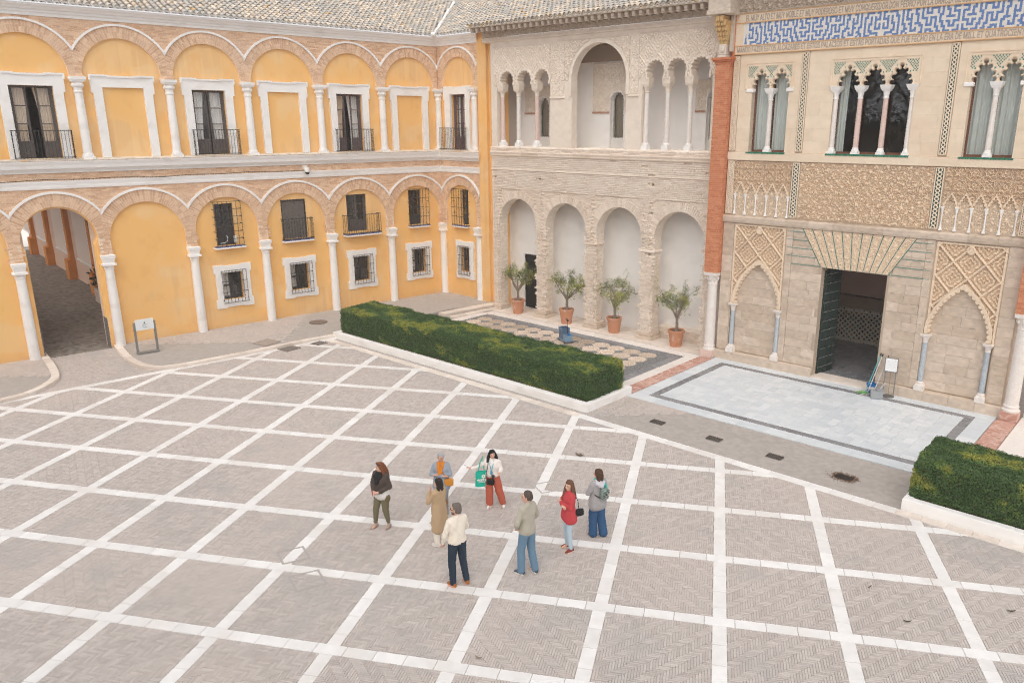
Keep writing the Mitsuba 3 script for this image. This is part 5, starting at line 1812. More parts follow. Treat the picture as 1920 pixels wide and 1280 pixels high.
doors = [(-6.85, 0.74, 10.55), (-11.28, 0.76, 10.4), (-1.9, 0.76, 10.55)]
dh = unary_union([lob_door(*t) for t in doors])
MB().prism(sbox(-13.4, 8.0, -0.5, 12.7).difference(dh), YB, YB + 0.3).build('gallery_back_wall', 'white_wall', gal)
for (cx, w, z1), (x0, x1, z0, zt) in zip(doors, ((-8.25, -6.30, 9.69, 11.80), (-12.48, -10.6, 9.69, 10.90), (-2.84, -1.2, 9.69, 10.92))):
    k = numbered(gal + '__gallery_door')
    relief('carved_surround', sbox(x0, z0, x1, zt).difference(lob_door(cx, w, z1).buffer(0.04)), 0.03, 'stars', YB - 0.02, 0.03, 'gallery_plaster', k)
    MB().prism(lob_door(cx, w, z1).buffer(0.045).difference(lob_door(cx, w, z1)), YB - 0.055, YB + 0.02).build('arch_trim', 'white_paint', k)
    MB().box(x0, cx - w / 2 - 0.05, YB - 0.06, YB - 0.001, z0 - 0.07, z0, (0.42, 0.24, 0.17)).build('lower_ledge', 'vc', k)
    g = MB()
    g.box(cx - w / 2, cx + w / 2, YB + 0.14, YB + 0.2, 8.05, 8.55, (0.70, 0.69, 0.66)).box(cx + w / 2 - 0.14, cx + w / 2, YB + 0.13, YB + 0.21, 8.05, z1, (0.70, 0.69, 0.66)).box(cx - w / 2, cx - w / 2 + 0.03, YB + 0.14, YB + 0.2, 8.55, z1, (0.70, 0.69, 0.66))
    g.build('door_frame', 'vc', k)
    MB().add([[cx - w / 2, YB + 0.17, 8.5], [cx + w / 2, YB + 0.17, 8.5], [cx + w / 2, YB + 0.17, z1], [cx - w / 2, YB + 0.17, z1]], [[0, 1, 2, 3]]).build('pane', 'glass', k)
    curtain(k, I4, cx - w / 2, cx + 0.1, 8.2, z1, YB + 0.36, (0.20, 0.17, 0.13), 0.0, 3)
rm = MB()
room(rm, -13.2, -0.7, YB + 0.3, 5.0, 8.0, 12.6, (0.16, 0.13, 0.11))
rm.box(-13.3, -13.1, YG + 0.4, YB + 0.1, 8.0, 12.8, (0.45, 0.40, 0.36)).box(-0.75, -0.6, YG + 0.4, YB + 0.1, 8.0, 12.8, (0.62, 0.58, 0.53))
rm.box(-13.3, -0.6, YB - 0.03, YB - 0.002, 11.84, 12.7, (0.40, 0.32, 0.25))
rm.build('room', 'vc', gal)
for x in np.arange(-13.0, -0.8, 0.55):
    MB().box(x, x + 0.16, YG + 0.42, YB - 0.03, 12.5, 12.66, (0.26, 0.19, 0.14)).build('ceiling_beam', 'vc', gal)
MB().box(-13.3, -0.6, YG + 0.42, YB + 0.2, 12.66, 12.75, (0.30, 0.22, 0.16)).build('ceiling', 'vc', gal)
# eaves: timber plate, carved brackets, soffit
ev = numbered(gal + '__eaves')
MB().sweep([(-YG - 0.3, 12.86), (-YG + 0.03, 12.86), (-YG + 0.05, 12.92), (-YG + 0.02, 12.94), (-YG + 0.06, 13.05), (-YG - 0.3, 13.05)], -13.6, -0.72, (0.6, 0.5)).build('wall_plate', 'gallery_plaster', ev)
relief('painted_frieze', sbox(-13.6, 13.06, -0.72, 13.30), 0.035, 'veg', YG - 0.03, 0.03, 'carved_grey', ev)
for x in np.arange(-13.55, -0.8, 0.34):
    q = MB()
    q.prism(Polygon([(x, 13.30), (x + 0.13, 13.30), (x + 0.13, 13.44), (x, 13.44)]), -0.42, YG + 0.3, (0.46, 0.39, 0.33))
    q.box(x, x + 0.13, -0.40, -0.22, 13.24, 13.30, (0.44, 0.37, 0.31))
    q.build('rafter_bracket', 'vc', ev)
MB().box(-13.7, -0.72, -0.50, YG + 0.4, 13.445, 13.50, (0.50, 0.43, 0.36)).build('soffit', 'vc', ev)
grf = numbered(gal + '__roof')
roof(grf, I4, -13.7, -0.75, 7.5, -0.52, 13.53, SL, lambda x, y: True, white=False)
mb = MB()
mb.add([[-13.8, -0.50, 13.505], [-0.72, -0.50, 13.505], [-0.72, 8.0, 13.505 + 0.42 * 8.5], [-13.8, 8.0, 13.505 + 0.42 * 8.5]], [[0, 1, 2, 3]], (0.1, 0.9))
mb.build('roof_deck', 'roof_tile', grf)
ch = thing('roof_lantern', 'small pale rendered vent box standing on the tiled roof of the yellow wing', 'roof vent')
p = A0 + aA * -1.4 + nA * 5.2
Mv = frame([p[0], p[1], 13.47 + 0.42 * 5.4], aA, nA)
MB().box(-0.35, 0.35, -0.25, 0.45, -0.4, 0.62, (0.46, 0.42, 0.38), c=0.02).build('body', 'vc', ch, Mv)
MB().box(-0.45, 0.45, -0.36, 0.52, 0.62, 0.72, (0.55, 0.52, 0.48), c=0.02).build('cap', 'vc', ch, Mv)


# ================================================================ HEDGES, TREES
def leaf_cloud(pts, nrm, size, cols, up=0.3, flat=0.6):
    """one small folded leaf per point"""
    n = len(pts)
    d = rng.normal(0, 1, (n, 3))
    ax = nrm * flat + d * 0.6
    ax /= np.linalg.norm(ax, axis=1, keepdims=True)
    t = np.cross(ax, rng.normal(0, 1, (n, 3)))
    t /= np.linalg.norm(t, axis=1, keepdims=True) + 1e-9
    w = np.cross(ax, t)
    s = size * rng.uniform(0.7, 1.3, (n, 1))
    a, c = pts - t * s, pts + t * s
    l, r = pts + w * s * 0.42 + ax * s * 0.12, pts - w * s * 0.42 + ax * s * 0.12
    V = np.stack([a, r, c, l], 1).reshape(-1, 3)
    k = np.arange(n)[:, None] * 4
    F = np.vstack([k + [0, 1, 2], k + [0, 2, 3]])
    return V, F, np.repeat(cols, 4, 0)


def hedge(key, x0, x1, y0, y1, z0, z1, dens, seed, bright, faces=('top', 'front', 'right', 'left', 'back')):
    g = np.random.default_rng(seed)
    P, N = [], []

    def patch(n, f, nv):
        q = f(g.uniform(0, 1, n), g.uniform(0, 1, n))
        P.append(np.stack(q, 1))
        N.append(np.broadcast_to(np.array(nv, float), (n, 3)))
    L, D, H = x1 - x0, y1 - y0, z1 - z0
    o = lambda n: np.full(n, 0.0)
    for f in faces:
        if f == 'top':
            n = int(L * D * dens)
            patch(n, lambda u, v: (x0 + u * L, y0 + v * D, o(n) + z1), (0, 0, 1))
        if f in ('front', 'back'):
            n = int(L * H * dens * (1 if f == 'front' else 0.3))
            yy = y0 if f == 'front' else y1
            patch(n, lambda u, v: (x0 + u * L, o(n) + yy, z0 + v * H), (0, -1 if f == 'front' else 1, 0))
        if f in ('left', 'right'):
            n = int(D * H * dens)
            xx = x0 if f == 'left' else x1
            patch(n, lambda u, v: (o(n) + xx, y0 + u * D, z0 + v * H), (-1 if f == 'left' else 1, 0, 0))
    P, N = np.vstack(P), np.vstack(N)
    c0 = np.array([(x0 + x1) / 2, (y0 + y1) / 2, (z0 + z1) / 2])
    half = np.array([L / 2, D / 2, H / 2])
    # round the edges and make the trimmed faces uneven
    rel = (P - c0)
    r = 0.13
    inner = np.clip(rel, -(half - r), half - r)
    dl = rel - inner
    nn = np.linalg.norm(dl, axis=1, keepdims=True)
    P = c0 + inner + dl / np.maximum(nn, 1e-6) * np.minimum(nn, r)
    N = np.where(nn > 1e-4, dl / np.maximum(nn, 1e-6), N)
    bump = (meshkit.fbm(P * 1.7, 4, seed) - 0.5) * 0.22 + (meshkit.fbm(P * 7, 2, seed + 3) - 0.5) * 0.10
    P = P + N * (bump + g.normal(0, 0.018, len(P)))[:, None]
    big = meshkit.fbm(P * np.array([0.8, 1.5, 1.5]), 4, seed + 7)
    fine = meshkit.fbm(P * 5, 3, seed + 8)
    t = np.clip((big + 0.55 * (fine - 0.5) + 0.07 * np.clip(N[:, 2], 0, 1) - (0.54 - bright)) / 0.24, 0, 1)[:, None]
    dark, yel = np.array([0.062, 0.118, 0.038]), np.array([0.29, 0.31, 0.06])
    mid = np.array([0.105, 0.180, 0.046])
    col = np.where(t < 0.5, dark * (1 - 2 * t) + mid * 2 * t, mid * (2 - 2 * t) + yel * (2 * t - 1))
    col = col * (0.7 + 0.6 * g.uniform(0, 1, (len(P), 1)))
    br = (g.uniform(0, 1, len(P)) < 0.012)
    col[br] = [0.20, 0.12, 0.05]
    global rng
    keep, rng = rng, g
    V, F, C = leaf_cloud(P, N, 0.025, col, flat=0.5)
    rng = keep
    MB().add(V, F, C).build('foliage', 'leaf', key, kind='stuff')
    # dense twiggy core
    m = trimesh.creation.box(extents=[L - 0.10, D - 0.10, H - 0.05])
    m = m.subdivide_to_size(0.25)
    v = m.vertices + c0
    nv = (v - c0) / half
    v = v + nv * ((meshkit.fbm(v * 1.7, 4, seed) - 0.5) * 0.16)[:, None]
    MB().add(v, m.faces, (0.030, 0.052, 0.018)).build('twig_core', 'vc', key)


h1 = thing('clipped_hedge', 'long clipped green box hedge in a white kerb in front of the pebble floor', 'hedge', 'clipped hedges in front of the palace')
hedge(h1, -14.25, -0.20, -8.16, -6.22, 0.20, 1.30, 2600, 3, 0.06)
h2 = thing('clipped_hedge', 'yellow-green clipped hedge at the right edge beside the marble platform', 'hedge', 'clipped hedges in front of the palace')
hedge(h2, 10.05, 14.5, -8.42, -6.50, 0.25, 1.28, 3600, 21, 0.10)


def planter(label, x0, x1, y0, y1, z):
    k = thing('planter_kerb', label, 'kerb', 'white kerbs round the hedges')
    for a, c, name in ((x0, x1, 'front'), (x0, x1, 'back')):
        xs = np.linspace(a, c, max(2, int((c - a) / 2.2)) + 1)
        yy = (y0, y0 + 0.22) if name == 'front' else (y1 - 0.22, y1)
        for p, q in zip(xs[:-1], xs[1:]):
            MB().box(p + 0.0015, q - 0.0015, *yy, -0.05, z + rng.uniform(-0.004, 0.004), c=0.015).build('kerb_block', 'white_paint', k)
    for xx in ((x0, x0 + 0.22), (x1 - 0.22, x1)):
        MB().box(*xx, y0 + 0.223, y1 - 0.223, -0.05, z, c=0.015).build('kerb_block', 'white_paint', k)
    m = trimesh.creation.box(extents=[x1 - x0 - 0.4, y1 - y0 - 0.4, 0.2]).subdivide_to_size(0.15)
    v = m.vertices + [(x0 + x1) / 2, (y0 + y1) / 2, z - 0.13]
    v[:, 2] += meshkit.fbm(v * 4, 3, 2) * 0.06 - 0.03
    MB().add(v, m.faces).build('soil', 'soil', k)


planter('low white painted kerb round the long clipped hedge', -14.4, -0.02, -8.48, -5.95, 0.27)
planter('low white painted kerb under the yellow-green hedge at the right edge', 9.96, 14.8, -8.66, -6.2, 0.29)


def citrus(x, y, z0, h, spread, lean, seed, label):
    g = np.random.default_rng(seed)
    k = thing('citrus_tree', label, 'tree', 'potted citrus trees along the arcade')
    tr = MB()
    fork = z0 + h * 0.20
    base = np.array([x, y, z0])
    top = np.array([x + lean * 0.12, y, fork])
    tr.tube([base, base * 0.6 + top * 0.4 + [0.02, 0, 0], top], [0.075, 0.062, 0.058], 9)
    leaves, ln = [], []
    ends = []
    for q in range(6):
        a = q * 2 * math.pi / 6 + g.uniform(-0.4, 0.4)
        el = g.uniform(0.55, 1.25)
        L = h * g.uniform(0.30, 0.46)
        d = np.array([math.cos(a) * math.cos(el) + lean * 0.25, math.sin(a) * math.cos(el) * 0.8, math.sin(el)])
        e = top + d * L
        mid = (top + e) / 2 + g.normal(0, 0.05, 3)
        tr.tube([top, mid, e], [0.045, 0.028, 0.016], 6)
        ends.append(e)
        for w in range(5):
            s = mid + (e - mid) * g.uniform(0.1, 1)
            dd = d * 0.5 + g.normal(0, 0.65, 3)
            dd[2] += 0.25
            e2 = s + dd / np.linalg.norm(dd) * h * g.uniform(0.14, 0.30) * spread
            tr.tube([s, (s + e2) / 2 + g.normal(0, 0.02, 3), e2], [0.014, 0.009, 0.005], 5)
            for u in range(5):
                s3 = s + (e2 - s) * g.uniform(0.3, 1)
                c = s3 + g.normal(0, 0.07, 3)
                n = int(g.integers(5, 12))
                leaves.append(c + g.normal(0, 0.075, (n, 3)))
    tr.build('trunk', 'bark', k, smooth=50)
    P = np.vstack(leaves)
    P = P[P[:, 2] > fork + 0.08]
    t = np.clip(meshkit.fbm(P * 2.2, 3, seed) * 2.6 - 0.85, 0, 1)[:, None]
    col = (np.array([0.085, 0.125, 0.045]) * (1 - t) + np.array([0.36, 0.37, 0.10]) * t) * g.uniform(0.7, 1.35, (len(P), 1))
    N = P - P.mean(0)
    N = N / (np.linalg.norm(N, axis=1, keepdims=True) + 1e-6) + [0, 0, 0.6]
    global rng
    keep, rng = rng, g
    V, F, C = leaf_cloud(P, N, 0.052, col, flat=0.6)
    rng = keep
    MB().add(V, F, C).build('crown', 'leaf', k)


def pot(x, y, z0, r, h, label):
    k = thing('flower_pot', label, 'pot', 'terracotta pots along the arcade')
    q = MB()
    q.lathe([(0, z0), (r * 0.66, z0), (r * 0.70, z0 + 0.04), (r * 0.90, z0 + h * 0.8), (r * 0.90, z0 + h * 0.84), (r, z0 + h * 0.86), (r * 1.02, z0 + h * 0.97), (r * 0.98, z0 + h), (r * 0.86, z0 + h), (r * 0.84, z0 + h * 0.9)], (x, y, 0), 28)
    q.build('body', 'terracotta', k, smooth=40)
    m = MB()
    m.lathe([(0, z0 + h * 0.90), (r * 0.4, z0 + h * 0.91), (r * 0.87, z0 + h * 0.90)], (x, y, 0), 20)
    m.build('soil', 'soil', k)


mat('bark', piece((0.20, 0.16, 0.13), (0.28, 0.23, 0.19), 0.7, 18), 0.95)
mat('terracotta', lambda p, n, uv: mix(mix((0.47, 0.20, 0.11), (0.52, 0.27, 0.17), fbm(p.x * 5, p.y * 5, p.z * 4, 3)), (0.62, 0.50, 0.42), smoothstep(0.55, 0.8, fbm(p.x * 7, p.y * 7, p.z * 3, 4)) * 0.7), 0.9)
TREES = [(-11.45, 0.40, 2.55, 0.95, 0.2, 5, 'leafy citrus tree in a terracotta pot beside the black door'), (-8.29, 0.42, 2.65, 0.9, 0.15, 6, 'citrus tree in the second pot from the left, between the first two free piers'),
         (-5.54, 0.52, 2.55, 1.15, 0.1, 7, 'thin wide citrus tree with reaching side shoots in the third pot'), (-2.19, 0.42, 2.75, 1.15, 0.1, 8, 'sparse citrus tree in the pot by the low brick bench')]
PL = ['terracotta pot under the tree beside the black door', 'terracotta pot with a thick rim, second from the left along the arcade', 'pale brown terracotta pot, third from the left along the arcade', 'red terracotta pot in front of the low brick bench']
for (x, y, h, sp, ln_, sd, lb), pl in zip(TREES, PL):
    pot(x, y, -0.02, 0.36, 0.72, pl)
    citrus(x, y, 0.60, h, sp, ln_, sd, lb)
pk = thing('potted_shrub', 'dark glossy shrub in a trough inside the shaded passage', 'plant')
Pc = A0 + aA * -14.9 + nA * 9.6
g = np.random.default_rng(4)
MB().box(-0.35, 0.35, -0.9, 0.9, 0.0, 0.75, (0.55, 0.46, 0.38), c=0.02).build('trough', 'vc', pk, frame([Pc[0], Pc[1], 0.03], aA, nA))
Pc = Pc + np.array([0, 0, 0])
P = g.normal(0, 1, (420, 3)) * [0.42, 0.18, 0.32] + [Pc[0], Pc[1], 1.35]
V, F, C = leaf_cloud(P, np.tile([0, 0, 1.0], (420, 1)), 0.13, np.tile([0.018, 0.04, 0.014], (420, 1)) * g.uniform(0.6, 1.5, (420, 1)))
MB().add(V, F, C).build('foliage', 'leaf', pk)
sb = MB()
for q in range(7):
    sb.tube([[Pc[0], Pc[1], 0.7], [Pc[0] + g.normal(0, 0.25), Pc[1] + g.normal(0, 0.4), 1.6]], [0.02, 0.008], 5)
sb.build('stems', 'bark', pk)


# ================================================================ PEOPLE
LFT, KAM = np.array([-0.756, -0.654]), np.array([0.654, -0.756])
SKIN, SKIN2 = (0.56, 0.33, 0.24), (0.60, 0.37, 0.28)


def ball(p, r, n=14):
    return m3.Manifold.sphere(r, n).translate([float(q) for q in p])


def bone(a, c, ra, rc, n=14):
    return m3.Manifold.batch_hull([ball(a, ra, n), ball(c, rc, n)])


def hullb(*pr):
    return m3.Manifold.batch_hull([ball(p, r) for p, r in pr])


def union(ms):
    return m3.Manifold.batch_boolean(ms, m3.OpType.Add)


class Person:
    def __init__(self, label, pos, face, head_face, H, feet=None, hunch=0.0):
        self.key = thing('person', label, 'person', 'people standing in the courtyard')
        f = np.array(face, float)
        f /= np.linalg.norm(f)
        self.f, self.r = np.r_[f, 0], np.array([f[1], -f[0], 0])
        self.pos, self.s = np.r_[pos, 0.004], H / 1.72
        h = np.array(head_face, float)
        h /= np.linalg.norm(h)
        self.hf, self.hr = np.r_[h, 0], np.array([h[1], -h[0], 0])
        self.M = np.eye(4)
        self.M[:3, 0], self.M[:3, 1], self.M[:3, 2], self.M[:3, 3] = self.r * self.s, self.f * self.s, [0, 0, self.s], self.pos
        # head turn in body space
        c, s = self.hr @ self.r, self.hr @ self.f
        self.HT = np.array([[c, -s, 0], [s, c, 0], [0, 0, 1]])
        self.j = {}
        for sd, q in (('R', 1), ('L', -1)):
            self.j.update({'hip' + sd: (0.09 * q, 0, 0.92), 'kne' + sd: (0.10 * q, 0.02, 0.50), 'ank' + sd: (0.105 * q, -0.01, 0.085), 'sho' + sd: (0.168 * q, -0.01, 1.405), 'elb' + sd: (0.235 * q, -0.03, 1.14), 'wri' + sd: (0.245 * q, 0.06, 0.90)})
        if feet is not None:
            for sd, w in zip('RL', feet):
                d = (np.r_[w, 0] - np.r_[self.pos[:2], 0]) / self.s * 0.72
                x, y = d @ self.r, d @ self.f
                self.j['ank' + sd] = (x, y - 0.02, 0.085)
                hx = 0.09 if sd == 'R' else -0.09
                self.j['kne' + sd] = (hx * 0.5 + x * 0.5, y * 0.5 + 0.03, 0.50)

    def head(self, p):
        o = np.array([0, 0.0, 1.50])
        return self.HT @ (np.array(p) - o) + o

    def hand(self, sd, wr, el, curl=0.5, out=None):
        """palm, four bent fingers of unequal length and a thumb"""
        wr, el = np.array(wr, float), np.array(el, float)
        d = (wr - el) if out is None else np.array(out, float)
        d /= np.linalg.norm(d)
        q = 1 if sd == 'R' else -1
        side = np.cross(d, [0, 0, 1.0])
        if np.linalg.norm(side) < 0.3:
            side = np.array([0, 1.0, 0])
        side /= np.linalg.norm(side)
        n = np.cross(side, d) * (1 if abs(d[2]) < 0.7 else q)
        pc = wr + d * 0.075
        ms = [m3.Manifold.batch_hull([ball(wr, 0.026, 10), ball(pc + side * 0.028, 0.014, 10), ball(pc - side * 0.028, 0.014, 10)])]
        for k, (o, L) in enumerate(((-0.030, 0.070), (-0.010, 0.082), (0.010, 0.077), (0.029, 0.060))):
            a = pc + side * o
            b_ = a + (d * math.cos(curl * 0.6) - n * math.sin(curl * 0.6)) * L * 0.55
            c = b_ + (d * math.cos(curl * 1.7) - n * math.sin(curl * 1.7)) * L * 0.5
            ms += [bone(a, b_, 0.0095, 0.0088, 8), bone(b_, c, 0.0088, 0.0072, 8)]
        t0 = wr + d * 0.03 + side * 0.028 * -q
        t1 = t0 + (d * 0.6 - side * q * 0.6 - n * 0.3) * 0.042
        ms += [bone(wr + d * 0.02, t0, 0.017, 0.013, 8), bone(t0, t1, 0.0115, 0.0105, 8), bone(t1, t1 + (d * 0.9 - n * 0.3) * 0.03, 0.0105, 0.008, 8)]
        return ms

    def put(self, ms, name, col, res=0.03, smooth=4, fold=0.0, parent=None, seed=0, label=None):
        m = union(ms) if isinstance(ms, list) else ms
        if res:
            m = m.refine_to_length(res)
        q = m.to_mesh()
        t = trimesh.Trimesh(q.vert_properties[:, :3], q.tri_verts, process=True)
        if smooth:
            trimesh.smoothing.filter_taubin(t, 0.5, -0.52, smooth)
        v = np.array(t.vertices)
        c = np.tile(np.array(col, float), (len(v), 1))
        if fold:
            w = meshkit.fbm(v * np.array([11, 11, 6.0]), 3, seed + 5)
            v = v + np.array(t.vertex_normals) * ((w - 0.5) * fold)[:, None]
        return MB().add(v, t.faces, c).build(name, 'vc', parent or self.key, self.M, smooth=True, label=label)

    def legs(self, rad):
        J = self.j
        ms = []
        for sd in 'RL':
            ms += [bone(J['hip' + sd], J['kne' + sd], rad[0], rad[1]), bone(J['kne' + sd], J['ank' + sd], rad[1], rad[2])]
        return ms

    def torso(self, e=0.0, z0=0.90, w=1.0):
        return [hullb(((0.075 * w, 0, z0 + 0.06), 0.112 + e), ((-0.075 * w, 0, z0 + 0.06), 0.112 + e), ((0.055 * w, 0.0, 1.12), 0.10 + e), ((-0.055 * w, 0.0, 1.12), 0.10 + e)),
                hullb(((0.055 * w, 0.0, 1.12), 0.10 + e), ((-0.055 * w, 0, 1.12), 0.10 + e), ((0.082 * w, 0.012, 1.30), 0.107 + e), ((-0.082 * w, 0.012, 1.30), 0.107 + e)),
                hullb(((0.082 * w, 0.012, 1.30), 0.107 + e), ((-0.082 * w, 0.012, 1.30), 0.107 + e), ((0.15 * w, -0.01, 1.41), 0.058 + e), ((-0.15 * w, -0.01, 1.41), 0.058 + e), ((0, -0.01, 1.45), 0.055 + e))]

    def arms(self, r, sides='RL', upto=1.0):
        J = self.j
        ms = []
        for sd in sides:
            s, el, w = (np.array(J[k + sd]) for k in ('sho', 'elb', 'wri'))
            ms.append(bone(s, el, r[0], r[1]))
            if upto > 0:
                ms.append(bone(el, el + (w - el) * upto, r[1], r[1] + (r[2] - r[1]) * upto))
        return ms

    def body(self, skin=SKIN, curl=0.6, hands=('R', 'L'), outs={}):
        J = self.j
        h = self.head
        ms = self.torso(-0.012) + self.legs((0.075, 0.05, 0.036)) + self.arms((0.048, 0.036, 0.026))
        ms.append(bone((0, -0.012, 1.42), h((0, -0.005, 1.54)), 0.055, 0.050))
        ms.append(m3.Manifold.batch_hull([ball(h((0, -0.018, 1.645)), 0.088), ball(h((0, 0.025, 1.640)), 0.072), ball(h((0, 0.040, 1.575)), 0.050), ball(h((0, 0.058, 1.535)), 0.024), ball(h((0, -0.02, 1.58)), 0.066)]))
        ms.append(m3.Manifold.batch_hull([ball(h((0, 0.088, 1.635)), 0.010, 8), ball(h((0, 0.112, 1.598)), 0.012, 8), ball(h((0.014, 0.094, 1.592)), 0.009, 8), ball(h((-0.014, 0.094, 1.592)), 0.009, 8)]))
        for s in (1, -1):
            ms.append(m3.Manifold.batch_hull([ball(h((0.086 * s, -0.01, 1.635)), 0.014, 8), ball(h((0.082 * s, 0.0, 1.595)), 0.010, 8)]))
        for sd in 'RL':
            a = np.array(J['ank' + sd])
            ms.append(hullb((a, 0.036), (a + [0, -0.03, -0.045], 0.034), (a + [0, 0.13, -0.055], 0.026)))
            if sd in hands:
                ms += self.hand(sd, J['wri' + sd], J['elb' + sd], curl, outs.get(sd))
        self.put(ms, 'body', skin, res=0.016, smooth=2)
        ey = MB()
        for s in (1, -1):
            m = ball((0, 0, 0), 0.010, 8).to_mesh()
            for off, sc, c in (((0.033 * s, 0.087, 1.628), (1.3, 0.6, 0.8), (0.04, 0.025, 0.02)), ((0.034 * s, 0.091, 1.652), (2.2, 0.6, 0.5), (0.09, 0.055, 0.04))):
                v = np.array([h(p) for p in m.vert_properties[:, :3] * sc + np.array(off)])
                ey.add(v, m.tri_verts, c)
        ey.build('eyes', 'vc', self.key, self.M, smooth=True)
        m = ball((0, 0, 0), 0.010, 8).to_mesh()
        v = np.array([h(p) for p in m.vert_properties[:, :3] * (2.4, 0.8, 0.6) + np.array((0, 0.086, 1.560))])
        MB().add(v, m.tri_verts, (0.42, 0.15, 0.13)).build('mouth', 'vc', self.key, self.M, smooth=True)

    def top(self, col, e=0.02, z0=0.88, r=(0.066, 0.055, 0.042), upto=0.92, fold=0.02, name='top', flare=0.0, extra=(), w=1.0):
        e, r, w = e - 0.012, tuple(q * 0.9 for q in r), w * 0.97
        fold = fold * 1.35
        ms = self.torso(e, z0, w) + self.arms(r, upto=upto)
        ms.append(bone((0, -0.014, 1.44), self.head((0, -0.012, 1.495)), 0.068, 0.062))
        if flare:
            ms.append(hullb(((0.08, 0, 1.1), 0.10 + e), ((-0.08, 0, 1.1), 0.10 + e), ((0.09, 0, flare), 0.135 + e), ((-0.09, 0, flare), 0.135 + e)))
        self.put(ms + list(extra), name, col, 0.022, 3, fold, seed=int(abs(self.pos[0]) * 100))

    def trousers(self, col, rad=(0.096, 0.070, 0.052), fold=0.016, short=0.0, name='trousers'):
        J = self.j
        ms = [hullb(((0.078, 0, 0.94), 0.112), ((-0.078, 0, 0.94), 0.112), ((0.06, 0, 1.06), 0.10), ((-0.06, 0, 1.06), 0.10))]
        for sd in 'RL':
            hp, kn, an = (np.array(J[k + sd]) for k in ('hip', 'kne', 'ank'))
            an = an + (kn - an) * short
            ms += [bone(hp, kn, rad[0], rad[1]), bone(kn, an, rad[1], rad[2])]
        self.put(ms, name, col, 0.022, 3, fold, seed=int(abs(self.pos[1]) * 100))

    def shoes(self, col, sole=(0.7, 0.68, 0.64), toe=None, fat=1.0):
        for sd in 'RL':
            a = np.array(self.j['ank' + sd])
            yaw = (0.22 if sd == 'R' else -0.22) if toe is None else toe[0 if sd == 'R' else 1]
            d = np.array([math.sin(yaw), math.cos(yaw), 0])
            k = self.put([hullb((a + [0, -0.005, 0.0], 0.042 * fat), (a - d * 0.05 + [0, 0, -0.035], 0.040 * fat), (a + d * 0.07 + [0, 0, -0.04], 0.040 * fat), (a + d * 0.135 + [0, 0, -0.052], 0.028 * fat))], 'shoe', col, 0.02, 2)
            sl = hullb((a - d * 0.05 + [0, 0, -0.07], 0.016), (a + d * 0.15 + [0, 0, -0.07], 0.015), (a + d * 0.08 + np.cross(d, [0, 0, 1]) * 0.035 + [0, 0, -0.07], 0.016), (a + d * 0.08 - np.cross(d, [0, 0, 1]) * 0.035 + [0, 0, -0.07], 0.016), (a - d * 0.05 + np.cross(d, [0, 0, 1]) * 0.028 + [0, 0, -0.07], 0.016), (a - d * 0.05 - np.cross(d, [0, 0, 1]) * 0.028 + [0, 0, -0.07], 0.016))
            self.put(sl, 'sole', sole, 0.02, 0, parent=k)

    def cap_hair(self, col, r=0.097, back=0.02, front=0.02, low=1.60, extra=(), fold=0.02, label=None):
        h = self.head
        ms = [m3.Manifold.batch_hull([ball(h((0, -0.022, 1.660)), r), ball(h((0, front, 1.695)), 0.062), ball(h((0, -0.05, low)), 0.072), ball(h((0.05, -0.035, low + 0.01)), 0.045), ball(h((-0.05, -0.035, low + 0.01)), 0.045)])]
        self.put(ms + [x for x in extra], 'hair', col, 0.014, 2, fold, seed=9, label=label)

    def strands(self, pts, r0, r1):
        """a lock of hair through head-space points"""
        q = [self.head(p) for p in pts]
        rr = np.linspace(r0, r1, len(q))
        return [bone(a, c, x, y, 10) for a, c, x, y in zip(q[:-1], q[1:], rr[:-1], rr[1:])]

    def w(self, p):
        return self.M[:3, :3] @ np.array(p, float) + self.M[:3, 3]


def strap(P, key, pts, r, col, name='strap'):
    MB().tube([P.w(p) for p in pts], r * P.s, 6, col).build(name, 'vc', key, smooth=True)


def soft_bag(P, key, c, half, col, name='body', tilt=0.0, yaw=0.0, res=0.03):
    x, y, z = half
    k = min(half) * 0.7
    m = m3.Manifold.batch_hull([ball((a * (x - k), b_ * (y - k), d * (z - k)), k, 10) for a in (-1, 1) for b_ in (-1, 1) for d in (-1, 1)]).rotate([tilt, 0, yaw]).translate([float(q) for q in c])
    return P.put(m, name, col, res, 2, 0.01, parent=key)


# 1 woman with long red-brown hair
p = Person('woman with long auburn hair, black scarf, dark brown jumper and olive cropped trousers', (1.03, -17.58), KAM * 0.8 + LFT * 0.45, LFT * 0.9 + KAM * 0.35, 1.63, feet=[(0.84, -17.78), (1.18, -17.50)])
p.j.update(elbR=(0.26, 0.0, 1.16), elbL=(-0.26, 0.0, 1.16), wriR=(0.085, 0.20, 1.04), wriL=(-0.085, 0.20, 1.05))
p.body(SKIN2, 0.9, outs={'R': (-0.8, 0.35, -0.1), 'L': (0.8, 0.35, -0.1)})
p.trousers((0.150, 0.130, 0.080), (0.112, 0.080, 0.052), short=0.16)
p.top((0.66, 0.65, 0.64), 0.026, 0.80, r=(0.05, 0.045, 0.036), upto=0.97, name='shirt', flare=0.92, w=1.1)
p.top((0.070, 0.052, 0.045), 0.040, 0.92, r=(0.085, 0.074, 0.054), upto=0.85, name='jumper', fold=0.03, w=1.1)
p.put([hullb(((0.07, 0.05, 1.46), 0.05), ((-0.07, 0.05, 1.46), 0.05), ((0.0, -0.06, 1.47), 0.06)), hullb(((0.085, 0.10, 1.42), 0.045), ((-0.085, 0.10, 1.42), 0.045), ((0.0, 0.15, 1.27), 0.055))], 'scarf', (0.014, 0.015, 0.017), 0.018, 2, 0.035)
AUB = (0.17, 0.062, 0.028)
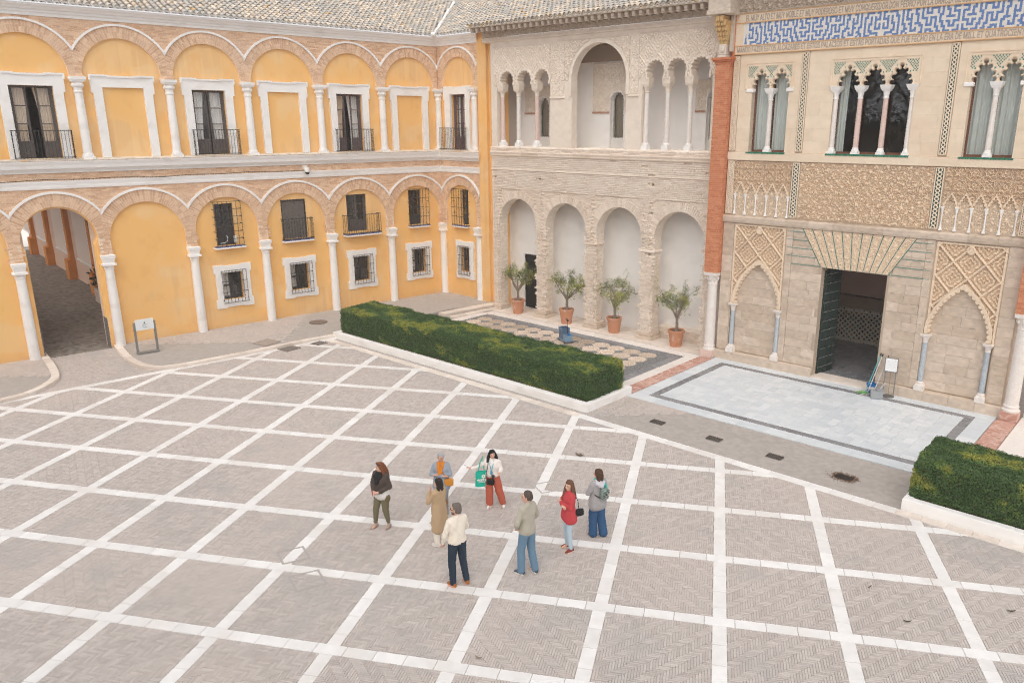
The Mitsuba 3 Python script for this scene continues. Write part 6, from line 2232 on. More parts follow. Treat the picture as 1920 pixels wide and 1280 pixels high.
p.cap_hair(AUB, 0.100, low=1.58, fold=0.03, extra=p.strands([(0, -0.07, 1.62), (0.0, -0.13, 1.48), (0.02, -0.16, 1.34), (0.02, -0.15, 1.2)], 0.085, 0.05) + p.strands([(-0.07, -0.03, 1.62), (-0.10, -0.06, 1.48), (-0.09, -0.10, 1.32)], 0.05, 0.04) + p.strands([(0.07, -0.04, 1.62), (0.09, -0.07, 1.5), (0.08, -0.11, 1.36)], 0.045, 0.035))
sg = MB()
sg.tube([p.w(p.head(q)) for q in ((0.085, -0.01, 1.70), (0.065, 0.065, 1.715), (0.0, 0.085, 1.72), (-0.065, 0.065, 1.715), (-0.085, -0.01, 1.70))], [0.008, 0.02, 0.012, 0.02, 0.008], 6, (0.06, 0.03, 0.025))
sg.build('sunglasses', 'vc_gloss', p.key)
p.shoes((0.36, 0.29, 0.26), (0.20, 0.16, 0.14))
k = thing('waist_bag', 'soft olive bag hanging at the hip of the woman with auburn hair', 'bag')
soft_bag(p, k, (-0.19, 0.03, 0.86), (0.09, 0.055, 0.085), (0.135, 0.110, 0.060))
strap(p, k, [(-0.19, 0.02, 0.94), (-0.16, 0.10, 1.0), (0.0, 0.155, 1.0)], 0.012, (0.12, 0.10, 0.055))
k = thing('phone', 'small reddish phone held in the hands of the woman with auburn hair', 'phone')
MB().box(-0.035, 0.035, -0.006, 0.006, -0.07, 0.07, (0.40, 0.10, 0.07), c=0.003).build('case', 'vc', k, p.M @ frame([0.045, 0.275, 1.045], [0, 0.35, 0.94], [0, 0.94, -0.35]))

# 2 woman with short grey hair
p = Person('woman with short grey hair, orange scarf and crossed arms in a blue-grey jacket', (1.58, -16.22), KAM, KAM * 0.95 + LFT * 0.12, 1.57)
p.j.update(elbR=(0.25, 0.06, 1.17), elbL=(-0.25, 0.06, 1.17), wriR=(-0.06, 0.19, 1.17), wriL=(0.07, 0.17, 1.20))
p.body(SKIN, 0.5, outs={'R': (-0.9, -0.1, 0.1), 'L': (0.9, -0.05, 0.0)})
p.trousers((0.21, 0.22, 0.24))
p.top((0.27, 0.31, 0.37), 0.032, 0.82, r=(0.074, 0.064, 0.050), flare=0.82)
p.put([hullb(((0.07, 0.03, 1.47), 0.045), ((-0.07, 0.03, 1.47), 0.045), ((0.0, -0.06, 1.47), 0.055)), bone((0.05, 0.10, 1.43), (0.03, 0.155, 1.22), 0.05, 0.045), bone((-0.05, 0.10, 1.43), (-0.015, 0.15, 1.25), 0.045, 0.042)], 'scarf', (0.60, 0.21, 0.025), 0.018, 2, 0.04)
p.cap_hair((0.36, 0.36, 0.37), 0.102, low=1.61, fold=0.03)
p.shoes((0.10, 0.09, 0.085))
k = thing('shoulder_bag', 'mustard orange shoulder bag of the woman with short grey hair', 'bag')
soft_bag(p, k, (-0.21, 0.11, 0.97), (0.12, 0.05, 0.10), (0.55, 0.235, 0.035))
strap(p, k, [(-0.2, 0.09, 1.06), (-0.12, 0.17, 1.2), (0.05, 0.145, 1.38), (0.10, 0.02, 1.475)], 0.012, (0.45, 0.19, 0.03))

# 3 woman in the long coat
p = Person('woman with a dark bob in a long beige coat, hand at her chin', (2.60, -17.20), LFT * 0.75 - KAM * 0.45, LFT * 0.95 - KAM * 0.1, 1.58, feet=[(2.58, -17.0), (2.64, -17.38)])
p.j.update(elbL=(-0.22, 0.16, 1.15), wriL=(-0.07, 0.21, 1.40), elbR=(0.25, 0.05, 1.15), wriR=(-0.04, 0.21, 1.14))
p.body(SKIN2, 1.1, outs={'R': (-0.9, 0.1, 0.0), 'L': (0.35, -0.25, 0.9)})
p.trousers((0.70, 0.66, 0.59), (0.095, 0.085, 0.075))
BE = (0.44, 0.315, 0.195)
p.top(BE, 0.036, 0.9, r=(0.078, 0.066, 0.052), upto=0.9, name='coat', fold=0.03, extra=[hullb(((0.08, 0, 1.06), 0.128), ((-0.08, 0, 1.06), 0.128), ((0.10, -0.01, 0.46), 0.155), ((-0.10, -0.01, 0.46), 0.155)), hullb(((0.08, -0.02, 1.455), 0.03), ((-0.08, -0.02, 1.455), 0.03), ((0.05, 0.07, 1.42), 0.035), ((-0.05, 0.07, 1.42), 0.035))])
p.cap_hair((0.030, 0.022, 0.020), 0.101, low=1.56, fold=0.012, extra=p.strands([(0.06, -0.03, 1.62), (0.078, -0.02, 1.53), (0.07, -0.03, 1.47)], 0.05, 0.035) + p.strands([(-0.06, -0.03, 1.62), (-0.078, -0.02, 1.53), (-0.07, -0.03, 1.47)], 0.05, 0.035) + p.strands([(0, -0.07, 1.6), (0, -0.08, 1.47)], 0.07, 0.05))
p.shoes((0.70, 0.68, 0.65))
k = thing('handbag', 'brown leather handbag under the arm of the woman in the beige coat', 'bag')
soft_bag(p, k, (0.24, 0.06, 1.02), (0.06, 0.13, 0.085), (0.24, 0.135, 0.075))
strap(p, k, [(0.24, 0.13, 1.10), (0.235, 0.06, 1.22), (0.24, -0.02, 1.10)], 0.01, (0.20, 0.11, 0.06))

# 4 man in the cream shirt
p = Person('bearded man with grey hair, cream shirt, dark blue trousers and orange-brown shoes', (4.12, -18.05), LFT * 0.55 - KAM * 0.7, LFT * 0.95 - KAM * 0.2, 1.82, feet=[(4.22, -17.84), (4.06, -18.22)])
p.j.update(elbL=(-0.255, 0.02, 1.13), wriL=(-0.235, 0.14, 0.90), elbR=(0.25, 0.05, 1.15), wriR=(0.12, 0.20, 1.02))
p.body(SKIN2, 0.7, outs={'L': (0.1, 0.35, -0.9)})
p.trousers((0.020, 0.034, 0.055), (0.100, 0.076, 0.062))
p.top((0.74, 0.68, 0.59), 0.022, 0.92, r=(0.066, 0.055, 0.042), upto=0.93, name='shirt', fold=0.026)
p.cap_hair((0.135, 0.115, 0.10), 0.097, low=1.595, front=0.012, fold=0.035)
h = p.head
p.put([m3.Manifold.batch_hull([ball(h((0, 0.058, 1.525)), 0.033), ball(h((0.045, 0.035, 1.555)), 0.028), ball(h((-0.045, 0.035, 1.555)), 0.028), ball(h((0, 0.075, 1.55)), 0.020)])], 'beard', (0.14, 0.10, 0.08), 0.014, 2, 0.02)
gl = MB()
gl.tube([p.w(h(q)) for q in ((0.09, -0.01, 1.63), (0.06, 0.095, 1.63), (-0.06, 0.095, 1.63), (-0.09, -0.01, 1.63))], 0.005, 5, (0.03, 0.03, 0.03))
gl.build('glasses', 'vc_gloss', p.key)
p.put([hullb(((0.085, 0, 1.035), 0.108), ((-0.085, 0, 1.035), 0.108), ((0.085, 0, 1.05), 0.108), ((-0.085, 0, 1.05), 0.108))], 'belt', (0.035, 0.022, 0.016), 0.03, 1) if False else None
p.shoes((0.30, 0.115, 0.035), (0.58, 0.30, 0.20))

# 5 guide
p = Person('tour guide with long black hair, white blouse and red trousers, pointing to the left', (2.26, -15.16), KAM * 0.95 + LFT * 0.12, KAM * 0.9 - LFT * 0.2, 1.49, feet=[(2.20, -15.28), (2.50, -14.92)])
p.j.update(elbR=(0.36, 0.02, 1.24), wriR=(0.58, 0.10, 1.20), elbL=(-0.25, 0.02, 1.17), wriL=(-0.24, 0.24, 1.19))
p.body(SKIN2, 0.45, outs={'R': (0.85, 0.1, 0.35), 'L': (-0.15, 0.9, 0.1)})
RED = (0.43, 0.105, 0.065)
p.trousers(RED, (0.128, 0.112, 0.100), fold=0.035, short=0.12)
p.top((0.74, 0.69, 0.66), 0.032, 0.98, r=(0.076, 0.070, 0.046), upto=0.94, name='blouse', fold=0.03)
BLK = (0.012, 0.011, 0.012)
p.cap_hair(BLK, 0.103, low=1.57, fold=0.035, extra=p.strands([(0.07, -0.02, 1.64), (0.115, -0.01, 1.52), (0.13, 0.01, 1.38)], 0.05, 0.045) + p.strands([(-0.07, -0.02, 1.64), (-0.115, -0.01, 1.52), (-0.14, 0.01, 1.36)], 0.05, 0.048) + p.strands([(0, -0.07, 1.6), (0, -0.11, 1.42)], 0.09, 0.08))
p.shoes((0.76, 0.75, 0.75), (0.78, 0.77, 0.76), fat=1.12)
TEALC = (0.02, 0.40, 0.30)
strap(p, p.key, [(0.055, 0.05, 1.47), (0.05, 0.135, 1.36), (0.01, 0.165, 1.20), (0.0, 0.165, 1.16)], 0.009, (0.06, 0.36, 0.48), 'lanyard')
strap(p, p.key, [(-0.055, 0.05, 1.47), (-0.045, 0.135, 1.36), (-0.005, 0.165, 1.20)], 0.009, (0.06, 0.36, 0.48), 'lanyard')
MB().box(-0.035, 0.035, -0.006, 0.006, -0.05, 0.05, (0.12, 0.30, 0.42), c=0.003).build('badge', 'vc', p.key, p.M @ frame([0.0, 0.17, 1.13], [1, 0, 0], [0, 1, 0]))
k = thing('tote_bag', "teal cloth tote bag with white lettering on the guide's right shoulder", 'bag')
TM = p.M @ frame([0.305, 0.09, 0.90], np.array([-0.95, -0.30, 0.0]), np.array([0.30, -0.95, 0.0]))
v, f = [], []
nx, nz = 10, 12
for s in (-1, 1):
    for jz in range(nz + 1):
        for ix in range(nx + 1):
            u, w = ix / nx * 2 - 1, jz / nz
            v.append([u * (0.185 - 0.02 * w), s * (0.028 * (1 - u * u) * (1.1 - 0.5 * w) + 0.002) + 0.008 * math.sin(u * 5 + w * 4), -0.24 + 0.48 * w])
q0 = (nx + 1) * (nz + 1)
for s in range(2):
    for jz in range(nz):
        for ix in range(nx):
            a = s * q0 + jz * (nx + 1) + ix
            f.append([a, a + 1, a + nx + 2, a + nx + 1] if s == 0 else [a + 1, a, a + nx + 1, a + nx + 2])
MB().add(v, f, TEALC).build('body', 'vc', k, TM, smooth=True)
hd = MB()
hd.tube([TM[:3, :3] @ np.array(q) + TM[:3, 3] for q in ((-0.09, -0.02, 0.22), (-0.03, 0.0, 0.5), (0.06, 0.03, 0.66), (0.06, 0.05, 0.5), (0.08, -0.02, 0.22))], 0.014, 6, TEALC)
hd.build('handles', 'vc', k, smooth=True)
lm = meshkit.text_mesh('walks', 0.085, 0.004, bold=True)
lv = lm.vertices - [lm.vertices[:, 0].mean(), 0, 0]
pr = MB().add(np.stack([lv[:, 0] * 0.85, -0.040 - lv[:, 2], lv[:, 1] - 0.06], 1), lm.faces, (0.85, 0.85, 0.83))
pr.prism(Point(0.055, 0.085).buffer(0.052, 20).difference(Point(0.055, 0.085).buffer(0.020, 12)), -0.042, -0.036, (0.85, 0.85, 0.83))
pr.prism(sbox(-0.10, -0.105, 0.10, -0.095), -0.040, -0.034, (0.80, 0.82, 0.8))
pr.build('print', 'vc', k, TM)
k = thing('crossbody_bag', 'small black leather crossbody bag worn by the guide', 'bag')
soft_bag(p, k, (0.03, 0.185, 0.86), (0.115, 0.045, 0.085), (0.012, 0.012, 0.013))
strap(p, k, [(0.13, 0.15, 0.93), (0.14, 0.16, 1.15), (0.10, 0.12, 1.38), (0.10, 0.0, 1.475)], 0.010, BLK)
k = thing('hand_camera', 'black camera hanging in front of the guide on her lanyard', 'camera')
soft_bag(p, k, (-0.045, 0.185, 1.035), (0.05, 0.028, 0.035), (0.03, 0.03, 0.032), res=0.02)
m = MB()
m.lathe([(0.0, 0), (0.028, 0), (0.026, 0.05), (0, 0.05)], (0, 0, 0), 14, (0.02, 0.02, 0.02))
m.build('lens', 'vc_gloss', k, p.M @ frame([-0.045, 0.205, 1.035], [1, 0, 0], [0, 0, -1]) @ np.array([[1, 0, 0, 0], [0, 1, 0, 0], [0, 0, -1, 0], [0, 0, 0, 1.0]]), smooth=40)
pn = thing('pen', "slim dark pen in the guide's outstretched right hand", 'pen')
pw = p.w((0.68, 0.13, 1.25))
MB().tube([pw, pw + np.array([-0.10, -0.06, 0.07])], [0.005, 0.003], 6, (0.07, 0.05, 0.05)).build('barrel', 'vc', pn)

# 6 man in jeans
p = Person('man with cropped hair in a grey-beige shirt and faded blue jeans', (4.90, -16.79), LFT * 0.72 - KAM * 0.62, LFT * 0.96 - KAM * 0.12, 1.87, feet=[(5.03, -16.64), (4.79, -16.98)])
p.j.update(elbL=(-0.275, 0.0, 1.16), wriL=(-0.17, 0.13, 0.98), elbR=(0.275, 0.0, 1.16), wriR=(0.17, 0.13, 0.98))
p.body(SKIN2, 0.9, outs={'L': (0.4, 0.3, -0.7), 'R': (-0.4, 0.3, -0.7)})
p.trousers((0.125, 0.215, 0.31), (0.100, 0.080, 0.074), fold=0.022)
p.top((0.40, 0.375, 0.315), 0.026, 0.88, r=(0.070, 0.060, 0.050), upto=0.82, name='shirt', fold=0.03)
p.cap_hair((0.085, 0.065, 0.055), 0.0935, low=1.61, front=0.0, fold=0.006)
p.shoes((0.07, 0.085, 0.11), (0.66, 0.64, 0.60))

# 7 woman in the red jacket
p = Person('woman with long brown hair, red jacket, pale blue jeans and maroon trainers', (4.98, -15.52), LFT * 0.85 + KAM * 0.35, LFT * 0.55 + KAM * 0.65, 1.67, feet=[(4.84, -15.44), (5.10, -15.60)])
p.j.update(elbR=(0.24, 0.06, 1.17), elbL=(-0.24, 0.06, 1.17), wriR=(-0.05, 0.19, 1.18), wriL=(0.07, 0.17, 1.22))
p.body(SKIN2, 0.8, outs={'R': (-0.9, -0.1, 0.1), 'L': (0.9, 0.0, 0.1)})
p.trousers((0.42, 0.53, 0.61), (0.088, 0.064, 0.048))
p.top((0.68, 0.66, 0.63), 0.018, 0.88, name='shirt', r=(0.05, 0.045, 0.035))
p.top((0.47, 0.055, 0.065), 0.034, 0.80, r=(0.074, 0.064, 0.050), name='jacket', flare=0.84, fold=0.032)
BRN = (0.13, 0.065, 0.038)
p.cap_hair(BRN, 0.099, low=1.58, fold=0.03, extra=p.strands([(0.07, -0.02, 1.63), (0.10, 0.0, 1.5), (0.095, 0.06, 1.36), (0.085, 0.09, 1.22)], 0.042, 0.035) + p.strands([(-0.07, -0.02, 1.63), (-0.105, -0.01, 1.5), (-0.11, 0.02, 1.36), (-0.10, 0.05, 1.24)], 0.045, 0.04) + p.strands([(0, -0.07, 1.6), (-0.03, -0.11, 1.44), (-0.05, -0.12, 1.3)], 0.08, 0.06))
p.shoes((0.20, 0.045, 0.04), (0.62, 0.48, 0.40))
k = thing('hip_bag', 'black shoulder bag behind the woman in the red jacket', 'bag')
soft_bag(p, k, (-0.16, -0.19, 1.0), (0.05, 0.10, 0.085), (0.016, 0.015, 0.016))
strap(p, k, [(-0.16, -0.17, 1.08), (-0.14, -0.155, 1.3), (-0.10, -0.05, 1.48), (-0.10, 0.03, 1.47)], 0.009, BLK)

# 8 woman with the backpack
p = Person('woman with a brown bob, grey hooded sweater and wide blue jeans seen from behind', (5.07, -14.60), LFT * 0.55 - KAM * 0.8, LFT * 0.85 - KAM * 0.45, 1.64, feet=[(5.20, -14.47), (4.97, -14.70)])
p.j.update(elbR=(0.25, 0.05, 1.17), elbL=(-0.26, 0.04, 1.17), wriR=(-0.05, 0.20, 1.17), wriL=(0.06, 0.19, 1.20))
p.body(SKIN, 0.6, outs={'R': (-0.9, -0.1, 0.1), 'L': (0.9, 0.0, 0.0)})
p.trousers((0.030, 0.085, 0.185), (0.112, 0.108, 0.112), fold=0.02)
p.top((0.33, 0.325, 0.335), 0.036, 0.80, r=(0.078, 0.068, 0.052), flare=0.84, fold=0.03, name='sweater')
p.put([m3.Manifold.batch_hull([ball((0.09, -0.10, 1.43), 0.05), ball((-0.09, -0.10, 1.43), 0.05), ball((0, -0.15, 1.36), 0.05), ball((0.06, -0.04, 1.49), 0.04), ball((-0.06, -0.04, 1.49), 0.04)])], 'hood', (0.52, 0.51, 0.56), 0.018, 2, 0.03)
p.put([hullb(((0.10, -0.05, 1.47), 0.032), ((0.12, -0.12, 1.40), 0.03)), hullb(((0.12, -0.12, 1.40), 0.03), ((0.13, -0.16, 1.30), 0.03)), hullb(((-0.08, 0.02, 1.49), 0.035), ((0.02, 0.08, 1.47), 0.035)), hullb(((0.10, -0.05, 1.47), 0.032), ((0.02, 0.08, 1.47), 0.035))], 'scarf', (0.03, 0.42, 0.36), 0.018, 2, 0.03)
BB = (0.075, 0.040, 0.026)
p.cap_hair(BB, 0.104, low=1.56, fold=0.012, extra=p.strands([(0.05, -0.04, 1.62), (0.06, -0.04, 1.46)], 0.062, 0.052) + p.strands([(-0.05, -0.04, 1.62), (-0.06, -0.04, 1.46)], 0.062, 0.052) + p.strands([(0, -0.06, 1.6), (0, -0.075, 1.45)], 0.085, 0.06))
p.shoes((0.30, 0.17, 0.12), (0.10, 0.055, 0.04))
k = thing('backpack', 'small patterned green and black backpack on the woman in the grey sweater', 'backpack')
soft_bag(p, k, (0.04, -0.215, 1.19), (0.105, 0.055, 0.135), (0.17, 0.25, 0.22), res=0.02)
soft_bag(p, k, (0.04, -0.265, 1.13), (0.08, 0.02, 0.06), (0.20, 0.23, 0.21), 'pocket', res=0.02)
pt = MB()
g = np.random.default_rng(12)
for q in range(26):
    x, z = g.uniform(-0.05, 0.13), g.uniform(1.09, 1.30)
    a = g.uniform(0, 3.1)
    d = np.array([math.cos(a), 0, math.sin(a)]) * 0.022
    c = np.array([x, -0.281, z])
    pt.tube([p.w(c - d), p.w(c + [0, -0.004, 0]), p.w(c + d)], 0.007, 5, (0.02, 0.02, 0.025) if q % 3 else (0.6, 0.6, 0.58))
pt.build('pattern', 'vc', k, kind='stuff')
strap(p, k, [(-0.05, -0.17, 1.08), (-0.15, -0.10, 1.15), (-0.185, 0.02, 1.28), (-0.13, 0.05, 1.42), (-0.09, -0.06, 1.475), (-0.03, -0.18, 1.30)], 0.011, BLK)
strap(p, k, [(0.12, -0.17, 1.08), (0.18, -0.06, 1.16), (0.185, 0.03, 1.30), (0.12, 0.04, 1.45), (0.09, -0.12, 1.45)], 0.011, BLK)


# ================================================================ SMALL THINGS
STEEL = (0.22, 0.21, 0.20)
# information stand by the yellow wall
k = thing('information_stand', 'grey metal information stand with a white panel in front of the blind arch', 'sign')
M = A0 + aA * -16.05 - nA * 2.0
Ms = frame([M[0], M[1], 0.1], aA, nA)
for x in (-0.38, 0.38):
    MB().box(x - 0.04, x + 0.04, -0.04, 0.04, 0.0, 1.30, STEEL, c=0.006).build('post', 'vc', k, Ms)
MB().box(-0.42, 0.42, -0.12, 0.12, 0.0, 0.06, STEEL, c=0.008).build('foot_rail', 'vc', k, Ms)
pn = MB().box(-0.34, 0.34, -0.06, -0.02, 0.97, 1.42, (0.74, 0.78, 0.80), c=0.006).build('panel', 'vc', k, Ms)
mb = MB()
mb.prism(Polygon([(-0.03, 1.27), (0.0, 1.31), (0.03, 1.27), (0.02, 1.24), (-0.02, 1.24)]), -0.064, -0.058, (0.1, 0.12, 0.14))
for z, w in ((1.19, 0.11), (1.16, 0.08), (1.09, 0.10), (1.06, 0.06)):
    mb.prism(sbox(-w, z, w, z + 0.012), -0.064, -0.058, (0.25, 0.28, 0.30))
mb.build('printed_lines', 'vc', pn, Ms)

# lectern sign by the palace door
k = thing('notice_lectern', 'steel lectern with a white notice standing right of the palace door', 'sign')
Ml = frame([6.93, -0.38, 0.012], [0.98, 0.2, 0], [-0.2, 0.98, 0])
for x in (-0.17, 0.17):
    MB().box(x - 0.018, x + 0.018, -0.018, 0.018, 0.0, 1.30, STEEL, c=0.004).build('leg', 'vc', k, Ml)
MB().box(-0.006, 0.006, 0.05, 0.062, 0.02, 1.0, STEEL).build('rod', 'vc', k, Ml)
MB().lathe([(0, 0), (0.20, 0), (0.20, 0.02), (0.05, 0.04), (0, 0.04)], (0, 0.04, 0), 20, (0.13, 0.125, 0.12)).build('base_plate', 'vc', k, Ml, smooth=30)
Mp = Ml @ frame([0, -0.06, 1.16], [1, 0, 0], [0, 0.82, -0.57])
fr = MB().box(-0.22, 0.22, -0.012, 0.012, -0.26, 0.26, STEEL, c=0.004).build('frame', 'vc', k, Mp)
MB().box(-0.185, 0.185, -0.018, -0.0125, -0.225, 0.225, (0.78, 0.80, 0.82)).build('sheet', 'vc', fr, Mp)
tx = MB()
for q in range(9):
    tx.prism(sbox(-0.14, 0.15 - q * 0.035, 0.14 - 0.03 * (q % 3), 0.157 - q * 0.035), -0.0195, -0.0182, (0.60, 0.62, 0.64))
tx.build('text_lines', 'vc', fr, Mp)

# cleaning things at the door
k = thing('blue_bucket', 'bright blue plastic bucket standing in the doorway corner behind the mops', 'bucket')
MB().lathe([(0, 0.0), (0.13, 0.0), (0.17, 0.30), (0.18, 0.30), (0.18, 0.33), (0.165, 0.33), (0.125, 0.02), (0, 0.02)], (6.34, -0.33, 0.012), 22, (0.02, 0.16, 0.42)).build('body', 'vc_gloss', k, smooth=40)
MB().tube([(6.17, -0.33, 0.33), (6.22, -0.42, 0.42), (6.34, -0.46, 0.45), (6.46, -0.42, 0.42), (6.51, -0.33, 0.33)], 0.006, 6, (0.02, 0.12, 0.32)).build('handle', 'vc_gloss', k, smooth=True)
k = thing('mop_bucket', 'grey plastic mop bucket with wringer on the marble before the door', 'bucket')
Mb = frame([6.68, -0.80, 0.012], [0.9, 0.43, 0], [-0.43, 0.9, 0])
mb = MB()
for (x0, x1, y0, y1) in ((-0.19, -0.17, -0.14, 0.14), (0.17, 0.19, -0.14, 0.14), (-0.17, 0.17, -0.14, -0.12), (-0.17, 0.17, 0.12, 0.14)):
    mb.box(x0, x1, y0, y1, 0.03, 0.30, (0.30, 0.32, 0.34))
mb.box(-0.19, 0.19, -0.14, 0.14, 0.012, 0.03, (0.28, 0.30, 0.32))
mb.build('tub', 'vc_gloss', k, Mb)
MB().box(-0.02, 0.19, -0.15, 0.15, 0.29, 0.36, (0.24, 0.26, 0.28), c=0.01).build('wringer', 'vc_gloss', k, Mb)
MB().tube([(0.1, 0.0, 0.34), (0.2, 0.02, 0.50), (0.24, 0.03, 0.58)], 0.02, 8, (0.5, 0.52, 0.53)).build('lever', 'vc_gloss', k, Mb, smooth=True)
for x in (-0.14, 0.14):
    for y in (-0.1, 0.1):
        MB().lathe([(0, 0), (0.025, 0.0), (0.025, 0.02), (0, 0.02)], (x, y, -0.01), 10, (0.05, 0.05, 0.05)).build('castor', 'vc', k, Mb)
POLES = [('turquoise', (6.20, -0.52, 0.03), (6.44, -0.02, 1.42), (0.10, 0.45, 0.48), (0.35, 0.45, 0.20), 'mop with a turquoise handle leaning on the door jamb'),
         ('white', (6.30, -0.62, 0.03), (6.50, -0.02, 1.40), (0.62, 0.63, 0.66), (0.62, 0.57, 0.53), 'mop with a white handle and pale mop head beside the turquoise one'),
         ('grey', (6.58, -0.72, 0.30), (6.70, -0.03, 1.38), (0.52, 0.52, 0.55), (0.40, 0.40, 0.42), 'broom with a grey handle standing in the mop bucket')]
g = np.random.default_rng(5)
for nm, a, c, col, hc, lb in POLES:
    k = thing('broom' if 'broom' in lb else 'mop', lb, 'broom' if 'broom' in lb else 'mop')
    MB().tube([a, c], 0.016, 8, col).build('handle', 'vc', k, smooth=True)
    MB().tube([np.array(a) + (np.array(c) - a) * 0.93, c], 0.02, 8, (0.04, 0.04, 0.045)).build('grip', 'vc', k, smooth=True)
    hd = MB()
    for q in range(60):
        d = g.normal(0, 1, 2) * [0.12, 0.09]
        e = np.array([a[0] + d[0] - 0.04, a[1] + d[1] - 0.1, max(a[2] - 0.02, 0.022)])
        hd.tube([np.array(a) + [0, 0, 0.04], (np.array(a) + e) / 2 + [0, 0, 0.045], e], 0.010, 4, np.array(hc) * g.uniform(0.8, 1.1))
    hd.build('mop_head' if 'mop ' in lb else 'bristles', 'vc', k, kind='stuff')
k = thing('scrub_brush', 'small green and dark blue scrub brush lying by the mop heads', 'brush')
Mk = frame([6.20, -0.72, 0.012], [0.9, 0.3, 0], [-0.3, 0.9, 0])
MB().box(-0.16, 0.16, -0.06, 0.06, 0.05, 0.10, (0.12, 0.36, 0.12), c=0.015).build('back', 'vc', k, Mk)
MB().box(-0.15, 0.15, -0.05, 0.05, 0.0, 0.05, (0.02, 0.05, 0.14)).build('bristles', 'vc', k, Mk)

# cleaning trolley behind the hedge
k = thing('cleaning_trolley', 'blue-grey plastic cleaning trolley with an upright black pole behind the long hedge', 'trolley')
Mt = frame([-6.30, -2.05, -0.05], [0.88, -0.47, 0], [0.47, 0.88, 0])
BLUE = (0.075, 0.135, 0.23)
tb = MB()
for (x0, x1, y0, y1) in ((-0.34, -0.31, -0.17, 0.17), (0.06, 0.09, -0.17, 0.17), (-0.31, 0.06, -0.17, -0.14), (-0.31, 0.06, 0.14, 0.17)):
    tb.box(x0, x1, y0, y1, 0.16, 0.62, BLUE)
tb.box(-0.34, 0.09, -0.17, 0.17, 0.12, 0.16, BLUE)
tb.build('bin', 'vc_gloss', k, Mt)
MB().box(-0.33, 0.08, -0.20, -0.172, 0.5, 0.64, (0.10, 0.18, 0.30), c=0.01).build('lip', 'vc_gloss', k, Mt)
MB().box(-0.36, 0.42, -0.20, 0.20, 0.07, 0.12, (0.16, 0.25, 0.36), c=0.012).build('deck', 'vc_gloss', k, Mt)
mb = MB()
for (x0, x1, y0, y1) in ((0.12, 0.14, -0.16, 0.16), (0.40, 0.42, -0.16, 0.16), (0.14, 0.40, -0.16, -0.14), (0.14, 0.40, 0.14, 0.16)):
    mb.box(x0, x1, y0, y1, 0.12, 0.36, (0.17, 0.28, 0.40))
mb.build('bucket', 'vc_gloss', k, Mt)
MB().box(0.22, 0.40, 0.02, 0.13, 0.30, 0.40, (0.03, 0.16, 0.42), c=0.02).build('blue_cloth', 'vc', k, Mt)
MB().tube([(0.11, 0.05, 0.12), (0.11, 0.05, 1.02)], 0.014, 8, (0.025, 0.025, 0.028)).build('pole', 'vc', k, Mt, smooth=True)
mb = MB()
mb.tube([(-0.08, 0.05, 1.02), (0.0, 0.05, 0.98), (0.11, 0.05, 0.96), (0.20, 0.05, 0.98), (0.30, 0.05, 1.02)], [0.012, 0.025, 0.04, 0.025, 0.012], 8, (0.025, 0.025, 0.028))
mb.build('handle_grip', 'vc', k, Mt, smooth=True)
for x in (-0.28, 0.34):
    for y in (-0.2, 0.2):
        mb = MB()
        mb.lathe([(0, -0.015), (0.06, -0.015), (0.06, 0.015), (0, 0.015)], (0, 0, 0), 12, (0.03, 0.03, 0.03))
        mb.build('wheel', 'vc', k, Mt @ frame([x, y, 0.06], [1, 0, 0], [0, 0, 1]), smooth=30)

# surveillance camera and its cable
k = thing('surveillance_camera', 'white dome surveillance camera on the string course of the yellow wing', 'camera')
Mc = FA @ frame([-7.72, -0.10, 7.0], [1, 0, 0], [0, 1, 0])
MB().box(-0.10, 0.10, -0.05, 0.1, 0.08, 0.26, (0.75, 0.74, 0.72), c=0.01).build('bracket', 'vc', k, Mc)
MB().lathe([(0, 0.18), (0.10, 0.17), (0.125, 0.06), (0.115, -0.02), (0, -0.02)], (0.0, -0.20, 0), 18, (0.78, 0.77, 0.75)).build('housing', 'vc_gloss', k, Mc, smooth=40)
MB().lathe([(0.105, -0.02), (0.095, -0.09), (0.05, -0.135), (0, -0.145)], (0.0, -0.20, 0), 18, (0.02, 0.02, 0.022)).build('dome', 'vc_gloss', k, Mc, smooth=True)
k = thing('cable', 'thin dark cable sagging along the brick frieze to the surveillance camera', 'cable')
xs = np.linspace(-26, -7.8, 50)
MB().tube([(FA @ np.array([x, -0.115, 7.02 + 0.035 * abs(math.sin(x * 0.45)) + 0.015 * math.sin(x * 2.3), 1]))[:3] for x in xs], 0.014, 5, (0.05, 0.048, 0.045)).build('wire', 'vc', k)

# drains, covers, frames and leaves on the ground
def grate(x, y, w, d, label, rust=False):
    k = thing('drain_grate', label, 'drain', 'drain grates in the front walk')
    c = (0.10, 0.085, 0.075) if not rust else (0.035, 0.028, 0.024)
    M = frame([x, y, 0.0], [1, 0, 0], [0, 1, 0])
    MB().box(-w, w, -d, d, -0.005, 0.003, (0.02, 0.018, 0.016)).build('pit', 'vc', k, M)
    mb = MB()
    for s in (-1, 1):
        mb.box(s * w - 0.012, s * w + 0.012, -d, d, 0.0, 0.014, c).box(-w, w, s * d - 0.012, s * d + 0.012, 0.0, 0.0145, c)
    mb.build('rim', 'vc', k, M)
    n = 8
    for q in range(1, n):
        MB().box(-w + 2 * w * q / n - 0.016, -w + 2 * w * q / n + 0.016, -d + 0.013, d - 0.013, 0.0, 0.012, c).build('bar', 'vc', k, M)
    return k


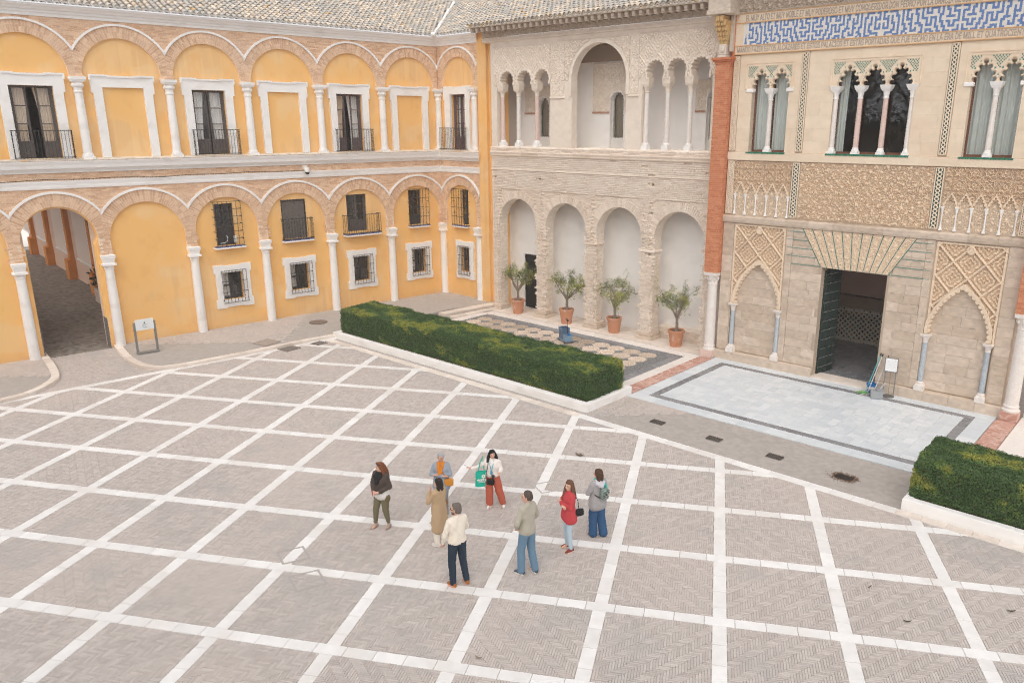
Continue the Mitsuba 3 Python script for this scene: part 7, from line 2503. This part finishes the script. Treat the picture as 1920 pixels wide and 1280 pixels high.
GR = [(2.19, -7.66, 'leftmost small drain grate in the front walk, by the end of the long hedge'), (4.24, -7.70, 'second small drain grate from the left in the front walk'), (6.21, -7.73, 'third small drain grate from the left in the front walk'), (8.22, -7.78, 'dark drain grate ringed with damp moss in the front walk')]
for q, (x, y, lb) in enumerate(GR):
    grate(x, y, 0.22, 0.13, lb, q == 3)
k = thing('damp_moss', 'brown ring of damp dirt and moss round the darkest drain grate', 'moss')
g = np.random.default_rng(8)
mb = MB()
for q in range(260):
    a, r = g.uniform(0, 2 * math.pi), 0.16 + abs(g.normal(0, 0.10))
    x, y = 8.22 + r * 1.35 * math.cos(a), -7.78 + r * math.sin(a)
    s = g.uniform(0.006, 0.018) * (1.3 if r < 0.3 else 0.8)
    mb.lathe([(s, 0.0), (s * 0.7, s * 0.5), (0, s * 0.7)], (x, y, 0.001), 5, np.array([0.13, 0.075, 0.04]) * g.uniform(0.6, 1.5))
mb.build('clumps', 'vc', k, kind='stuff')
mark(k, kind='stuff')


def cover(x, y, r, z, label, round_=True, col=(0.19, 0.15, 0.125), yaw=0.0):
    k = thing('manhole_cover', label, 'manhole cover', 'covers in the pavement')
    M = frame([x, y, z], [math.cos(yaw), math.sin(yaw), 0], [-math.sin(yaw), math.cos(yaw), 0])
    sh = Point(0, 0).buffer(r, 24) if round_ else sbox(-r, -r, r, r)
    MB().flat(sh.difference(sh.buffer(-0.05)), -0.01, 0.010, col).build('ring', 'vc', k, M)
    lid = MB().flat(sh.buffer(-0.058), -0.01, 0.008, np.array(col) * 1.25)
    kk = lid.build('lid', 'vc', k, M)
    st = MB()
    for q in np.arange(-r + 0.12, r - 0.1, 0.09):
        w = (r * r - q * q) ** 0.5 - 0.1 if round_ else r - 0.1
        st.box(-w, w, q - 0.015, q + 0.015, 0.008, 0.013, col)
    st.build('tread', 'vc', kk, M, kind='stuff')


cover(-17.0, -7.55, 0.42, 0.105, 'round iron manhole cover in the raised pavement below the grille windows', True, (0.17, 0.13, 0.11))
cover(-15.55, -11.05, 0.42, 0.105, 'square paved cover in the raised pavement near the kerb', False, (0.30, 0.255, 0.225), 0.2)
cover(-14.3, -10.75, 0.36, 0.006, 'dark square cover beside the left edge strip of the lattice', False, (0.17, 0.145, 0.13), 0.1)
cover(-14.05, -9.45, 0.26, 0.006, 'small dark cover at the far left corner of the lattice', False, (0.15, 0.13, 0.12), 0.1)


def metal_frame(pts, label, col=(0.40, 0.37, 0.35)):
    k = thing('cover_frame', label, 'frame', 'metal frames on the paving')
    p = np.array(pts, float)
    ring_ = Polygon(p)
    MB().flat(ring_.difference(ring_.buffer(-0.045, join_style='mitre')), -0.01, 0.012, col).build('rim', 'vc', k)


metal_frame([(0.13, -19.84), (0.36, -19.30), (0.92, -19.47), (0.70, -20.03)], 'grey metal frame set over a white strip, farther of the two near the front')
metal_frame([(1.20, -20.20), (1.45, -19.62), (2.05, -19.80), (1.82, -20.40)], 'grey metal frame set in the paving, nearer of the two near the front')
metal_frame([(2.15, -13.62), (2.42, -13.10), (2.98, -13.35), (2.70, -13.85)], 'metal cover frame set over a white strip behind the man in jeans', (0.46, 0.44, 0.42))


def leaf_thing(x, y, yaw, L, label, col, curl=0.03):
    k = thing('fallen_leaf', label, 'leaf', 'dry leaves on the paving')
    v, f = [], []
    for i in range(7):
        u = i / 6 * 2 - 1
        w = (1 - u * u) ** 0.7 * L * 0.24 + 0.002
        for s in (-1, 0, 1):
            v.append([u * L, s * w, 0.006 + curl * u * u + 0.012 * abs(s)])
    for i in range(6):
        for s in (0, 1):
            a = i * 3 + s
            f.append([a, a + 3, a + 4, a + 1])
    MB().add(v, f, col).build('blade', 'leaf', k, frame([x, y, 0.004], [math.cos(yaw), math.sin(yaw), 0], [-math.sin(yaw), math.cos(yaw), 0]), smooth=True)


leaf_thing(11.53, -13.31, 0.5, 0.075, 'dark curled leaf on the paving at the lower right', (0.06, 0.045, 0.03))
leaf_thing(12.96, -11.64, 0.6, 0.085, 'dark leaf on the paving close to the right edge of the view', (0.06, 0.045, 0.03))
leaf_thing(10.58, -12.61, 1.3, 0.06, 'small brown leaf on the paving near a white strip at the right', (0.15, 0.11, 0.07))
leaf_thing(8.6, -19.9, 0.4, 0.07, 'thin dry leaf on the paving at the bottom right', (0.20, 0.15, 0.11))
leaf_thing(6.1, -19.4, 0.3, 0.07, 'thin dry leaf on the paving right of the man in the cream shirt', (0.22, 0.17, 0.13))
k = thing('dry_leaf_clump', 'clump of dry brown leaves lying on the paving beyond the group of people', 'leaf')
g = np.random.default_rng(31)
for q in range(6):
    a, L = g.uniform(0, 6.3), g.uniform(0.05, 0.10)
    u = np.linspace(-1, 1, 7)
    w = (1 - u * u) ** 0.7 * L * 0.35 + 0.002
    v = np.stack([np.repeat(u * L, 3), np.stack([-w, 0 * w, w], 1).ravel(), np.stack([0.02 + 0.03 * u * u, 0.006 + 0.03 * u * u, 0.02 + 0.03 * u * u], 1).ravel()], 1)
    f = [[i * 3 + t, i * 3 + t + 3, i * 3 + t + 4, i * 3 + t + 1] for i in range(6) for t in (0, 1)]
    MB().add(v, f, np.array([0.20, 0.15, 0.115]) * g.uniform(0.6, 1.5)).build('blade', 'leaf', k, frame([1.96 + g.normal(0, 0.06), -11.37 + g.normal(0, 0.045), 0.008 + 0.006 * q], [math.cos(a), math.sin(a), 0], [-math.sin(a), math.cos(a), 0]), smooth=True)


# ================================================================ BEHIND THE VIEWPOINT (seen mirrored in the palace windows)
op = thing('opposite_wing', 'pale rendered wing closing the courtyard behind the viewpoint, mirrored in the palace windows', 'building')
MB().box(-45, 60, -52.0, -50.0, -0.1, 9.0, (0.52, 0.44, 0.35)).build('wall', 'vc', op)
MB().box(-46, 61, -53.0, -49.6, 9.0, 9.3, (0.55, 0.48, 0.42), c=0.05).build('cornice', 'vc', op)
for x in np.arange(-40, 58, 5.0):
    MB().box(x, x + 1.5, -50.03, -49.98, 4.0, 7.0, (0.05, 0.045, 0.04)).build('window', 'vc_gloss', op)
g = np.random.default_rng(77)
for q, (x, y, h, r) in enumerate(((-16, -47, 17, 5.0), (-7, -48, 19, 5.5), (2, -47, 18, 5.0), (-26, -48, 18, 5.5), (11, -48, 16, 5.0))):
    k = thing('garden_tree', 'tall dark garden tree behind the viewpoint, seen only mirrored in the palace windows', 'tree', 'garden trees mirrored in the windows')
    tr = MB().tube([(x, y, 0), (x + 0.3, y, h * 0.35), (x + 0.2, y, h * 0.7)], [0.45, 0.32, 0.12], 9)
    for w in range(7):
        a = g.uniform(0, 6.3)
        tr.tube([(x + 0.3, y, h * g.uniform(0.3, 0.55)), (x + r * 0.7 * math.cos(a), y + r * 0.7 * math.sin(a), h * g.uniform(0.55, 0.85))], [0.18, 0.05], 6)
    tr.build('trunk', 'bark', k, smooth=True)
    c = g.normal(0, 1, (70, 3))
    c = c / np.linalg.norm(c, axis=1, keepdims=True) * g.uniform(0.3, 1.0, (70, 1)) ** 0.5 * [r, r, h * 0.36] + [x, y, h * 0.62]
    P = (c[:, None] + g.normal(0, 0.75, (70, 45, 3))).reshape(-1, 3)
    V, F, C = leaf_cloud(P, (P - [x, y, h * 0.6]) / r, 0.26, np.array([0.030, 0.050, 0.018]) * g.uniform(0.5, 1.5, (len(P), 1)))
    MB().add(V, F, C).build('crown', 'leaf', k)


# ---------------------------------------------------------------- thin bright air
scene['haze_air'] = {'type': 'homogeneous', 'albedo': {'type': 'rgb', 'value': [0.96, 0.96, 0.96]}, 'sigma_t': 0.001}
scene['haze'] = {'type': 'cube', 'bsdf': {'type': 'null'}, 'interior': {'type': 'ref', 'id': 'haze_air'},
                 'to_world': T().translate([0, -10, 9.5]).scale([100, 90, 11.2])}
scene['camera']['medium'] = {'type': 'ref', 'id': 'haze_air'}
mark('haze', 'thin bright haze in the air over the whole courtyard', 'stuff')
